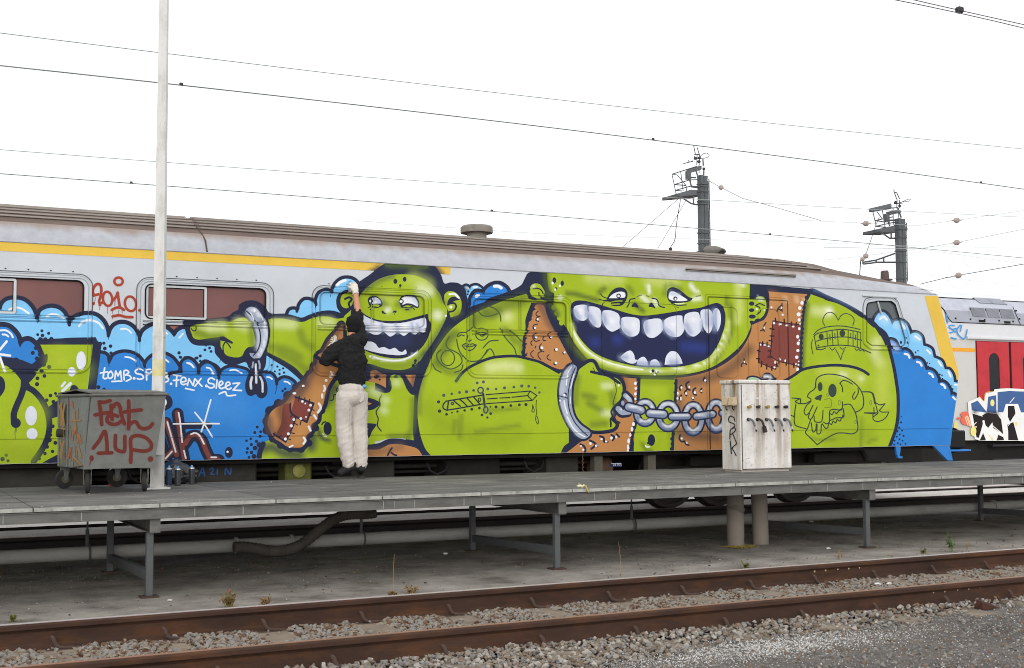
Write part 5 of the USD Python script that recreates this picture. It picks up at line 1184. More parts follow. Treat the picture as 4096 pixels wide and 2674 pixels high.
for j in range(-2, 11):
    a = 0.32+4.0*j
    obj('edge_beam', channel(PY0+.035, 1, a+.003, a+3.997, .668, .758), M_BEAM, plat)
obj('beam_lip', bx(-8, 44, PY0+.012, PY0+.036, .668, .675), M_BEAM, plat)
obj('beam_lip', bx(-8, 44, PY0+.020, PY0+.036, .748, .757), M_BEAM, plat)
obj('rear_beam', channel(PY1-.03, -1, -8, 44, .683, .758), M_BEAM, plat)
obj('middle_beam', bx(-8, 44, 12.2, 12.28, .69, .757), M_BEAM, plat)
xs = on_level(1350+np.array([200, 460, 885, 1130, 1527, 1753, 2118, 2327])/1.7, 1850+np.array([250]*8)/1.7, .74)[:, 0]
for x in [0.95, 1.55, 2.48, 2.9] + list(xs) + [9.0+.52*k for k in range(18)]:
    obj('weld_seam', bx(x-.003, x+.003, PY0+.0335, PY0+.0352, .676, .748), M_SEAM, plat)
for x in (-1.95, 2.12, 6.09, 10.17, 14.16, 18.2, 22.2):
    web = prism_x([(10.80, .55), (10.80, .667), (13.95, .667), (13.95, .55)], x+.028, x+.036)
    obj('bracket', cat_([web, bx(x-.012, x+.076, 10.80, 13.95, .545, .553), bx(x-.012, x+.076, 10.80, 13.95, .659, .667), bx(x-.012, x+.076, 10.794, 10.802, .553, .667)]), M_BEAM, plat)
    for yy in (10.87, 12.82):
        obj('post', cat_([bx(x-.028, x+.032, yy-.03, yy+.03, .012, .545, .006)]), M_POST, plat)
        obj('base_plate', bx(x-.07, x+.075, yy-.07, yy+.07, 0, .014), M_CLIP, plat)
    v = [(x-.02, 10.90, .215), (x-.02, 10.90, .145), (x-.02, 12.79, .105), (x-.02, 12.79, .175)]
    br = mani(manifold3d.Manifold.hull_points(np.array([(a[0]+dx, a[1], a[2]) for a in v for dx in (0, .008)]))); 
    tp = mani(manifold3d.Manifold.hull_points(np.array([(x-.02+dx, yy, zz+dz) for dx in (0, .06) for yy, zz in ((10.90, .215), (12.79, .175)) for dz in (0, .007)])))
    obj('brace', cat_([br, tp]), M_POST, plat)
M_CONC = M('round_concrete', '8a8178', rough=0.9, scale=6, vary=0.14, dirt='5f574f', dscale=3, bump=0.2, bscale=40)
for nm, a, b, rr in (('left', (8.97, 11.74), (9.02, 11.80), .1), ('right', (9.385, 11.80), (9.385, 11.82), .095)):
    c = thing('concrete_pillar', 'leaning round concrete pillar under the platform, left of two' if nm == 'left' else 'upright round concrete pillar under the platform, right of two', 'pillar')
    obj('shaft', tube([(a[0], a[1], 0), ((a[0]+b[0])/2, (a[1]+b[1])/2, .38), (b[0], b[1], .655)], rr, 20), M_CONC, c, smooth=40)
    if nm == 'left': obj('collar', tube([(a[0]+.02, a[1]+.03, .40), (a[0]+.045, a[1]+.03, .46)], rr+.004, 20), M('darker_repair', '6f675f'), c, smooth=40)
pipe = thing('ground_pipe', 'long grey pipe slung low beneath the platform', 'pipe')
M_PIPE = M('grey_pipe', 'a9a8a3', rough=0.7, scale=5, vary=0.12, dirt='5b5854', dscale=3, damt=0.5, stretch=(.5, 2, 2))
for a, b in ((-8, 3.42), (3.43, 8.33), (8.36, 14.6), (14.62, 44)):
    obj('pipe_length', tube([(a, 13.0, .185), (b, 13.0, .185)], .068, 20), M_PIPE, pipe, smooth=40)
for x in (3.43, 4.03, 14.61): obj('flange', tube([(x-.012, 13.0, .185), (x+.012, 13.0, .185)], .085, 20), M_PIPE, pipe, smooth=40)
for x in (1.93, 4.82, 8.35): obj('hanger', cat_([rod((x, 13.0, .25), (x, 13.0, .66), .010, 6), rod((x, 13.0, .25), (x, 13.0, .42), .018, 8), tube([(x+.02, 13.0+.075*math.cos(a), .185+.08*math.sin(a)) for a in np.linspace(0, 2*np.pi, 17)[:-1]], .010, 6, True)]), M_POST, pipe)
hp = [(1580, 578), (1660, 575), (1760, 590), (1850, 607), (1950, 600), (2030, 572), (2100, 525), (2170, 460), (2250, 400), (2330, 360), (2430, 350), (2510, 352), (2560, 340)]
hq = np.vstack([on_plane_y(x/1.7, 1850+y/1.7, 12.72+.03*i/12) for i, (x, y) in enumerate(hp)])
lsn = LineString(hq); hq2 = np.array([lsn.interpolate(t, True).coords[0] for t in np.linspace(0, 1, 120)])
k_ = np.ones(9)/9; hq2 = np.stack([np.convolve(np.pad(hq2[:, i], 4, 'edge'), k_, 'valid') for i in range(3)], 1)
obj('hose', tube(hq2, .055+.005*(np.arange(120) % 3 == 0), 14), M('ribbed_hose', '4f4b46', rough=0.8, scale=9, vary=0.2, dirt='6b655c', dscale=6), None, smooth=40)
tag(stage.GetPrimAtPath('/World/hose'), 'thick dark ribbed hose looping up from the pipe under the platform', 'hose')

q = cast(4000, 0, 30, PY0+.02, PY1-.1, lambda a: .03+.5*np.exp(-(a[:, 1]-PY0)/.18)*(meshkit.fbm(a*[2.2, 1, 0], 3, 40) > .5), 41); r = np.random.default_rng(42); q[:, 2] = PZ+.003
scatter('flecks', q, r.uniform(.004, .013, len(q)), [WHITE_SPECK, STONES[3], M('dark_fleck', '3f3c38', rough=.9)], 43, flat=.25, label='pale and dark flecks strewn along the platform deck', cat='flecks')
q = np.random.default_rng(44).normal(size=(260, 3))*[.10, .06, 0]+[8.95, 11.62, .012]
scatter('moss', q, np.random.default_rng(45).uniform(.008, .02, 260), [M('yellow_moss', 'a3873a', rough=.95, scale=40, vary=.3), M('olive_moss', '77703a', rough=.95)], 46, flat=.6, label='yellow moss round the foot of the leaning pillar', cat='moss')
# ------------------------------------------------------------------ the white train on the next track
Y2 = 18.55
M_WHITE2 = M('white_train_paint', 'd9dadd', rough=0.35, scale=1.0, vary=0.04, dirt='a9a6a3', dscale=1.2, damt=0.2)
M_SIDE2 = M('pale_grey_train_side', 'cccac6', rough=0.4, scale=1.5, vary=0.04, dirt='a5a19b', dscale=1.5, damt=0.25)
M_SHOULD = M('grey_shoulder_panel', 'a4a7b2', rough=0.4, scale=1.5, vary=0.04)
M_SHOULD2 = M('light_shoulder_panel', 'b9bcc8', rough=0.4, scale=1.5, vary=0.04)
M_RED = M('red_door_paint', 'c22e38', rough=0.35, scale=2, vary=0.06)
M_ORANGE = M('orange_band', 'f2a528', rough=0.4, scale=3, vary=0.05)
M_BLACKGLASS = M('black_door_glass', '1a1c1e', rough=0.25, spec=0.25, scale=2, vary=0.1)
t2 = thing('white_train', 'white and grey train with red double doors standing on the next track', 'train')
X2 = 18.85
prof2 = [(0, 1.0), (0, 3.44), (0.045, 3.70), (0.27, 3.97), (0.30, 3.985), (0.55, 4.13), (0.95, 4.22), (1.45, 4.25)]
prof2 += [(2.9-a, z) for a, z in prof2[-2::-1]]
def strip2(i0, i1, x0=X2, x1=60.0, off=0.0):
    V = np.vstack([[(x, Y2+prof2[i][0]-off, prof2[i][1]) for i in range(i0, i1+1)] for x in (x0, x1)]); n = i1-i0+1
    F = [q for j in range(n-1) for q in ([j, n+j, n+j+1], [j, n+j+1, j+1])]
    return trimesh.Trimesh(V, np.array(F), process=False)
obj('side_wall', strip2(0, 1), M_SIDE2, t2)
obj('upper_side', bx(X2, 60, Y2-.004, Y2+.01, 3.10, 3.438), M_WHITE2, t2)
xa = PY('K', 1440, 640, Y2+.02)[0]
obj('end_skin', strip2(1, 3, X2, xa), M_WHITE2, t2)
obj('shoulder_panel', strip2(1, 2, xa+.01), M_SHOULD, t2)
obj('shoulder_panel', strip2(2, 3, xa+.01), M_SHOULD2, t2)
obj('roof', strip2(3, len(prof2)-4), M_WHITE2, t2, smooth=40)
obj('far_side', strip2(len(prof2)-4, len(prof2)-1), M_SIDE2, t2)
obj('roof_groove', tube([(X2, Y2+.285, 3.982), (60, Y2+.285, 3.982)], .014, 6), M_DARK, t2)
obj('panel_gasket', tube([(60, Y2-.006, 3.443), (xa+.16, Y2-.006, 3.443), (xa+.10, Y2+.01, 3.50), (xa-.02, Y2+.03, 3.70), (xa-.12, Y2+.1, 3.82)], .011, 6), M_DARK, t2)
_v = np.array([(X2, Y2+a, z) for a, z in prof2]); obj('cab_front', trimesh.Trimesh(np.vstack([_v, [[X2, Y2+1.45, 2.5]]]), np.array([[i, len(_v), (i+1) % len(_v)] for i in range(len(_v))]), process=False), M_WHITE2, t2)
def on2(k, x, y, up=False):
    """place on the shoulder: lower or upper bevel"""
    (a0, z0), (a1, z1) = (prof2[2], prof2[3]) if up else (prof2[1], prof2[2])
    n = np.array([0, -(z1-z0), (a1-a0)]); p0 = np.array([0, Y2+a0, z0]); d = direction(*[np.array([TILES[k][i]+v/SC]) for i, v in ((0, x), (1, y))])[0]
    return EYE+d*((p0-EYE)@n/(d@n)), n/np.linalg.norm(n)
for up, q in ((True, ((1768, 482), (1920, 490), (2005, 557), (1850, 547))), (True, ((1925, 490), (2085, 500), (2180, 567), (2012, 557))), (False, ((1735, 597), (1900, 604), (1938, 714), (1772, 706))), (False, ((1918, 607), (2065, 612), (2098, 722), (1955, 716))), (False, ((2080, 614), (2238, 622), (2277, 732), (2112, 724)))):
    P_ = []; 
    for x, y in q: a, n = on2('K', x, y, up); P_.append(a+n*.006)
    P_ = np.array(P_)
    vt = thing if False else None
    obj('vent', trimesh.Trimesh(np.vstack([P_, P_-n*.02]), np.array([[0, 1, 2], [0, 2, 3], [0, 4, 1], [1, 4, 5], [1, 5, 2], [2, 5, 6], [2, 6, 3], [3, 6, 7], [3, 7, 0], [0, 7, 4]]), process=False), M('vent_dark', '55565c', rough=.6) if up and q[0][0] == 1768 else UsdShade.Material.Get(stage, '/World/Looks/vent_dark'), t2)
    sl = []
    for s in np.linspace(.03, .97, 15):
        a, b = P_[0]*(1-s)+P_[1]*s, P_[3]*(1-s)+P_[2]*s
        sl.append(rod(a+n*.006, b+n*.006, .006, 4))
    obj('vent_slats', cat_(sl), M_SHOULD2, t2)
for x, y in ((1566, 728), (1742, 738), (1912, 746), (2082, 755), (2248, 764), (2285, 636), (2325, 734)):
    a, n = on2('K', x, y); obj('fastener', trimesh.creation.icosphere(1, .022).apply_translation(a), M_DARK, t2)
for x, y in ((1880, 760), (2180, 775)):
    a, n = on2('K', x, y); obj('latch', bx(a[0]-.09, a[0]+.09, a[1]-.01, a[1]+.03, a[2]-.025, a[2]+.025), M_DARK, t2)
a, n = on2('K', 2320, 700); obj('panel_joint', rod(on2('K', 2245, 590)[0]+n*.004, on2('K', 2340, 812)[0]+n*.004, .008, 5), M_DARK, t2)
g0 = PY('K', 1690, 962, Y2); obj('door_gutter', bx(g0[0], 60, Y2-.06, Y2, 3.105, 3.165, .01), M_WHITE2, t2)
d0, d1, d2 = PY('K', 1808, 1100, Y2)[0], PY('K', 2190, 1100, Y2)[0], PY('K', 2218, 1100, Y2)[0]
w = d1-d0
obj('door_recess', bx(d0-.012, d2+w+.03, Y2-.005, Y2+.004, 1.0, 3.075), M_DARK, t2)
for a, b in ((d0+.01, d1), (d2, d2+w)):
    c = (a+b)/2+.02
    win = sbox(c-.155, 1.55, c+.155, 2.52).buffer(0); win = unary_union([sbox(c-.155, 1.60, c+.155, 2.67), Point(c, 2.67).buffer(.155), Point(c, 1.60).buffer(.155)])
    obj('door', prism_y(sbox(a, 1.03, b, 3.065).difference(win), Y2-.022, Y2-.006), M_RED, t2)
    obj('door_window', prism_y(win, Y2-.012, Y2-.007), M_BLACKGLASS, t2)
s0, s1 = PY('K', 1525, 1075, Y2), PY('K', 1795, 1128, Y2)
obj('orange_band', bx(X2, d0-.03, Y2-.003, Y2, s1[2], s0[2]), M_ORANGE, t2)
obj('underframe', bx(X2+.2, 60, Y2+.15, Y2+2.7, .52, .985), M_DARK, t2)
for a, b in ((19.6, 22.2), (24, 26), (29, 33)):
    obj('bogie_frame', bx(a, b, Y2+.2, Y2+.7, .25, .95, .05), M_DARK2, t2)
obj('footboard', cat_([bx(20.9, 30, Y2+.0, Y2+.12, .86, .90), bx(20.9, 30, Y2+.0, Y2+.06, .55, .60)]), M('footboard_black', '2e2d2f', rough=.35), t2)
for x in (20.2, 22.7, 25): obj('wheel', lathe([(0, -.05), (.4, -.05), (.45, 0), (.45, .06), (0, .07)], 30, 'y').apply_translation([x, Y2+.65, .186+.45]), M_STEELDARK, t2, smooth=40)
w2 = Sheet(); w2.part = 'graffiti'
w2.T('K', '3f9be0', 14, "1447,680 1452,740 1460,785", "1540,812 1490,810 1475,828 1500,850 1535,868 1520,892 1485,897", "1612,808 1590,830 1570,870 1590,925 1655,972 1680,920 1692,862", "1625,812 1612,880", "1500,955 1530,965 1565,972")
w2.R('K', '3f9be0', 13, "1552,868,18,22")
w2.P('L', 'e8705a', "1612,760 1650,738 1705,745 1740,910 1690,900 1640,885 1612,845 1625,800"); w2.D('L', 'e8705a', "1592,816,26,14")
w2.T('L', 'f3d9b0', 9, "1680,790 1725,910", "1695,790 1735,905", "1665,800 1700,900")
w2.P('L', 'e8dc7a', "1540,860 1562,850 1575,940 1535,945")
w2.P('L', 'f1f1ef', "1698,620c 1840,562c 1890,612c 1912,515c 2005,500c 2015,470c 2170,458c 2560,480c 2560,1094c 2045,1094c 1935,1082c 1830,1078c 1782,1060c 1742,900c 1705,740c")
w2.P('L', '46659a', "1735,640c 1815,605c 1925,745c 1800,735c 1745,720c"); w2.P('L', '46659a', "1922,745c 1940,560c 2035,540c 2040,755c"); w2.P('L', '46659a', "2052,505c 2190,490c 2540,505c 2540,750c 2330,745c 2295,645c 2150,645c 2120,745c 2052,742c")
w2.P('L', '241c1c', "1752,760c 1860,785c 1925,750c 2045,765c 2095,830c 2120,1010c 2000,930c 1990,865c 1940,930c 1880,870c 1830,1050c 1800,1040c"); w2.P('L', '241c1c', "2175,670c 2250,668c 2265,760c 2200,860c 2175,800c"); w2.P('L', '241c1c', "1840,1075c 1880,990c 1915,1075c"); w2.P('L', '241c1c', "2150,1075c 2170,890c 2240,860c 2300,1080c"); w2.P('L', '241c1c', "2390,800c 2540,780c 2540,1090c 2420,1080c"); w2.P('L', '241c1c', "2040,1080c 2060,1010c 2120,1040c 2130,1075c")
w2.T('L', 'f1f1ef', 9, "1745,750 1870,790", "1760,900 1800,865", "1990,900 2130,1020", "2180,900 2240,820", "2200,630 2250,570", "1830,1060 1885,880")
w2.T('L', 'f1f1ef', 26, "2110,760 2160,930 2165,1080", "1885,850 1925,1075")
w2.T('L', 'e9b04a', 7, "1830,548 1890,610 1908,515 2000,495", "1945,1010 1990,1080", "1985,1020 1990,1080")
w2.D('L', 'f0e58c', "1990,632,24,40 1765,970,34,58 2275,882,17,26 1795,918,10")
w2.S('L', '241c1c', 60, .8, "1930,760 2040,765", "1780,745")
clip2 = Polygon([(3780, 1150), (4230, 1150), (4230, 1766), (3780, 1763)])
def on_side2(V, deep):
    p = on_plane_y(V[:, 0], V[:, 1], Y2); p[:, 1] -= .030; return p
for part, (V, F, C) in w2.meshes(clip2, on_side2).items():
    obj('graffiti', trimesh.Trimesh(V, F, process=False), PAINT, t2, color=C, label='white, blue and black graffiti lettering with a small blue tag above')
# ------------------------------------------------------------------ things on the platform
def on_plane(x, y, p0, n):
    d = direction(np.atleast_1d(x), np.atleast_1d(y)); n = np.asarray(n, float); return EYE+d*(((np.asarray(p0)-EYE)@n)/(d@n))[:, None]
# tall lamp pole
pole = thing('lamp_pole', 'tall pale tapering steel pole rising from the platform behind the metal bin', 'pole')
M_POLE = M('pale_galvanised_pole', 'cbcac7', rough=0.5, metal=0.15, scale=7, vary=0.10, dirt='98948c', dscale=5, damt=0.7, stretch=(2, 2, .6))
def oct_pole(x, y, z0, z1, r0, r1, n=8, rot=.39):
    a = np.linspace(0, 2*np.pi, n, endpoint=False)+rot
    V = np.vstack([np.stack([x+r*np.cos(a), y+r*np.sin(a), np.full(n, z)], 1) for z, r in ((z0, r0), (z1, r1))])
    F = [q for i in range(n) for q in ([i, (i+1) % n, n+(i+1) % n], [i, n+(i+1) % n, n+i])]
    return trimesh.Trimesh(V, np.array(F), process=False)
obj('shaft', oct_pole(2.585, 12.90, PZ+.02, 10.2, .082, .036, 4, math.radians(20)), M_POLE, pole)
obj('foot', bx(2.46, 2.70, 12.79, 13.01, PZ+.001, PZ+.022, .006), M_POLE, pole)
obj('door_plate', bx(2.555, 2.63, 12.822, 12.83, PZ+.35, PZ+.75), M_POLE, pole)
for z_ in (1.62, 2.35):
    f_ = .082-(z_-PZ)/9.4*.046; obj('band', oct_pole(2.585, 12.90, z_, z_+.03, f_+.004, f_+.0038, 4, math.radians(20)), M_POLE, pole)
obj('paint_smear', oct_pole(2.585, 12.90, 1.95, 2.12, .0772, .0762, 4, math.radians(20)), M('yellowish_smear', 'cfc68a', rough=.6, scale=12, vary=.2, dirt='cbcac7', dscale=9, damt=1.0), pole)
for a_ in (-1, 1):
    for b_ in (-1, 1): obj('anchor_bolt', rod((2.58+a_*.10, 12.90+b_*.09, PZ+.02), (2.58+a_*.10, 12.90+b_*.09, PZ+.045), .011, 6), M_POST, pole)

# wheeled metal bin
binn = thing('waste_bin', 'dented galvanised wheeled bin sprayed with dark red letters and two lid flaps', 'waste bin')
M_GALV = M('dull_galvanised', '777874', rough=0.5, metal=0.35, scale=9, vary=0.16, dirt='5f605c', dscale=3.5, damt=0.7, bump=0.12, bscale=18)
M_GALV2 = M('grimy_lid', '6f6e69', rough=0.6, metal=0.3, scale=8, vary=0.2, dirt='3c3a36', dscale=5, damt=0.8)
bt = [(1.865, 12.40, 1.745), (2.56, 12.40, 1.755), (2.56, 13.75, 1.77), (1.725, 13.75, 1.762)]
bb = [(1.80, 12.45, 1.037), (2.46, 12.45, 1.037), (2.46, 13.65, 1.037), (1.722, 13.65, 1.032)]
V = np.array(bt+bb, float)
tubb = trimesh.Trimesh(V, np.array([[4, 5, 1], [4, 1, 0], [5, 6, 2], [5, 2, 1], [6, 7, 3], [6, 3, 2], [7, 4, 0], [7, 0, 3], [4, 7, 6], [4, 6, 5]]), process=False)
obj('tub', tubb, M_GALV, binn)
c4 = np.array(bt).mean(0)
rim = [np.array(p)+(np.array(p)-c4)*[.035, .02, 0] for p in bt]
obj('rim', cat_([tube([rim[i], rim[(i+1) % 4]], .014, 8) for i in range(4)]+[trimesh.Trimesh(np.vstack([V[:4], np.array(rim)]), np.array([q for i in range(4) for q in ([i, (i+1) % 4, 4+(i+1) % 4], [i, 4+(i+1) % 4, 4+i])]), process=False)]), M_GALV2, binn)
def slab(quad, h): q = np.array(quad, float); return mani(manifold3d.Manifold.hull_points(np.vstack([q, q+[0, 0, h]])))
obj('lid', slab([(1.83, 12.42, 1.765), (2.55, 12.42, 1.768), (2.55, 13.05, 1.80), (1.81, 13.05, 1.80)], .012), M_GALV2, binn)
obj('lid', slab([(1.81, 13.07, 1.805), (2.55, 13.07, 1.80), (2.56, 13.76, 1.775), (1.72, 13.76, 1.78)], .012), M_GALV2, binn)
nl = np.cross(np.array(bt[3])-bt[0], np.array(bb[0])-bt[0]); nl /= np.linalg.norm(nl)
if nl[0] > 0: nl = -nl
def left_pt(x, y): return on_plane(TILES['B'][0]+x/SC, TILES['B'][1]+y/SC, bt[0], nl)[0]
for xx in ((700, 560, 700, 1385), (815, 560, 800, 1395), (848, 575, 835, 1400)):
    obj('wall_rib', rod(left_pt(*xx[:2])+nl*.004, left_pt(*xx[2:])+nl*.004, .009, 6), M_GALV, binn)
q = [left_pt(*w)+nl*.012 for w in ((850, 580), (1075, 565), (1000, 1380), (850, 1400))]
obj('side_panel', mani(manifold3d.Manifold.hull_points(np.array([a+nl*d for a in q for d in (-.01, 0)]))), M_GALV, binn)
tr_ = left_pt(760, 995); obj('trunnion', rod(tr_, tr_+nl*.07, .042, 14), M_DARK2, binn, smooth=40)
M_TYRE = M('worn_black_tyre', '2c2b2a', rough=.85, scale=20, vary=.2, dirt='4d4b47', dscale=9, damt=.5)
def caster(x, y, rz, big=.098):
    c = [rod((0, -.02, 0), (0, .02, 0), .03, 10)]
    wh = lathe([(0.035, -.022), (big-.03, -.022), (big-.004, -.018), (big, 0), (big-.004, .018), (big-.03, .022), (.035, .022)], 26, 'y')
    hub = lathe([(0, -.026), (.042, -.026), (.045, -.012), (.045, .012), (.042, .026), (0, .026)], 16, 'y')
    fk = cat_([mani(manifold3d.Manifold.hull_points(np.array([(a, s*.034+e, z) for a, z in ((-.012, -.015), (.012, -.015), (.05, .13), (-.03, .13)) for e in (0, .006)]))) for s in (-1, 1)]+[bx(-.04, .06, -.042, .046, .128, .14)])
    R_ = trimesh.transformations.rotation_matrix(math.radians(rz), [0, 0, 1]); R_[:3, 3] = [x, y, PZ+big+.001]
    w_ = obj('wheel', wh.apply_transform(R_), M_TYRE, binn, smooth=40)
    obj('hub', hub.apply_transform(R_), M('caster_hub', '6a6556', rough=.6, metal=.3) if not stage.GetPrimAtPath('/World/Looks/caster_hub') else UsdShade.Material.Get(stage, '/World/Looks/caster_hub'), w_, smooth=40)
    obj('wheel_fork', fk.apply_transform(R_), M_GALV, binn)
caster(1.86, 12.56, 78); caster(1.775, 13.55, 20); caster(2.40, 12.58, 72); caster(2.30, 13.55, -10, .104)
tg = Sheet(); tg.part = 'tag'
RED = '6c2a22'
tg.T('B', RED, 44, "1180,620 1195,720 1210,890", "1190,620 1240,625 1310,605", "1130,775 1230,755 1310,745", "1330,700 1350,660 1400,640 1430,690 1440,760 1480,880", "1320,660 1325,760 1335,830", "1400,790 1330,770 1280,800 1275,850 1330,885 1400,880 1440,850", "1530,610 1535,760 1530,940", "1480,740 1580,725 1680,715", "1535,900 1580,860 1620,860 1660,920 1720,940 1780,920 1815,880")
tg.T('B', RED, 44, "1110,1170 1180,1080 1245,970 1270,1090 1275,1220", "1170,1230 1330,1225", "1375,1020 1370,1110 1380,1180 1440,1210 1480,1205 1485,1030", "1555,1340 1560,1220 1560,1050 1640,1020 1740,1050 1800,1120 1790,1180 1720,1205 1580,1190")
tg.D('B', RED, "1090,1290,26,36 1790,1300,34 1555,1310,26,34 1360,680,16"); tg.P('B', RED, "1080,1300 1110,1265 1085,1330 1060,1390")
nf = np.cross(np.array(bt[1])-bt[0], np.array(bb[0])-bt[0]); nf /= np.linalg.norm(nf)
if nf[1] > 0: nf = -nf
def on_front(V, deep): return on_plane(V[:, 0], V[:, 1], bt[0], nf)+nf*.003
tg.S('B', RED, 40, .0, "0,0")
fclip = Polygon([(TILES['B'][0]+x/SC, TILES['B'][1]+y/SC) for x, y in ((1090, 545), (1975, 525), (1830, 1405), (990, 1420))])
tg2 = Sheet(); tg2.part = 'tag'
OR = '9a7443'
tg2.T('B', OR, 19, "745,640 750,780 745,900", "785,650 770,760 780,900", "720,660 740,720", "910,730 905,800 915,900 900,990", "860,845 980,840", "880,640 885,690", "960,1010 985,1110", "730,1080 755,1180 740,1290", "780,1090 730,1250", "900,1280 985,1370", "900,1100 930,1105", "960,1180 985,1280", "720,950 790,945")
tg2.T('B', 'a8563c', 20, "870,620 880,680", "905,1000 895,960", "830,1290 865,1170", "815,1260 840,1270", "940,1000 975,1100")
tg2.T('B', OR, 7, "735,700 728,880", "760,740 762,940", "775,900 772,1060", "850,900 870,1060", "890,990 885,1080", "920,900 925,1060", "945,690 950,820", "750,1290 755,1360", "780,1280 788,1350", "870,1200 865,1330", "915,1150 912,1330", "935,1200 940,1400", "890,1300 885,1390", "930,900 960,1180")
def on_left(V, deep): return on_plane(V[:, 0], V[:, 1], bt[0], nl)+nl*.016
lclip = Polygon([(TILES['B'][0]+x/SC, TILES['B'][1]+y/SC) for x, y in ((700, 560), (1085, 550), (992, 1400), (690, 1380))])
PAINT2 = paint_material('dull_spray_paint', rough=.7, spec=.25, speck=.2)
for sh, cl, pl, lb in ((tg, fclip, on_front, 'dark red sprayed letters FAT 1UP'), (tg2, lclip, on_left, 'running orange scribbles')):
    for part, (V, F, C) in sh.meshes(cl, pl).items(): obj('sprayed_tag', trimesh.Trimesh(V, F, process=False), PAINT2, binn, color=C, label=lb)

# hydrant-like service cabinet
cab = thing('service_cabinet', 'rust-stained white metal cabinet with five valves and hose stubs on the platform', 'cabinet')
M_CAB = usdkit.material(stage, '/World/Looks/rust_stained_white', {
    'g': ('geometry', {}), 'mp': ('mapping', {'scale': (6.5, 6.5, 0.4)}),
    'n1': ('noise_texture', {'scale': 1.0, 'detail': 6.0, 'roughness': .6}), 'r1': ('rgb_ramp', {'ramp': [(.47, (0, 0, 0)), (.585, (1.0,)*3)]}),
    'z': ('separate_xyz', {}), 'mr': ('map_range', {'from_min': .85, 'from_max': 1.95, 'to_min': .25, 'to_max': 1.1, 'clamp': True}), 'mu': ('math', {'math_type': 'multiply'}),
    'n2': ('noise_texture', {'scale': 26.0, 'detail': 8.0, 'roughness': .75}), 'r2': ('rgb_ramp', {'ramp': [(.58, (0, 0, 0)), (.66, (.8,)*3)]}),
    'n3': ('noise_texture', {'scale': 4.0, 'detail': 7.0}), 'r3': ('rgb_ramp', {'ramp': [(.3, alb('cdc8c3')), (.65, alb('e6e2de'))]}),
    'n4': ('noise_texture', {'scale': 3.0, 'detail': 4.0}), 'r4': ('rgb_ramp', {'ramp': [(.3, alb('725b3c')), (.6, alb('8d6a3e')), (.8, alb('5f4c3e'))]}),
    'm1': ('mix', {}), 'm2': ('mix', {'color2': alb('6e6258')}), 'p': ('principled_bsdf', {'roughness': .6})},
    [('g.position', 'mp.vector'), ('mp.vector', 'n1.vector'), ('g.position', 'n2.vector'), ('g.position', 'n3.vector'), ('mp.vector', 'n4.vector'), ('n1.fac', 'r1.fac'), ('g.position', 'z.vector'), ('z.z', 'mr.value'),
     ('r1.color', 'mu.value1'), ('mr.result', 'mu.value2'), ('mu.value', 'm1.fac'), ('n3.fac', 'r3.fac'), ('n4.fac', 'r4.fac'), ('r3.color', 'm1.color1'), ('r4.color', 'm1.color2'), ('n2.fac', 'r2.fac'), ('m1.color', 'm2.color1'), ('r2.color', 'm2.fac'), ('m2.color', 'p.base_color')], surface='p.BSDF')
CX0, CX1, CY0, CY1 = 9.826, 10.645, 12.72, 13.11
obj('plinth', bx(CX0+.02, CX1-.03, CY0+.02, CY1-.02, PZ+.001, .826), M('cabinet_plinth', 'b5ada4', rough=.7, dirt='5a4c40', dscale=8), cab)
obj('body', bx(CX0, CX1, CY0, CY1, .827, 1.925, .006), M_CAB, cab)
obj('cap', bx(CX0-.018, CX1+.004, CY0-.02, CY1+.02, 1.929, 1.978, .012), M_CAB, cab)
obj('front_panel', prism_y(rrect(CX0+.028, CX1-.012, .845, 1.912, .006), CY0-.006, CY0), M_CAB, cab)
obj('panel_edge', cat_([rod((CX0+.02, CY0-.004, .84), (CX0+.02, CY0-.004, 1.915), .004, 5), rod((CX0+.02, CY0-.004, .838), (CX1-.01, CY0-.004, .838), .004, 5)]), M_DARK2, cab)
def pf(x, y, dy=0.0): p = PY('J', x, y, CY0-.006); return np.array([p[0], CY0-.006-dy, p[2]])
M_LABEL = M('label_plate', 'd6d3ce', rough=.5, scale=60, vary=.25); M_BRASS = M('brass_valve', 'b09a5a', rough=.4, metal=.6, scale=30)
M_HOSE2 = M('grey_rubber_hose', '6f7173', rough=.7, scale=30); M_TIP = M('metal_coupling', 'cfd0d0', rough=.35, metal=.5, scale=30); M_VALVE = M('dark_valve', '3c3530', rough=.6, metal=.3)
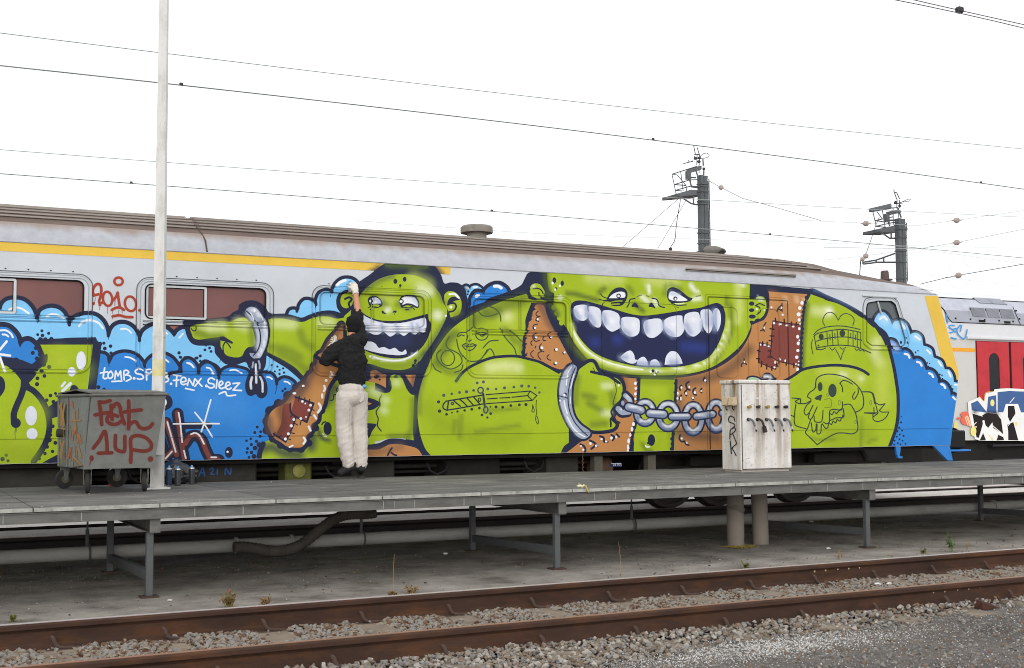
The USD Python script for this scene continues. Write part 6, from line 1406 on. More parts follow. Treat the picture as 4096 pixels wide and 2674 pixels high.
for i, x in enumerate((868, 975, 1085, 1195, 1300)):
    a = pf(x, 578); obj('label_plate', bx(a[0]-.028, a[0]+.028, a[1]-.004, a[1]+.002, a[2]-.011, a[2]+.011), M_LABEL, cab)
    v = pf(x, 680); k = (M_BRASS, M_VALVE, M_BRASS, M_VALVE, M_VALVE)[i]
    vv = obj('valve', cat_([rod(v, v+[0, -.05, 0], .017, 10), lathe([(0, -.01), (.022, -.01), (.022, .01), (0, .01)], 10, 'y').apply_translation(v+[0, -.045, 0])]), k, cab, smooth=40)
    if i != 1: obj('lever', rod(v+[.01, -.055, .002], v+[-.05, -.058, .003], .006, 6), k, vv)
    else: obj('lever', tube([v+[.012, -.05, 0], v+[.025, -.055, -.03], v+[.027, -.055, -.095]], .006, 6), M_TIP, vv)
    b = pf(x, 830)
    hs = [b, b+[.004, -.045, .004], b+[.022, -.07, -.015], b+[.040, -.075, -.055], b+[.052, -.075, -.088]]
    h_ = obj('hose_stub', tube(hs, .0145, 10), M_HOSE2 if i != 1 else M_VALVE, cab, smooth=40)
    obj('collar', rod(b+[0, .002, 0], b+[0, -.016, 0], .022, 12), M_VALVE, h_)
    e = hs[-1]; 
    if i != 1:
        obj('coupling', rod(e, e+[.012, 0, -.036], .0165, 10), M_TIP, h_); obj('nozzle', rod(e+[.012, 0, -.036], e+[.022, 0, -.068], .010, 8), M_VALVE, h_)
    else: obj('nozzle', rod(e, e+[.018, 0, -.075], .026, 12, .030), M_VALVE, h_, smooth=40)
M_BEIGE = M('beige_socket', 'c9b394', rough=.55, scale=20, vary=.12)
def side_pt(x, y): return on_plane(TILES['J'][0]+x/SC, TILES['J'][1]+y/SC, (CX0, CY0, 1), (1, 0, 0))[0]
for x, y in ((635, 615), (715, 615)):
    a = side_pt(x, y)
    so = obj('socket', bx(CX0-.055, CX0, a[1]-.055, a[1]+.055, a[2]-.055, a[2]+.055, .012), M_BEIGE, cab)
    obj('socket_lid', mani(manifold3d.Manifold.hull_points(np.array([(CX0-.056, a[1]+s*.05, a[2]+z) for s in (-1, 1) for z in (-.03, .05)]+[(CX0-.085, a[1]+s*.045, a[2]-.045) for s in (-1, 1)]+[(CX0-.05, a[1]+s*.045, a[2]-.06) for s in (-1, 1)]))), M_BEIGE, so)
    obj('cable', tube([(CX0-.04, a[1], a[2]-.05), (CX0-.035, a[1]+.01, a[2]-.09), (CX0-.01, a[1]+.015, a[2]-.11)], .008, 6), M_VALVE, so)
ts = Sheet(); ts.part = 'tag'
ts.T('J', '35333a', 13, "715,850 700,805 660,790 640,820 650,860 700,880 715,910 690,925", "655,1010 680,1000 720,960 715,930 680,940 660,960 655,1060", "690,1000 715,1060 735,1110", "660,1090 665,1150 675,1235", "735,1120 700,1150 672,1180", "680,1170 705,1210 730,1260")
def on_cab(V, deep): return on_plane(V[:, 0], V[:, 1], (CX0, CY0, 1), (1, 0, 0))+[-.004, 0, 0]
for part, (V, F, C) in ts.meshes(Polygon([(2900, 1540), (2960, 1540), (2960, 1890), (2900, 1890)]), on_cab).items(): obj('sprayed_tag', trimesh.Trimesh(V, F, process=False), PAINT2, cab, color=C, label='black letters SRK running down')

# cans, bag and small litter
M_CAN = M('spray_can_grey', '47494b', rough=.35, metal=.5, scale=30, vary=.15); M_CANTOP = M('spray_can_rim', 'c7c9cc', rough=.3, metal=.7); M_CAPBLUE = M('blue_can_cap', '5fa5dd', rough=.45)
M_CANRED = M('red_can', 'a23a3a', rough=.4, metal=.2, scale=50, vary=.5); M_CANBLUE = M('blue_grey_can', '384660', rough=.4, metal=.4)
def can(x, y, label, body=M_CAN, cap=M_CAPBLUE, h=.165, z=PZ, tilt=None):
    c = thing('spray_can', label, 'spray can', (x, y, z), group=None)
    if tilt: c.AddRotateXOp().Set(tilt[0]); c.AddRotateYOp().Set(tilt[1])
    obj('body', lathe([(0, .001), (.029, .001), (.0325, .006), (.0325, h), (.031, h+.004), (0, h+.004)], 20), body, c, smooth=40)
    obj('dome', lathe([(.031, h+.004), (.030, h+.012), (.016, h+.024), (0, h+.025)], 20), M_CANTOP, c, smooth=40)
    obj('cap', lathe([(0, h+.024), (.014, h+.024), (.013, h+.040), (.008, h+.044), (0, h+.044)], 14), cap, c, smooth=40)
    return c
can(2.87, 13.70, 'blue-grey spray can with blue cap standing nearest the pale pole', M_CANBLUE)
can(2.80, 13.80, 'spray can with blue top half hidden behind the pale pole', M_CANBLUE)
can(2.915, 13.47, 'dark grey spray can standing forward in the middle of the row of cans', M_CAN)
can(3.115, 13.70, 'grey spray can standing at the right end of the row against the black bag', M_CAN)
can(2.285, 13.62+.15, 'red and white spray can standing under the wheeled bin', M_CANRED, M_CANTOP)
r = np.random.default_rng(5)
bag = trimesh.creation.icosphere(4, 1.0); v = bag.vertices
v = v*[.24, .15, .15]; nz = meshkit.fbm(bag.vertices*2.6+3, 5, 4)-.5; v = v*(1+.45*nz)[:, None]; v[:, 2] = np.maximum(v[:, 2]*1.0+.07, 0.0); v[:, 2] += .05*np.exp(-((v[:, 0]+.03)/.08)**2)*(v[:, 2] > .12)
bag.vertices = v+[3.0, 13.93, PZ+.002]
M_BAG = M('black_plastic_film', '1a1b1c', rough=.28, scale=10, vary=.2, bump=1.0, bscale=14, spec=.6)
tag(obj('plastic_bag', bag, M_BAG, smooth=True), 'crumpled black plastic bag lying behind the spray cans', 'bag')
M_PAPER = M('white_litter', 'dcdad6', rough=.8, scale=30, vary=.1)
def crumple(x, y, z, s, seed, mat=None, flat=.35):
    b = trimesh.creation.icosphere(2, 1.0); n_ = meshkit.fbm(b.vertices*1.7+seed, 3, seed)-.5
    vv = b.vertices*(1+1.3*n_)[:, None]*[s, s*.7, s*flat]; vv[:, 2] -= vv[:, 2].min(); b.vertices = vv+[x, y, z]
    return obj('litter', b, mat or M_PAPER)
for i, (k, x, y, z, s, lab) in enumerate(((3, 535, 1062, .03, .045, 'crumpled white paper lying against the outer side of the near rail'), (3, 1385, 836, .03, .03, 'small white scrap between the near rails, left of two'), (3, 1462, 833, .03, .025, 'small white scrap between the near rails, right of two'), (3, 2345, 672, .03, .03, 'white scrap between the rails at the right edge'),
        (3, 2250, 1105-0, .03, .0, ''), (2, 2255, 1110, .03, .04, 'white and brown scrap on the stones beside the near rail'), (3, 935, 408, .0, .035, 'pale blue-white cup lying beneath the platform'), (3, 1050, 592, .0, .03, 'flat white strip on the dirt below the platform'), (2, 735, 628, 0, .03, 'white scrap on the dirt left of the middle post'), (1, 1155, 945, 0, .02, 'white scrap at the foot of the left front post'), (1, 225, 1338, .03, .0, ''), (2, 232, 1338, .03, .022, 'small white scrap on the stones at the lower middle'))):
    if s == 0: continue
    o = {1: 0, 2: 1350, 3: 2696}[k]; p_ = on_level(o+x/1.7, 1850+y/1.7, z)[0]
    tag(crumple(p_[0], p_[1], z, s, i+3), lab, 'litter')
p_ = on_level(2025/1.7, 1850+1385/1.7, .03)[0]; tag(crumple(p_[0], p_[1], .03, .03, 20, M('orange_litter', 'd8563c', rough=.7)), 'orange red scrap on the stones at the bottom edge', 'litter')
p_ = on_level(1350+1715/1.7, 1850+180/1.7, PZ)[0]
bp = thing('banana_peel', 'yellow and white banana peel hanging over the platform edge', 'banana peel', (p_[0], PY0+.03, PZ+.002))
M_PEEL = M('banana_peel_skin', 'b8a860', rough=.6, scale=40, vary=.2); M_PEELIN = M('banana_peel_inside', 'e4dfcb', rough=.7)
for i, (dx, dy, dz) in enumerate(((-.05, .01, .018), (.035, -.045, -.035), (.045, .03, .012), (-.015, .045, .035))):
    obj('peel_strip', tube([(0, 0, .008), (dx*.5, dy*.55, .022), (dx, dy, dz*.9), (dx*1.25, dy*1.15, dz*1.3)], [.010, .012, .009, .003], 6), M_PEEL if i % 2 else M_PEELIN, bp, smooth=40)
# ------------------------------------------------------------------ the painter
PB = 13.985
def J(k, x, y, dy=0.0): return PY(k, x, y, PB+dy)
def sph(p, r, n=20): return manifold3d.Manifold.sphere(r, n).translate([float(a) for a in p])
def chain(pts, rad):
    out = [manifold3d.Manifold.batch_hull([sph(a, ra), sph(b, rb)]) for a, b, ra, rb in zip(pts[:-1], pts[1:], rad[:-1], rad[1:])]
    return out
def blend(parts, edge=.018, it=10):
    u = manifold3d.Manifold.batch_boolean(parts, manifold3d.OpType.Add).refine_to_length(edge)
    t = mani(u); t.merge_vertices(); trimesh.smoothing.filter_taubin(t, iterations=it); return t
def ell(p, r, n=28):
    return manifold3d.Manifold.sphere(1.0, n).scale([float(a) for a in r]).translate([float(a) for a in p])
def rumple(t, amp, f, seed, zmin=-9, dirs=(1, 1, 1)):
    v = np.array(t.vertices); n = np.array(t.vertex_normals)
    q = np.abs(meshkit.fbm(v*np.array(dirs)*f, 3, seed)-.5)*2
    t.vertices = v+n*((q-.35)*amp)[:, None]; return t
M_SKIN = M('skin', 'c48a70', rough=.55, scale=20, vary=.06, damt=.1)
M_BLACKCLOTH = M('black_fleece', '252425', rough=.95, scale=40, vary=.25, dirt='2d2b29', dscale=5, spec=.15, bump=.4, bscale=160)
M_PANTS = M('off_white_trousers', 'ccc4bc', rough=.9, scale=6, vary=.05, dirt='a89c94', dscale=4, damt=.4, spec=.2, bump=.15, bscale=90)
M_SHOE = M('dark_shoe', '262525', rough=.7, scale=30, vary=.2); M_SOLE = M('shoe_sole', '3b3936', rough=.8)
M_GLOVE = M('pale_work_glove', 'd8d2c6', rough=.85, scale=40, vary=.1, dirt='9e988c', dscale=30, damt=.5); M_CAP = M('black_cap', '19191a', rough=.9, scale=60, vary=.25, spec=.2)
M_CUFF = M('orange_wrist_seam', 'c26a48', rough=.8); M_SHIRT = M('blue_undershirt', '6fa6cf', rough=.9)
man = thing('person', 'person seen from behind in black top and off-white trousers, spraying the mural above', 'person')
hd = J('E', 335, 815, .06); nk = J('E', 328, 965, .0)
shR, elR, wrR = J('E', 418, 965, .0), J('E', 395, 690, .13), J('E', 362, 415, .285)
shL, elL, wrL = J('E', 195, 1045, .0), J('C', 1795, 1165, .06), J('C', 1862, 1000, .24)
chest, waist, pelv = J('E', 312, 1130, .0), J('F', 320, 330, .0), J('F', 318, 500, .0)
hL, hR = J('F', 240, 540, .0), J('F', 400, 540, .01)
kL, kR = J('F', 216, 900, .045), J('F', 405, 905, .05)
aL, aR = J('F', 268, 1335, .0), J('F', 428, 1350, .0)
# skin: one continuous figure under the clothes
body = []
body += [ell(hd, (.078, .098, .118)), ell(hd+[0, .03, -.055], (.058, .07, .06))]
body += chain([hd+[0, -.01, -.06], nk, chest], [.058, .06, .10]) + [ell(chest, (.15, .10, .19)), ell(waist, (.135, .095, .16)), ell(pelv, (.155, .11, .12))]
body += chain([shR, elR, wrR], [.058, .044, .031])+chain([shL, elL, wrL], [.058, .044, .031])+chain([chest+[0, 0, .1], shR], [.08, .06])+chain([chest+[0, 0, .1], shL], [.08, .06])
body += chain([hL, kL, aL], [.085, .055, .042])+chain([hR, kR, aR], [.085, .055, .042])
# face looks up at the wall
fd = np.array([0, .93, .36]); up_ = np.array([0, -.36, .93])
for s in (-1, 1):
    body += [ell(hd+[s*.078, -.005, -.005], (.012, .022, .032))]
    body += [ell(hd+fd*.082+[s*.03, 0, 0]+up_*.01, (.018, .016, .012))]
body += chain([hd+fd*.092+up_*.015, hd+fd*.112-up_*.018], [.010, .015])+[ell(hd+fd*.088-up_*.05, (.026, .014, .010))]
obj('body', blend(body, .014, 6), M_SKIN, man, smooth=True)
for s in (-1, 1): obj('eye', trimesh.creation.icosphere(2, .011).apply_translation(hd+fd*.092+[s*.03, 0, 0]+up_*.012), M('eye_white', 'd8d4cf', rough=.2) if s < 0 else UsdShade.Material.Get(stage, '/World/Looks/eye_white'), man, smooth=True)
cp = [ell(hd+np.array([0, -.012, .022]), (.092, .112, .112)), ell(hd+[0, -.03, -.03], (.082, .088, .09))]
capm = blend(cp, .014, 6); v = np.array(capm.vertices); capm.vertices = v
keep = manifold3d.Manifold.hull_points(np.array([hd+fd*a+up_*b+[c, 0, 0] for a in (-.3, .052) for b in (-.13, .3) for c in (-.2, .2)]))
obj('cap', mani(to_mani(capm)^keep) if to_mani(capm).volume() > 0 else capm, M_CAP, man, smooth=50)
obj('cap_peak', mani(manifold3d.Manifold.hull_points(np.array([hd+fd*a+up_*b+[c, 0, 0] for a, c in ((.07, -.07), (.07, .07), (.15, -.035), (.15, .035), (.16, 0)) for b in (.055, .062)]))), M_CAP, man)
# hooded top
jk = []
cR = J('E', 384, 640, .16)
jk += chain([shR+[.0, 0, -.02], (shR+elR)/2+[.0, 0, 0], elR, cR], [.098, .082, .072, .056])
jk += chain([shL+[0, 0, -.01], (shL+elL)/2, elL, elL*.4+wrL*.6], [.098, .094, .090, .060])
top_ = J('E', 315, 1010, .0)
jk += chain([shL+[.02, 0, 0], top_+[0, -.01, .01], shR+[-.02, 0, 0]], [.085, .10, .085])
tors = []
for y, w, d in ((1060, .165, .125), (1140, .185, .135), (1230, .187, .138), (1330, .178, .135), (1430, .172, .13), (1500, .168, .125)):
    c = J('E', 308+(y-1060)*.045, y, .0); tors.append(ell(c, (w, d, .06), 24))
for a_, b_ in zip(tors[:-1], tors[1:]): jk.append(manifold3d.Manifold.batch_hull([a_, b_]))
jk += [ell(nk+[0, -.055, -.02], (.105, .075, .065)), ell(nk+[0, -.075, -.075], (.085, .055, .085)), ell(nk+[0, .02, -.01], (.085, .09, .06))]
jm = blend(jk, .013, 12)
v = np.array(jm.vertices); hem = J('F', 320, 445)[2]; v[:, 2] = np.maximum(v[:, 2], hem-.01+.12*(v[:, 0]-v[:, 0].mean())*.3); jm.vertices = v
rumple(jm, .050, 6.5, 3, dirs=(1, 1, .7)); rumple(jm, .024, 15.0, 8, dirs=(.7, 1, 1.3))
obj('hooded_top', jm, M_BLACKCLOTH, man, smooth=True)
obj('undershirt', ell and mani(ell(J('F', 440, 440, .0), (.05, .10, .03))), M_SHIRT, man, smooth=True)
# trousers: loose, bunched at the shoes
tp = [ell(pelv+[0, 0, .03], (.165, .125, .13)), ell(pelv+[.0, -.035, -.06], (.155, .105, .12))]
for h, k, a, s in ((hL, kL, aL, 1), (hR, kR, aR, 2)):
    lo = a+[(.01 if s == 1 else .0), 0, .0]
    tp += chain([h+[0, 0, -.02], (h+k)/2, k, (k+a)/2, lo], [.116, .110, .102, .100, .088])
tm = blend(tp, .013, 10)
v = np.array(tm.vertices); f_ = np.clip((1.25-v[:, 2])/.45, 0, 1)
n_ = np.array(tm.vertex_normals)
fold = np.abs(meshkit.fbm(np.stack([v[:, 0]*5+v[:, 2]*6, v[:, 1]*5, v[:, 2]*16-v[:, 0]*8], 1), 3, 5)-.5)*2
long_ = np.abs(meshkit.fbm(v*[13, 13, 2.2], 3, 9)-.5)*2
tm.vertices = v+n_*((fold-.4)*.032*(0.35+f_)+(long_-.4)*.018)[:, None]
obj('trousers', tm, M_PANTS, man, smooth=True)
obj('back_pocket', mani(manifold3d.Manifold.hull_points(np.array([J('F', x, y, -.118+dy) for x, y in ((385, 520), (465, 510), (462, 600), (425, 625), (388, 605)) for dy in (0, .012)]))), M_PANTS, man)
# shoes
def shoe(heel, toe, hh):
    d = (toe-heel)/np.linalg.norm(toe-heel); L = np.linalg.norm(toe-heel)
    a = chain([heel+[0, 0, hh], heel+d*L*.35+[0, 0, hh*.9], heel+d*L*.72, toe-d*.045], [.045, .050, .046, .034])+[sph(heel+[0, 0, hh+.03], .047)]
    u = blend(a, .010, 8); v = np.array(u.vertices); 
    return u
for heel, toe, hh in ((J('F', 330, 1415, .0), J('F', 135, 1478, .06), .02), (J('F', 432, 1440, -.02), J('F', 415, 1445, .20), .025)):
    s_ = shoe(heel, toe, hh); v = np.array(s_.vertices); v[:, 2] = np.maximum(v[:, 2], PZ+.016); s_.vertices = v
    so = obj('shoe', s_, M_SHOE, man, smooth=True)
    d = (toe-heel); d[2] = 0; d /= np.linalg.norm(d); n = np.array([-d[1], d[0], 0])
    sole = [heel[:2]-d[:2]*.04, toe[:2]-d[:2]*.005]
    q = LineString(sole).buffer(.040)
    sm = trimesh.creation.extrude_polygon(q, .020, engine='earcut'); sm.apply_translation([0, 0, PZ+.001]); obj('sole', sm, M_SOLE, so)
# gloves: palm and five separate fingers closed on the can
def hand(w, along, across, toward, curl=1.0, right=True):
    """w wrist; along = wrist to knuckles, across = towards the thumb side, toward = the way the palm faces"""
    a, c, t_ = (np.array(q)/np.linalg.norm(q) for q in (along, across, toward))
    pm = manifold3d.Manifold.batch_hull([sph(w+a*.015+c*s*.024, .021) for s in (-1, 1)]+[sph(w+a*.092+c*s*.034, .015) for s in (-1, 1)])
    g = [pm]
    for i, (o, L) in enumerate(((.033, .074), (.011, .083), (-.011, .077), (-.032, .060))):
        k = w+a*.095+c*o; b = curl*(1.0 if i else .55)
        p1 = k+(a*math.cos(.45*b)+t_*math.sin(.45*b))*L*.45
        p2 = p1+(a*math.cos(1.25*b)+t_*math.sin(1.25*b))*L*.32
        p3 = p2+(a*math.cos(1.9*b)+t_*math.sin(1.9*b))*L*.25
        g += chain([k-a*.01, k, p1, p2, p3], [.012, .0115, .0105, .0095, .0085])
    th = w+a*.035+c*.030
    g += chain([th, th+c*.026+a*.026+t_*.012, th+c*.030+a*.052+t_*.032, th+c*.016+a*.070+t_*.046], [.016, .0135, .0115, .010])
    return blend(g, .0045, 5)
R_al = J('E', 335, 300, .36)-wrR
gm_ = hand(wrR+R_al*.12, R_al, (-1, .15, 0), (0, 1, -.15), .85); obj('glove', gm_, M_GLOVE, man, smooth=True)
obj('glove_cuff', tube([wrR-(R_al/np.linalg.norm(R_al))*.035, wrR+(R_al/np.linalg.norm(R_al))*.02], [.040, .036], 16), M_GLOVE, man, smooth=40)
L_al = J('C', 1905, 930, .31)-wrL
obj('glove', hand(wrL, L_al, (.5, -.2, .8), (-.5, .7, .3), 1.0), M_GLOVE, man, smooth=True)
obj('glove_cuff', tube([wrL-(L_al/np.linalg.norm(L_al))*.04, wrL+(L_al/np.linalg.norm(L_al))*.015], [.042, .036], 16), M_GLOVE, man, smooth=40)
pc = J('E', 322, 385, .365)
cc = can(pc[0]-.012, pc[1]+.012, 'silver spray can held up against the mural in the raised gloved hand', M_CANTOP, M_CAPBLUE, .10, pc[2]-.03, (8, -6))
pl = J('C', 1868, 1035, .33)
can(pl[0], pl[1], 'orange spray can held in the lowered left glove', M('orange_can', 'c8783c', rough=.4, metal=.3), M_CANTOP, .12, pl[2]-.03, (-6, 24))

# ------------------------------------------------------------------ masts and wires against the white sky
M_WIRE = M('glare_paled_wire', '8a8f8d', rough=.7); M_WIRETHIN = M('thin_pale_wire', 'a2a8a6', rough=.7)  # both tones paled: glare of the bright sky put into the wire colour
M_TWIN = M('dull_purple_wire', '6f6470', rough=.6)
M_PALEINS = M('pale_insulator', 'a89c94', rough=.4, scale=20)
M_MAST = M('mast_steel', '5c6063', rough=.6, metal=.2, scale=3, vary=.15, dirt='4d4b49', dscale=2)
M_MASTD = M('mast_dark_iron', '3f3d3d', rough=.7, scale=3, vary=.2)
def at_depth(x, y, D): d = direction(np.array([x]), np.array([y]))[0]; return EYE+d*(D/(d@CF))
def mast(label, ox, oy, D, cfg):
    """ox, oy: where the tile starts; all coordinates measured in that tile; D metres away"""
    w = lambda x, y, dd=0.0: at_depth(ox+x/SC, oy+y/SC, D+dd)
    mt = thing('catenary_mast', label, 'mast')
    t, b, hw = cfg['top'], cfg['foot'], cfg['hw']
    top = w(*t); 
    x0, y0 = top[0], top[1]
    s = D/FPX/SC; h = hw*s*.77; dp = .10 if D < 40 else .12
    col = cat_([bx(x0-h, x0+h, y0-.02, y0+.02, -0.5, top[2]), bx(x0-h, x0-h+.03, y0-.2, y0+.2, -.5, top[2]), bx(x0+h-.03, x0+h, y0-.2, y0+.2, -.5, top[2])])
    obj('column', cat_([bx(x0-h, x0-.1*h, y0-dp, y0+dp, -.5, top[2]), bx(x0-.05*h, x0+h, y0-dp-.015, y0+dp-.02, -.5, top[2]-.02)]), M_MAST, mt)
    for y in cfg['bands']: z = w(t[0], y)[2]; obj('band', bx(x0-h-.02, x0+h+.03, y0-dp-.04, y0+dp+.02, z-.022, z+.022), M_MAST, mt)
    def bars(nm, L, r, mat=M_MAST): 
        obj(nm, cat_([rod(w(*a), w(*bb), r, 5) for a, bb in L]), mat, mt)
    for nm, L, r in cfg['bars']: bars(nm, L, r*.85)
    if 'ladder' in cfg:
        xa, ya, yb, xb = cfg['ladder']; n = 9
        obj('ladder', cat_([rod(w(xa, ya), w(xb, yb), .018, 5), rod(w(xa-14, ya+20), w(xb-14, yb), .018, 5)]+[rod(w(xa+(xb-xa)*i/n-14, ya+(yb-ya)*i/n), w(xa+(xb-xa)*i/n, ya+(yb-ya)*i/n), .012, 4) for i in range(n)]), M_MAST, mt)
    for nm, q, th in cfg['plates']:
        P_ = np.array([w(*a) for a in q]); obj(nm, mani(manifold3d.Manifold.hull_points(np.vstack([P_, P_+[0, 0, -th], P_+[.02, .8 if nm == 'platform' else .15, 0], P_+[.02, .8 if nm == 'platform' else .15, -th]]))), M_MAST, mt)
    for nm, c, r in cfg['balls']: obj(nm, lathe([(0, -r), (r*.8, -r*.6), (r, 0), (r*.8, r*.6), (0, r)], 12).apply_translation(w(*c)), M_PALEINS if r > .08 else M_MASTD, mt, smooth=40)
    return mt, w
m1, w1 = mast('steel catenary mast with railed work basket, left and taller of two above the railcar roof', 2496, 550, 38.0, dict(top=(930, 455), foot=(940, 1400), hw=60,
    bands=(560, 590, 650, 770, 800, 1145, 1270), ladder=(1012, 500, 1290, 1028),
    bars=[('rail', [((572, 440), (870, 345)), ((600, 563), (780, 508)), ((600, 563), (740, 575)), ((780, 508), (880, 505)), ((612, 632), (800, 580)), ((612, 632), (690, 640)), ((800, 580), (900, 590))], .022),
        ('upright', [((572, 440), (622, 680)), ((675, 408), (705, 640)), ((632, 448), (740, 575)), ((740, 575), (745, 640)), ((780, 370), (800, 600)), ((572, 440), (632, 448))], .018),
        ('strut', [((625, 680), (800, 790)), ((800, 790), (870, 805)), ((828, 700), (828, 790)), ((850, 375), (910, 560)), ((755, 395), (775, 480)), ((775, 480), (860, 480)), ((775, 480), (805, 590)), ((750, 400), (750, 470)), ((805, 590), (870, 600))], .032),
        ('top_arm', [((705, 315), (820, 285)), ((770, 270), (775, 300)), ((820, 275), (818, 298)), ((865, 330), (870, 205)), ((893, 330), (900, 245)), ((893, 330), (895, 430)), ((835, 205), (905, 205)), ((835, 265), (915, 240)), ((835, 265), (840, 225)), ((850, 205), (830, 110)), ((905, 240), (870, 120)), ((830, 110), (830, 90))], .020),
        ('insulator_rod', [((948, 450), (950, 370)), ((943, 340), (938, 260))], .03)],
    plates=[('platform', ((622, 672), (800, 622), (995, 640), (800, 655)), .09), ('head_beam', ((770, 372), (925, 335), (925, 345), (800, 382)), .1), ('case', ((755, 395), (800, 390), (800, 418), (755, 420)), .2), ('cap', ((900, 455), (998, 458), (998, 470), (900, 470)), .05)],
    balls=[('insulator', (893, 290), .055), ('insulator', (950, 375), .05), ('insulator', (1155, 597), .085), ('insulator', (848, 250), .055), ('insulator', (897, 245), .05), ('insulator', (553, 1330), .06)]))
obj('cable_loop', tube([w1(*p_) for p_ in ((900, 255), (960, 250), (1005, 235), (1015, 210), (985, 188), (945, 195), (915, 220), (900, 250))], .012, 5), M_MASTD, m1)
obj('feeder', tube([w1(*p_) for p_ in ((675, 700), (665, 790), (640, 930), (628, 1010), (618, 1100), (612, 1190), (595, 1250), (560, 1295), (553, 1350))], .014, 6), M_MASTD, m1)
obj('guy_wire', tube([w1(1010, 520), w1(1155, 597), w1(1405, 725), w1(1735, 815), w1(2350, 993)], .009, 4), M_MASTD, m1)
obj('guy_wire', cat_([rod(w1(680, 705), w1(-20, 1310), .008, 4), rod(w1(770, 695), w1(400, 1330), .008, 4)]), M_MASTD, m1)
m2, w2_ = mast('steel catenary mast with basket and side bracket, right of two near the railcar cab', 3296, 650, 47.0, dict(top=(900, 672), foot=(915, 1420), hw=60,
    bands=(745, 800, 900, 1060, 1195, 1390), ladder=(982, 720, 1420, 995),
    bars=[('rail', [((582, 585), (780, 545)), ((605, 695), (820, 650)), ((618, 763), (830, 715)), ((605, 695), (715, 710)), ((618, 763), (735, 775)), ((830, 715), (930, 745)), ((780, 545), (880, 540))], .028),
        ('upright', [((582, 585), (622, 765)), ((695, 570), (728, 775)), ((632, 590), (690, 670)), ((822, 540), (826, 740)), ((742, 620), (742, 690)), ((775, 600), (780, 760)), ((885, 560), (885, 660))], .024),
        ('strut', [((645, 810), (780, 905)), ((780, 905), (850, 905)), ((800, 820), (800, 900)), ((742, 690), (840, 690)), ((765, 690), (782, 760)), ((880, 545), (920, 660))], .04),
        ('bracket_arm', [((470, 1190), (620, 1165)), ((620, 1165), (845, 1085)), ((470, 1212), (640, 1190)), ((640, 1190), (850, 1190)), ((710, 1135), (712, 1190)), ((620, 1165), (622, 1190)), ((465, 1180), (465, 1215))], .04),
        ('top_arm', [((865, 550), (870, 440)), ((895, 550), (900, 450)), ((835, 495), (935, 487)), ((840, 495), (845, 470)), ((865, 440), (832, 345)), ((900, 440), (865, 362)), ((832, 345), (832, 322)), ((845, 360), (865, 360)), ((735, 600), (890, 590))], .025)],
    plates=[('platform', ((635, 798), (840, 752), (995, 778), (830, 800)), .11), ('lamp_box', ((560, 545), (800, 488), (805, 515), (590, 552)), .12), ('case', ((735, 612), (775, 610), (775, 632), (735, 634)), .25), ('head_plate', ((770, 585), (880, 560), (920, 575), (800, 600)), .08)],
    balls=[('insulator', (500, 728), .11), ('insulator', (497, 1115), .11), ('insulator', (900, 520), .06), ('insulator', (852, 480), .07), ('insulator', (458, 1155), .09)]))
obj('cable_loop', tube([w2_(*p_) for p_ in ((905, 480), (945, 465), (1000, 440), (1032, 440), (1015, 462), (940, 475))], .014, 5), M_MASTD, m2)
obj('feeder', tube([w2_(660, 650), w2_(620, 740), w2_(540, 980), w2_(500, 1090)], .014, 5), M_MASTD, m2)
obj('dropper', rod(w2_(440, 1130), w2_(424, 1345), .02, 5), M_MASTD, m2)
# lamp head seen over the roof
lm = thing('street_lamp', 'grey weathered lamp head on an arm, seen just above the railcar roof', 'street lamp')
lw = lambda x, y: at_depth(2496+x/SC, 550+y/SC, 26.0)
l0, l1 = lw(985, 1345), lw(1175, 1350); dv = (l1-l0)/np.linalg.norm(l1-l0)
sh = [ell((0, 0, 0.01), (.20, .13, .085)), ell((-.06, 0, -.0), (.15, .14, .10))]
hs_ = blend(sh, .02, 4); ang = math.atan2(dv[1], dv[0]); hs_.apply_transform(trimesh.transformations.rotation_matrix(ang, [0, 0, 1])); hs_.apply_translation((l0+l1)/2+[-.04, 0, 0])
obj('housing', hs_, M('lamp_housing', '77736c', rough=.6, dirt='4a443c', dscale=8), lm, smooth=True)
lb_ = mani(ell((.12, 0, -.02), (.12, .11, .075), 16)); lb_.apply_transform(trimesh.transformations.rotation_matrix(ang, [0, 0, 1])); lb_.apply_translation((l0+l1)/2)
obj('glass_bowl', lb_, M('dark_lamp_bowl', '2f2c29', rough=.3), lm, smooth=30)
obj('arm', tube([lw(1000, 1360), lw(870, 1385), lw(760, 1480), lw(740, 1900)], .05, 8), M_MASTD, lm)
# overhead wires: each runs the length of the yard
S_ = 4096/2380
def wire(label, P_, Y, r, mat=M_WIRE, clamps=(), cat='overhead wire', pend=()):
    q = on_plane_y(np.array([p[0] for p in P_])*S_, np.array([p[1] for p in P_])*S_, Y)
    c = np.polyfit(q[:, 0], q[:, 2], 2 if len(P_) > 2 else 1); d0, d1 = q[:, 0].min()-6, q[:, 0].max()+10
    xs = np.linspace(d0, d1, 40); zs = np.polyval(c, np.clip(xs, q[:, 0].min()-1, q[:, 0].max()+1))
    th = thing('overhead_wire', label, cat)
    obj('wire', tube(np.stack([xs, np.full(40, Y), zs], 1), r, 6), mat, th, smooth=True)
    for cx_ in clamps:
        xx = on_plane_y(np.array([cx_[0]*S_]), np.array([cx_[1]*S_]), Y)[0]; z = np.polyval(c, xx[0])
        obj('clamp', bx(xx[0]-r*2.6, xx[0]+r*2.6, Y-r*1.5, Y+r*1.5, z-.005, z+r*3.6, r*.8), M_MASTD, th)
    for (x_, y0_, y1_) in pend:
        a_ = on_plane_y(np.array([x_*S_]*2), np.array([y0_*S_, y1_*S_]), Y); obj('dropper', rod(a_[0], a_[1], .003, 4), M_WIRETHIN, th)
    return th
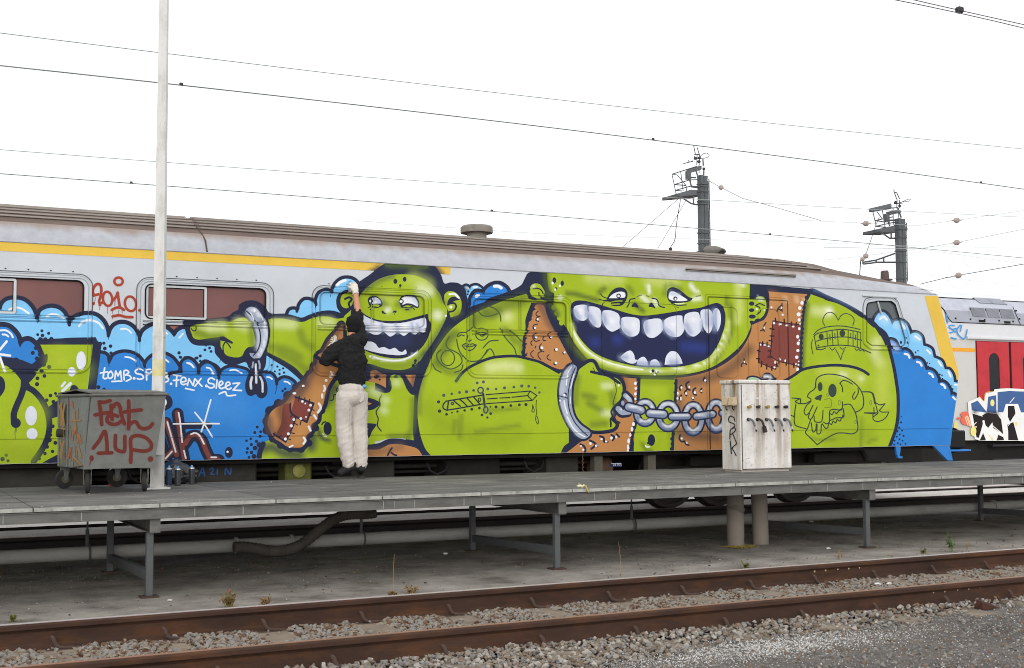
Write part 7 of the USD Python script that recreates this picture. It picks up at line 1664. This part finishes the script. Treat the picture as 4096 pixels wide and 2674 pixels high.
wire('upper of the two wires over the painted railcar, running across the whole sky', [(0, 77), (700, 163), (1518, 257), (2380, 347)], 14.8, .006, M_WIRETHIN)
wire('thick contact wire with small clamps, lower of the two over the painted railcar', [(0, 155), (420, 196), (1000, 263), (1518, 328), (2000, 388), (2380, 440)], 14.8, .0085, clamps=((421, 196), (1518, 328), (2280, 425)), pend=((1518, 253, 320), (2281, 337, 418)))
wire('thin upper wire of the second pair, halfway down the sky', [(0, 350), (700, 398), (1500, 458), (2380, 505)], 19.6, .0065, M_WIRETHIN)
wire('contact wire of the second pair, passing just above the roof ventilator', [(0, 405), (305, 426), (1143, 491), (1790, 547), (2380, 600)], 19.6, .0085, clamps=((305, 426), (1143, 491), (1790, 547)), pend=((1142, 436, 488), (1790, 478, 545)))
wire('faint far wire low behind the masts', [(1300, 545), (1800, 562), (2380, 578)], 30.0, .007, M_WIRETHIN)
wire('upper wire of the twin contact wires in the top right corner', [(2123, 0), (2250, 29), (2376, 57)], 7.9, .0045, M_TWIN)
tw = wire('lower wire of the twin contact wires in the top right corner', [(2080, 0), (2230, 31), (2376, 65)], 7.86, .0045, M_TWIN, clamps=((2229, 27),))
pc_ = on_plane_y(np.array([2230*S_]), np.array([22*S_]), 7.88)[0]; obj('hanger_clamp', bx(pc_[0]-.035, pc_[0]+.035, 7.85, 7.91, pc_[2]-.035, pc_[2]+.02, .012), M_MASTD, tw); obj('hanger', rod(pc_, pc_+[-.012, 0, .3], .003, 4), M_WIRETHIN, tw)
def span(label, pts, D, r, balls=(), mat=M_WIRETHIN):
    q = [at_depth(3296+x/SC, 650+y/SC, D) for x, y in pts]; th = thing('cross_wire', label, 'cross wire')
    obj('wire', tube(q, r, 5), mat, th)
    for x, y in balls:
        c = at_depth(3296+x/SC, 650+y/SC, D); d = q[-1]-q[0]; d /= np.linalg.norm(d); b = lathe(np.array([(0, -.34), (.03, -.3), (.05, -.19), (.14, -.13), (.17, -.05), (.15, -.03), (.17, .0), (.15, .03), (.17, .06), (.13, .13), (.05, .18), (.03, .3), (0, .34)])*.62, 16)
        al = trimesh.geometry.align_vectors([0, 0, 1], d); b.apply_transform(al); b.apply_translation(c); obj('insulator', b, M_PALEINS, th, smooth=50)
    return th
span('upper cross-span wire with a round insulator, rising to the right edge beside the right mast', [(-300, 690), (430, 722), (1110, 755), (1580, 690), (2400, 572)], 46.0, .010, ((1580, 690), (500, 728)))
span('middle cross-span wire with a round insulator, rising to the right edge', [(0, 1012), (1130, 1030), (1580, 955), (2400, 792)], 46.0, .012, ((1580, 955),))
span('lowest cross-span wire with a round insulator above the white train roof', [(1140, 1452), (1450, 1375), (1600, 1345), (2400, 1208)], 44.0, .014, ((1600, 1345),), M_MASTD)
span('faint wire from the bracket arm to the right edge', [(0, 1165), (440, 1120), (1000, 1045), (1130, 1030), (2400, 1215)], 48.0, .009)
span('faint low wire behind the right mast', [(0, 1175), (870, 1300), (1480, 1370), (2400, 1490)], 50.0, .008)
hoop = thing('cable_hoop', 'thin egg-shaped loop of cable hanging above the white train roof', 'cable loop')
obj('loop', tube([at_depth(3296+x/SC, 650+y/SC, 45.0) for x, y in ((1595, 1103), (1530, 1180), (1480, 1290), (1463, 1390), (1480, 1450), (1540, 1490), (1620, 1505), (1690, 1470), (1735, 1400), (1740, 1320), (1710, 1220), (1660, 1140))], .007, 4, True), M_WIRETHIN, hoop)

# ------------------------------------------------------------------ weeds and odd blocks
M_LEAF = M('weed_leaf', '5f7f3c', rough=.7, scale=30, vary=.3, damt=.2); M_DRY = M('dry_weed', 'a98a5e', rough=.8, scale=30, vary=.3); M_OLIVE = M('olive_weed', '7d7a35', rough=.8, scale=30, vary=.3); M_TUFT = M('dry_green_weed', '98834f', rough=.8, scale=30, vary=.35); M_POPPY = M('red_petal', 'b8482c', rough=.6)
def weed(label, x, y, h, n, mat, seed, spread=.5, leaf=.03, wleaf=.008, petal=False):
    r = np.random.default_rng(seed); w = thing('weed', label, 'plant', (x, y, 0.0)); st, lf = [], []
    for i in range(n):
        a = r.uniform(0, 6.28); L = h*r.uniform(.5, 1); lean = spread*r.uniform(.2, 1)*h
        e = np.array([math.cos(a)*lean, math.sin(a)*lean*.7, L]); b = np.array([r.normal(0, .012), r.normal(0, .012), 0])
        mid_ = b+e*[.35, .35, .6]; st.append(tube([b, mid_, e], [.0022, .0018, .001], 4))
        for k in range(5):
            f = r.uniform(.3, 1); c = b*(1-f)+e*f; d = r.normal(size=3)*[1, 1, .5]; d /= np.linalg.norm(d); s_ = np.cross(d, [0, 0, 1]); s_ /= np.linalg.norm(s_)+1e-9
            l = leaf*r.uniform(.6, 1.2); q = [c, c+d*l*.5+s_*wleaf, c+d*l, c+d*l*.5-s_*wleaf]
            lf.append(trimesh.Trimesh(np.array(q), np.array([[0, 1, 2], [0, 2, 3], [0, 2, 1], [0, 3, 2]]), process=False))
    obj('stem', cat_(st), mat, w); obj('leaves', cat_(lf), mat, w)
    if petal:
        obj('flower', cat_([mani(ell((.0, 0, h*1.02), (.009, .009, .007), 8))]), M_POPPY, w)
    return w
def wp(o, x, y): p = on_level({1: 0, 2: 1350, 3: 2696}[o]+x/1.7, 1850+y/1.7, 0)[0]; return p[0], p[1]
for lab, o, x, y, h, n, mt, sd, kw in (('dry reddish weed with one red flower behind the near rail at the left', 1, 1560, 985, .13, 46, M_TUFT, 1, dict(petal=True, spread=.75)), ('low dry weed to the right of the red flower', 1, 1805, 970, .07, 22, M_DRY, 2, dict(spread=1.0)),
        ('small green weed at the far left behind the near rail', 1, 85, 1085, .06, 12, M_OLIVE, 3, {}), ('dry orange weed tuft low behind the near rail left of centre', 2, 505, 895, .07, 24, M_DRY, 4, dict(spread=1.1)), ('flat dry weed tuft at the base of the tall thin stalk', 2, 370, 905, .04, 16, M_DRY, 5, dict(spread=1.4)),
        ('single tall pale dry stalk behind the near rail', 2, 388, 890, .50, 1, M_DRY, 6, dict(spread=.02, leaf=.012, wleaf=.002)), ('bent pale seed stalk right of the middle post', 2, 1935, 780, .36, 2, M_DRY, 7, dict(spread=.3, leaf=.02, wleaf=.003)),
        ('bright green leafy weed behind the near rail at the right', 3, 1885, 607, .22, 12, M_LEAF, 8, dict(spread=.55, leaf=.05, wleaf=.012)), ('small olive weed tuft right of centre behind the near rail', 3, 485, 718, .06, 14, M_OLIVE, 9, dict(spread=.8)), ('low yellowish weed left of the green leafy weed', 3, 1695, 620, .05, 14, M_OLIVE, 10, dict(spread=1.0)),
        ('thin dry stalk right of the green leafy weed', 3, 2000, 595, .13, 4, M_DRY, 11, dict(spread=.3)), ('thin dry grass stalks behind the near rail between the posts', 3, 1125, 660, .10, 6, M_DRY, 12, dict(spread=.8)), ('small green weed under the platform edge at the left', 1, 218, 505, .12, 7, M_OLIVE, 13, {})):
    X, Yv = wp(o, x, y); weed(lab, X, Yv, h, n, mt, sd, **kw)
M_WOOD = M('reddish_timber', '8a5f4c', rough=.85, scale=6, vary=.2, dirt='5a4034', dscale=5)
for lab, x0, x1, y, h in (('low reddish timber block on the ground beyond the platform, leftmost', 17.8, 18.6, 17.3, .10), ('tall reddish timber block beyond the platform, middle of three', 18.65, 19.4, 17.35, .26), ('stack-like reddish timber at the right edge beyond the platform', 20.0, 22.5, 17.4, .20)):
    k_ = thing('timber_block', lab, 'timber')
    obj('beam', bx(x0, x1, y, y+.25, .01, h*.55, .01), M_WOOD, k_); obj('beam', bx(x0+.1, x1-.05, y+.02, y+.24, h*.56, h, .01), M_WOOD, k_)

p_ = on_level(2696+2105/1.7, 1850+985/1.7, .03)[0]
kb = thing('timber_block', 'rust-brown wedge of timber lying against the near rail at the right edge', 'timber')
obj('beam', mani(manifold3d.Manifold.hull_points(np.array([(p_[0]-.06, p_[1]-.05, .02), (p_[0]+.12, p_[1]-.04, .02), (p_[0]+.11, p_[1]+.05, .02), (p_[0]-.05, p_[1]+.05, .02), (p_[0]-.05, p_[1]-.03, .075), (p_[0]-.02, p_[1]+.04, .085), (p_[0]+.05, p_[1]-.01, .06), (p_[0]+.02, p_[1]+.045, .07)]))), M('dark_rusty_timber', '47291f', rough=.9, scale=20, vary=.25), kb)
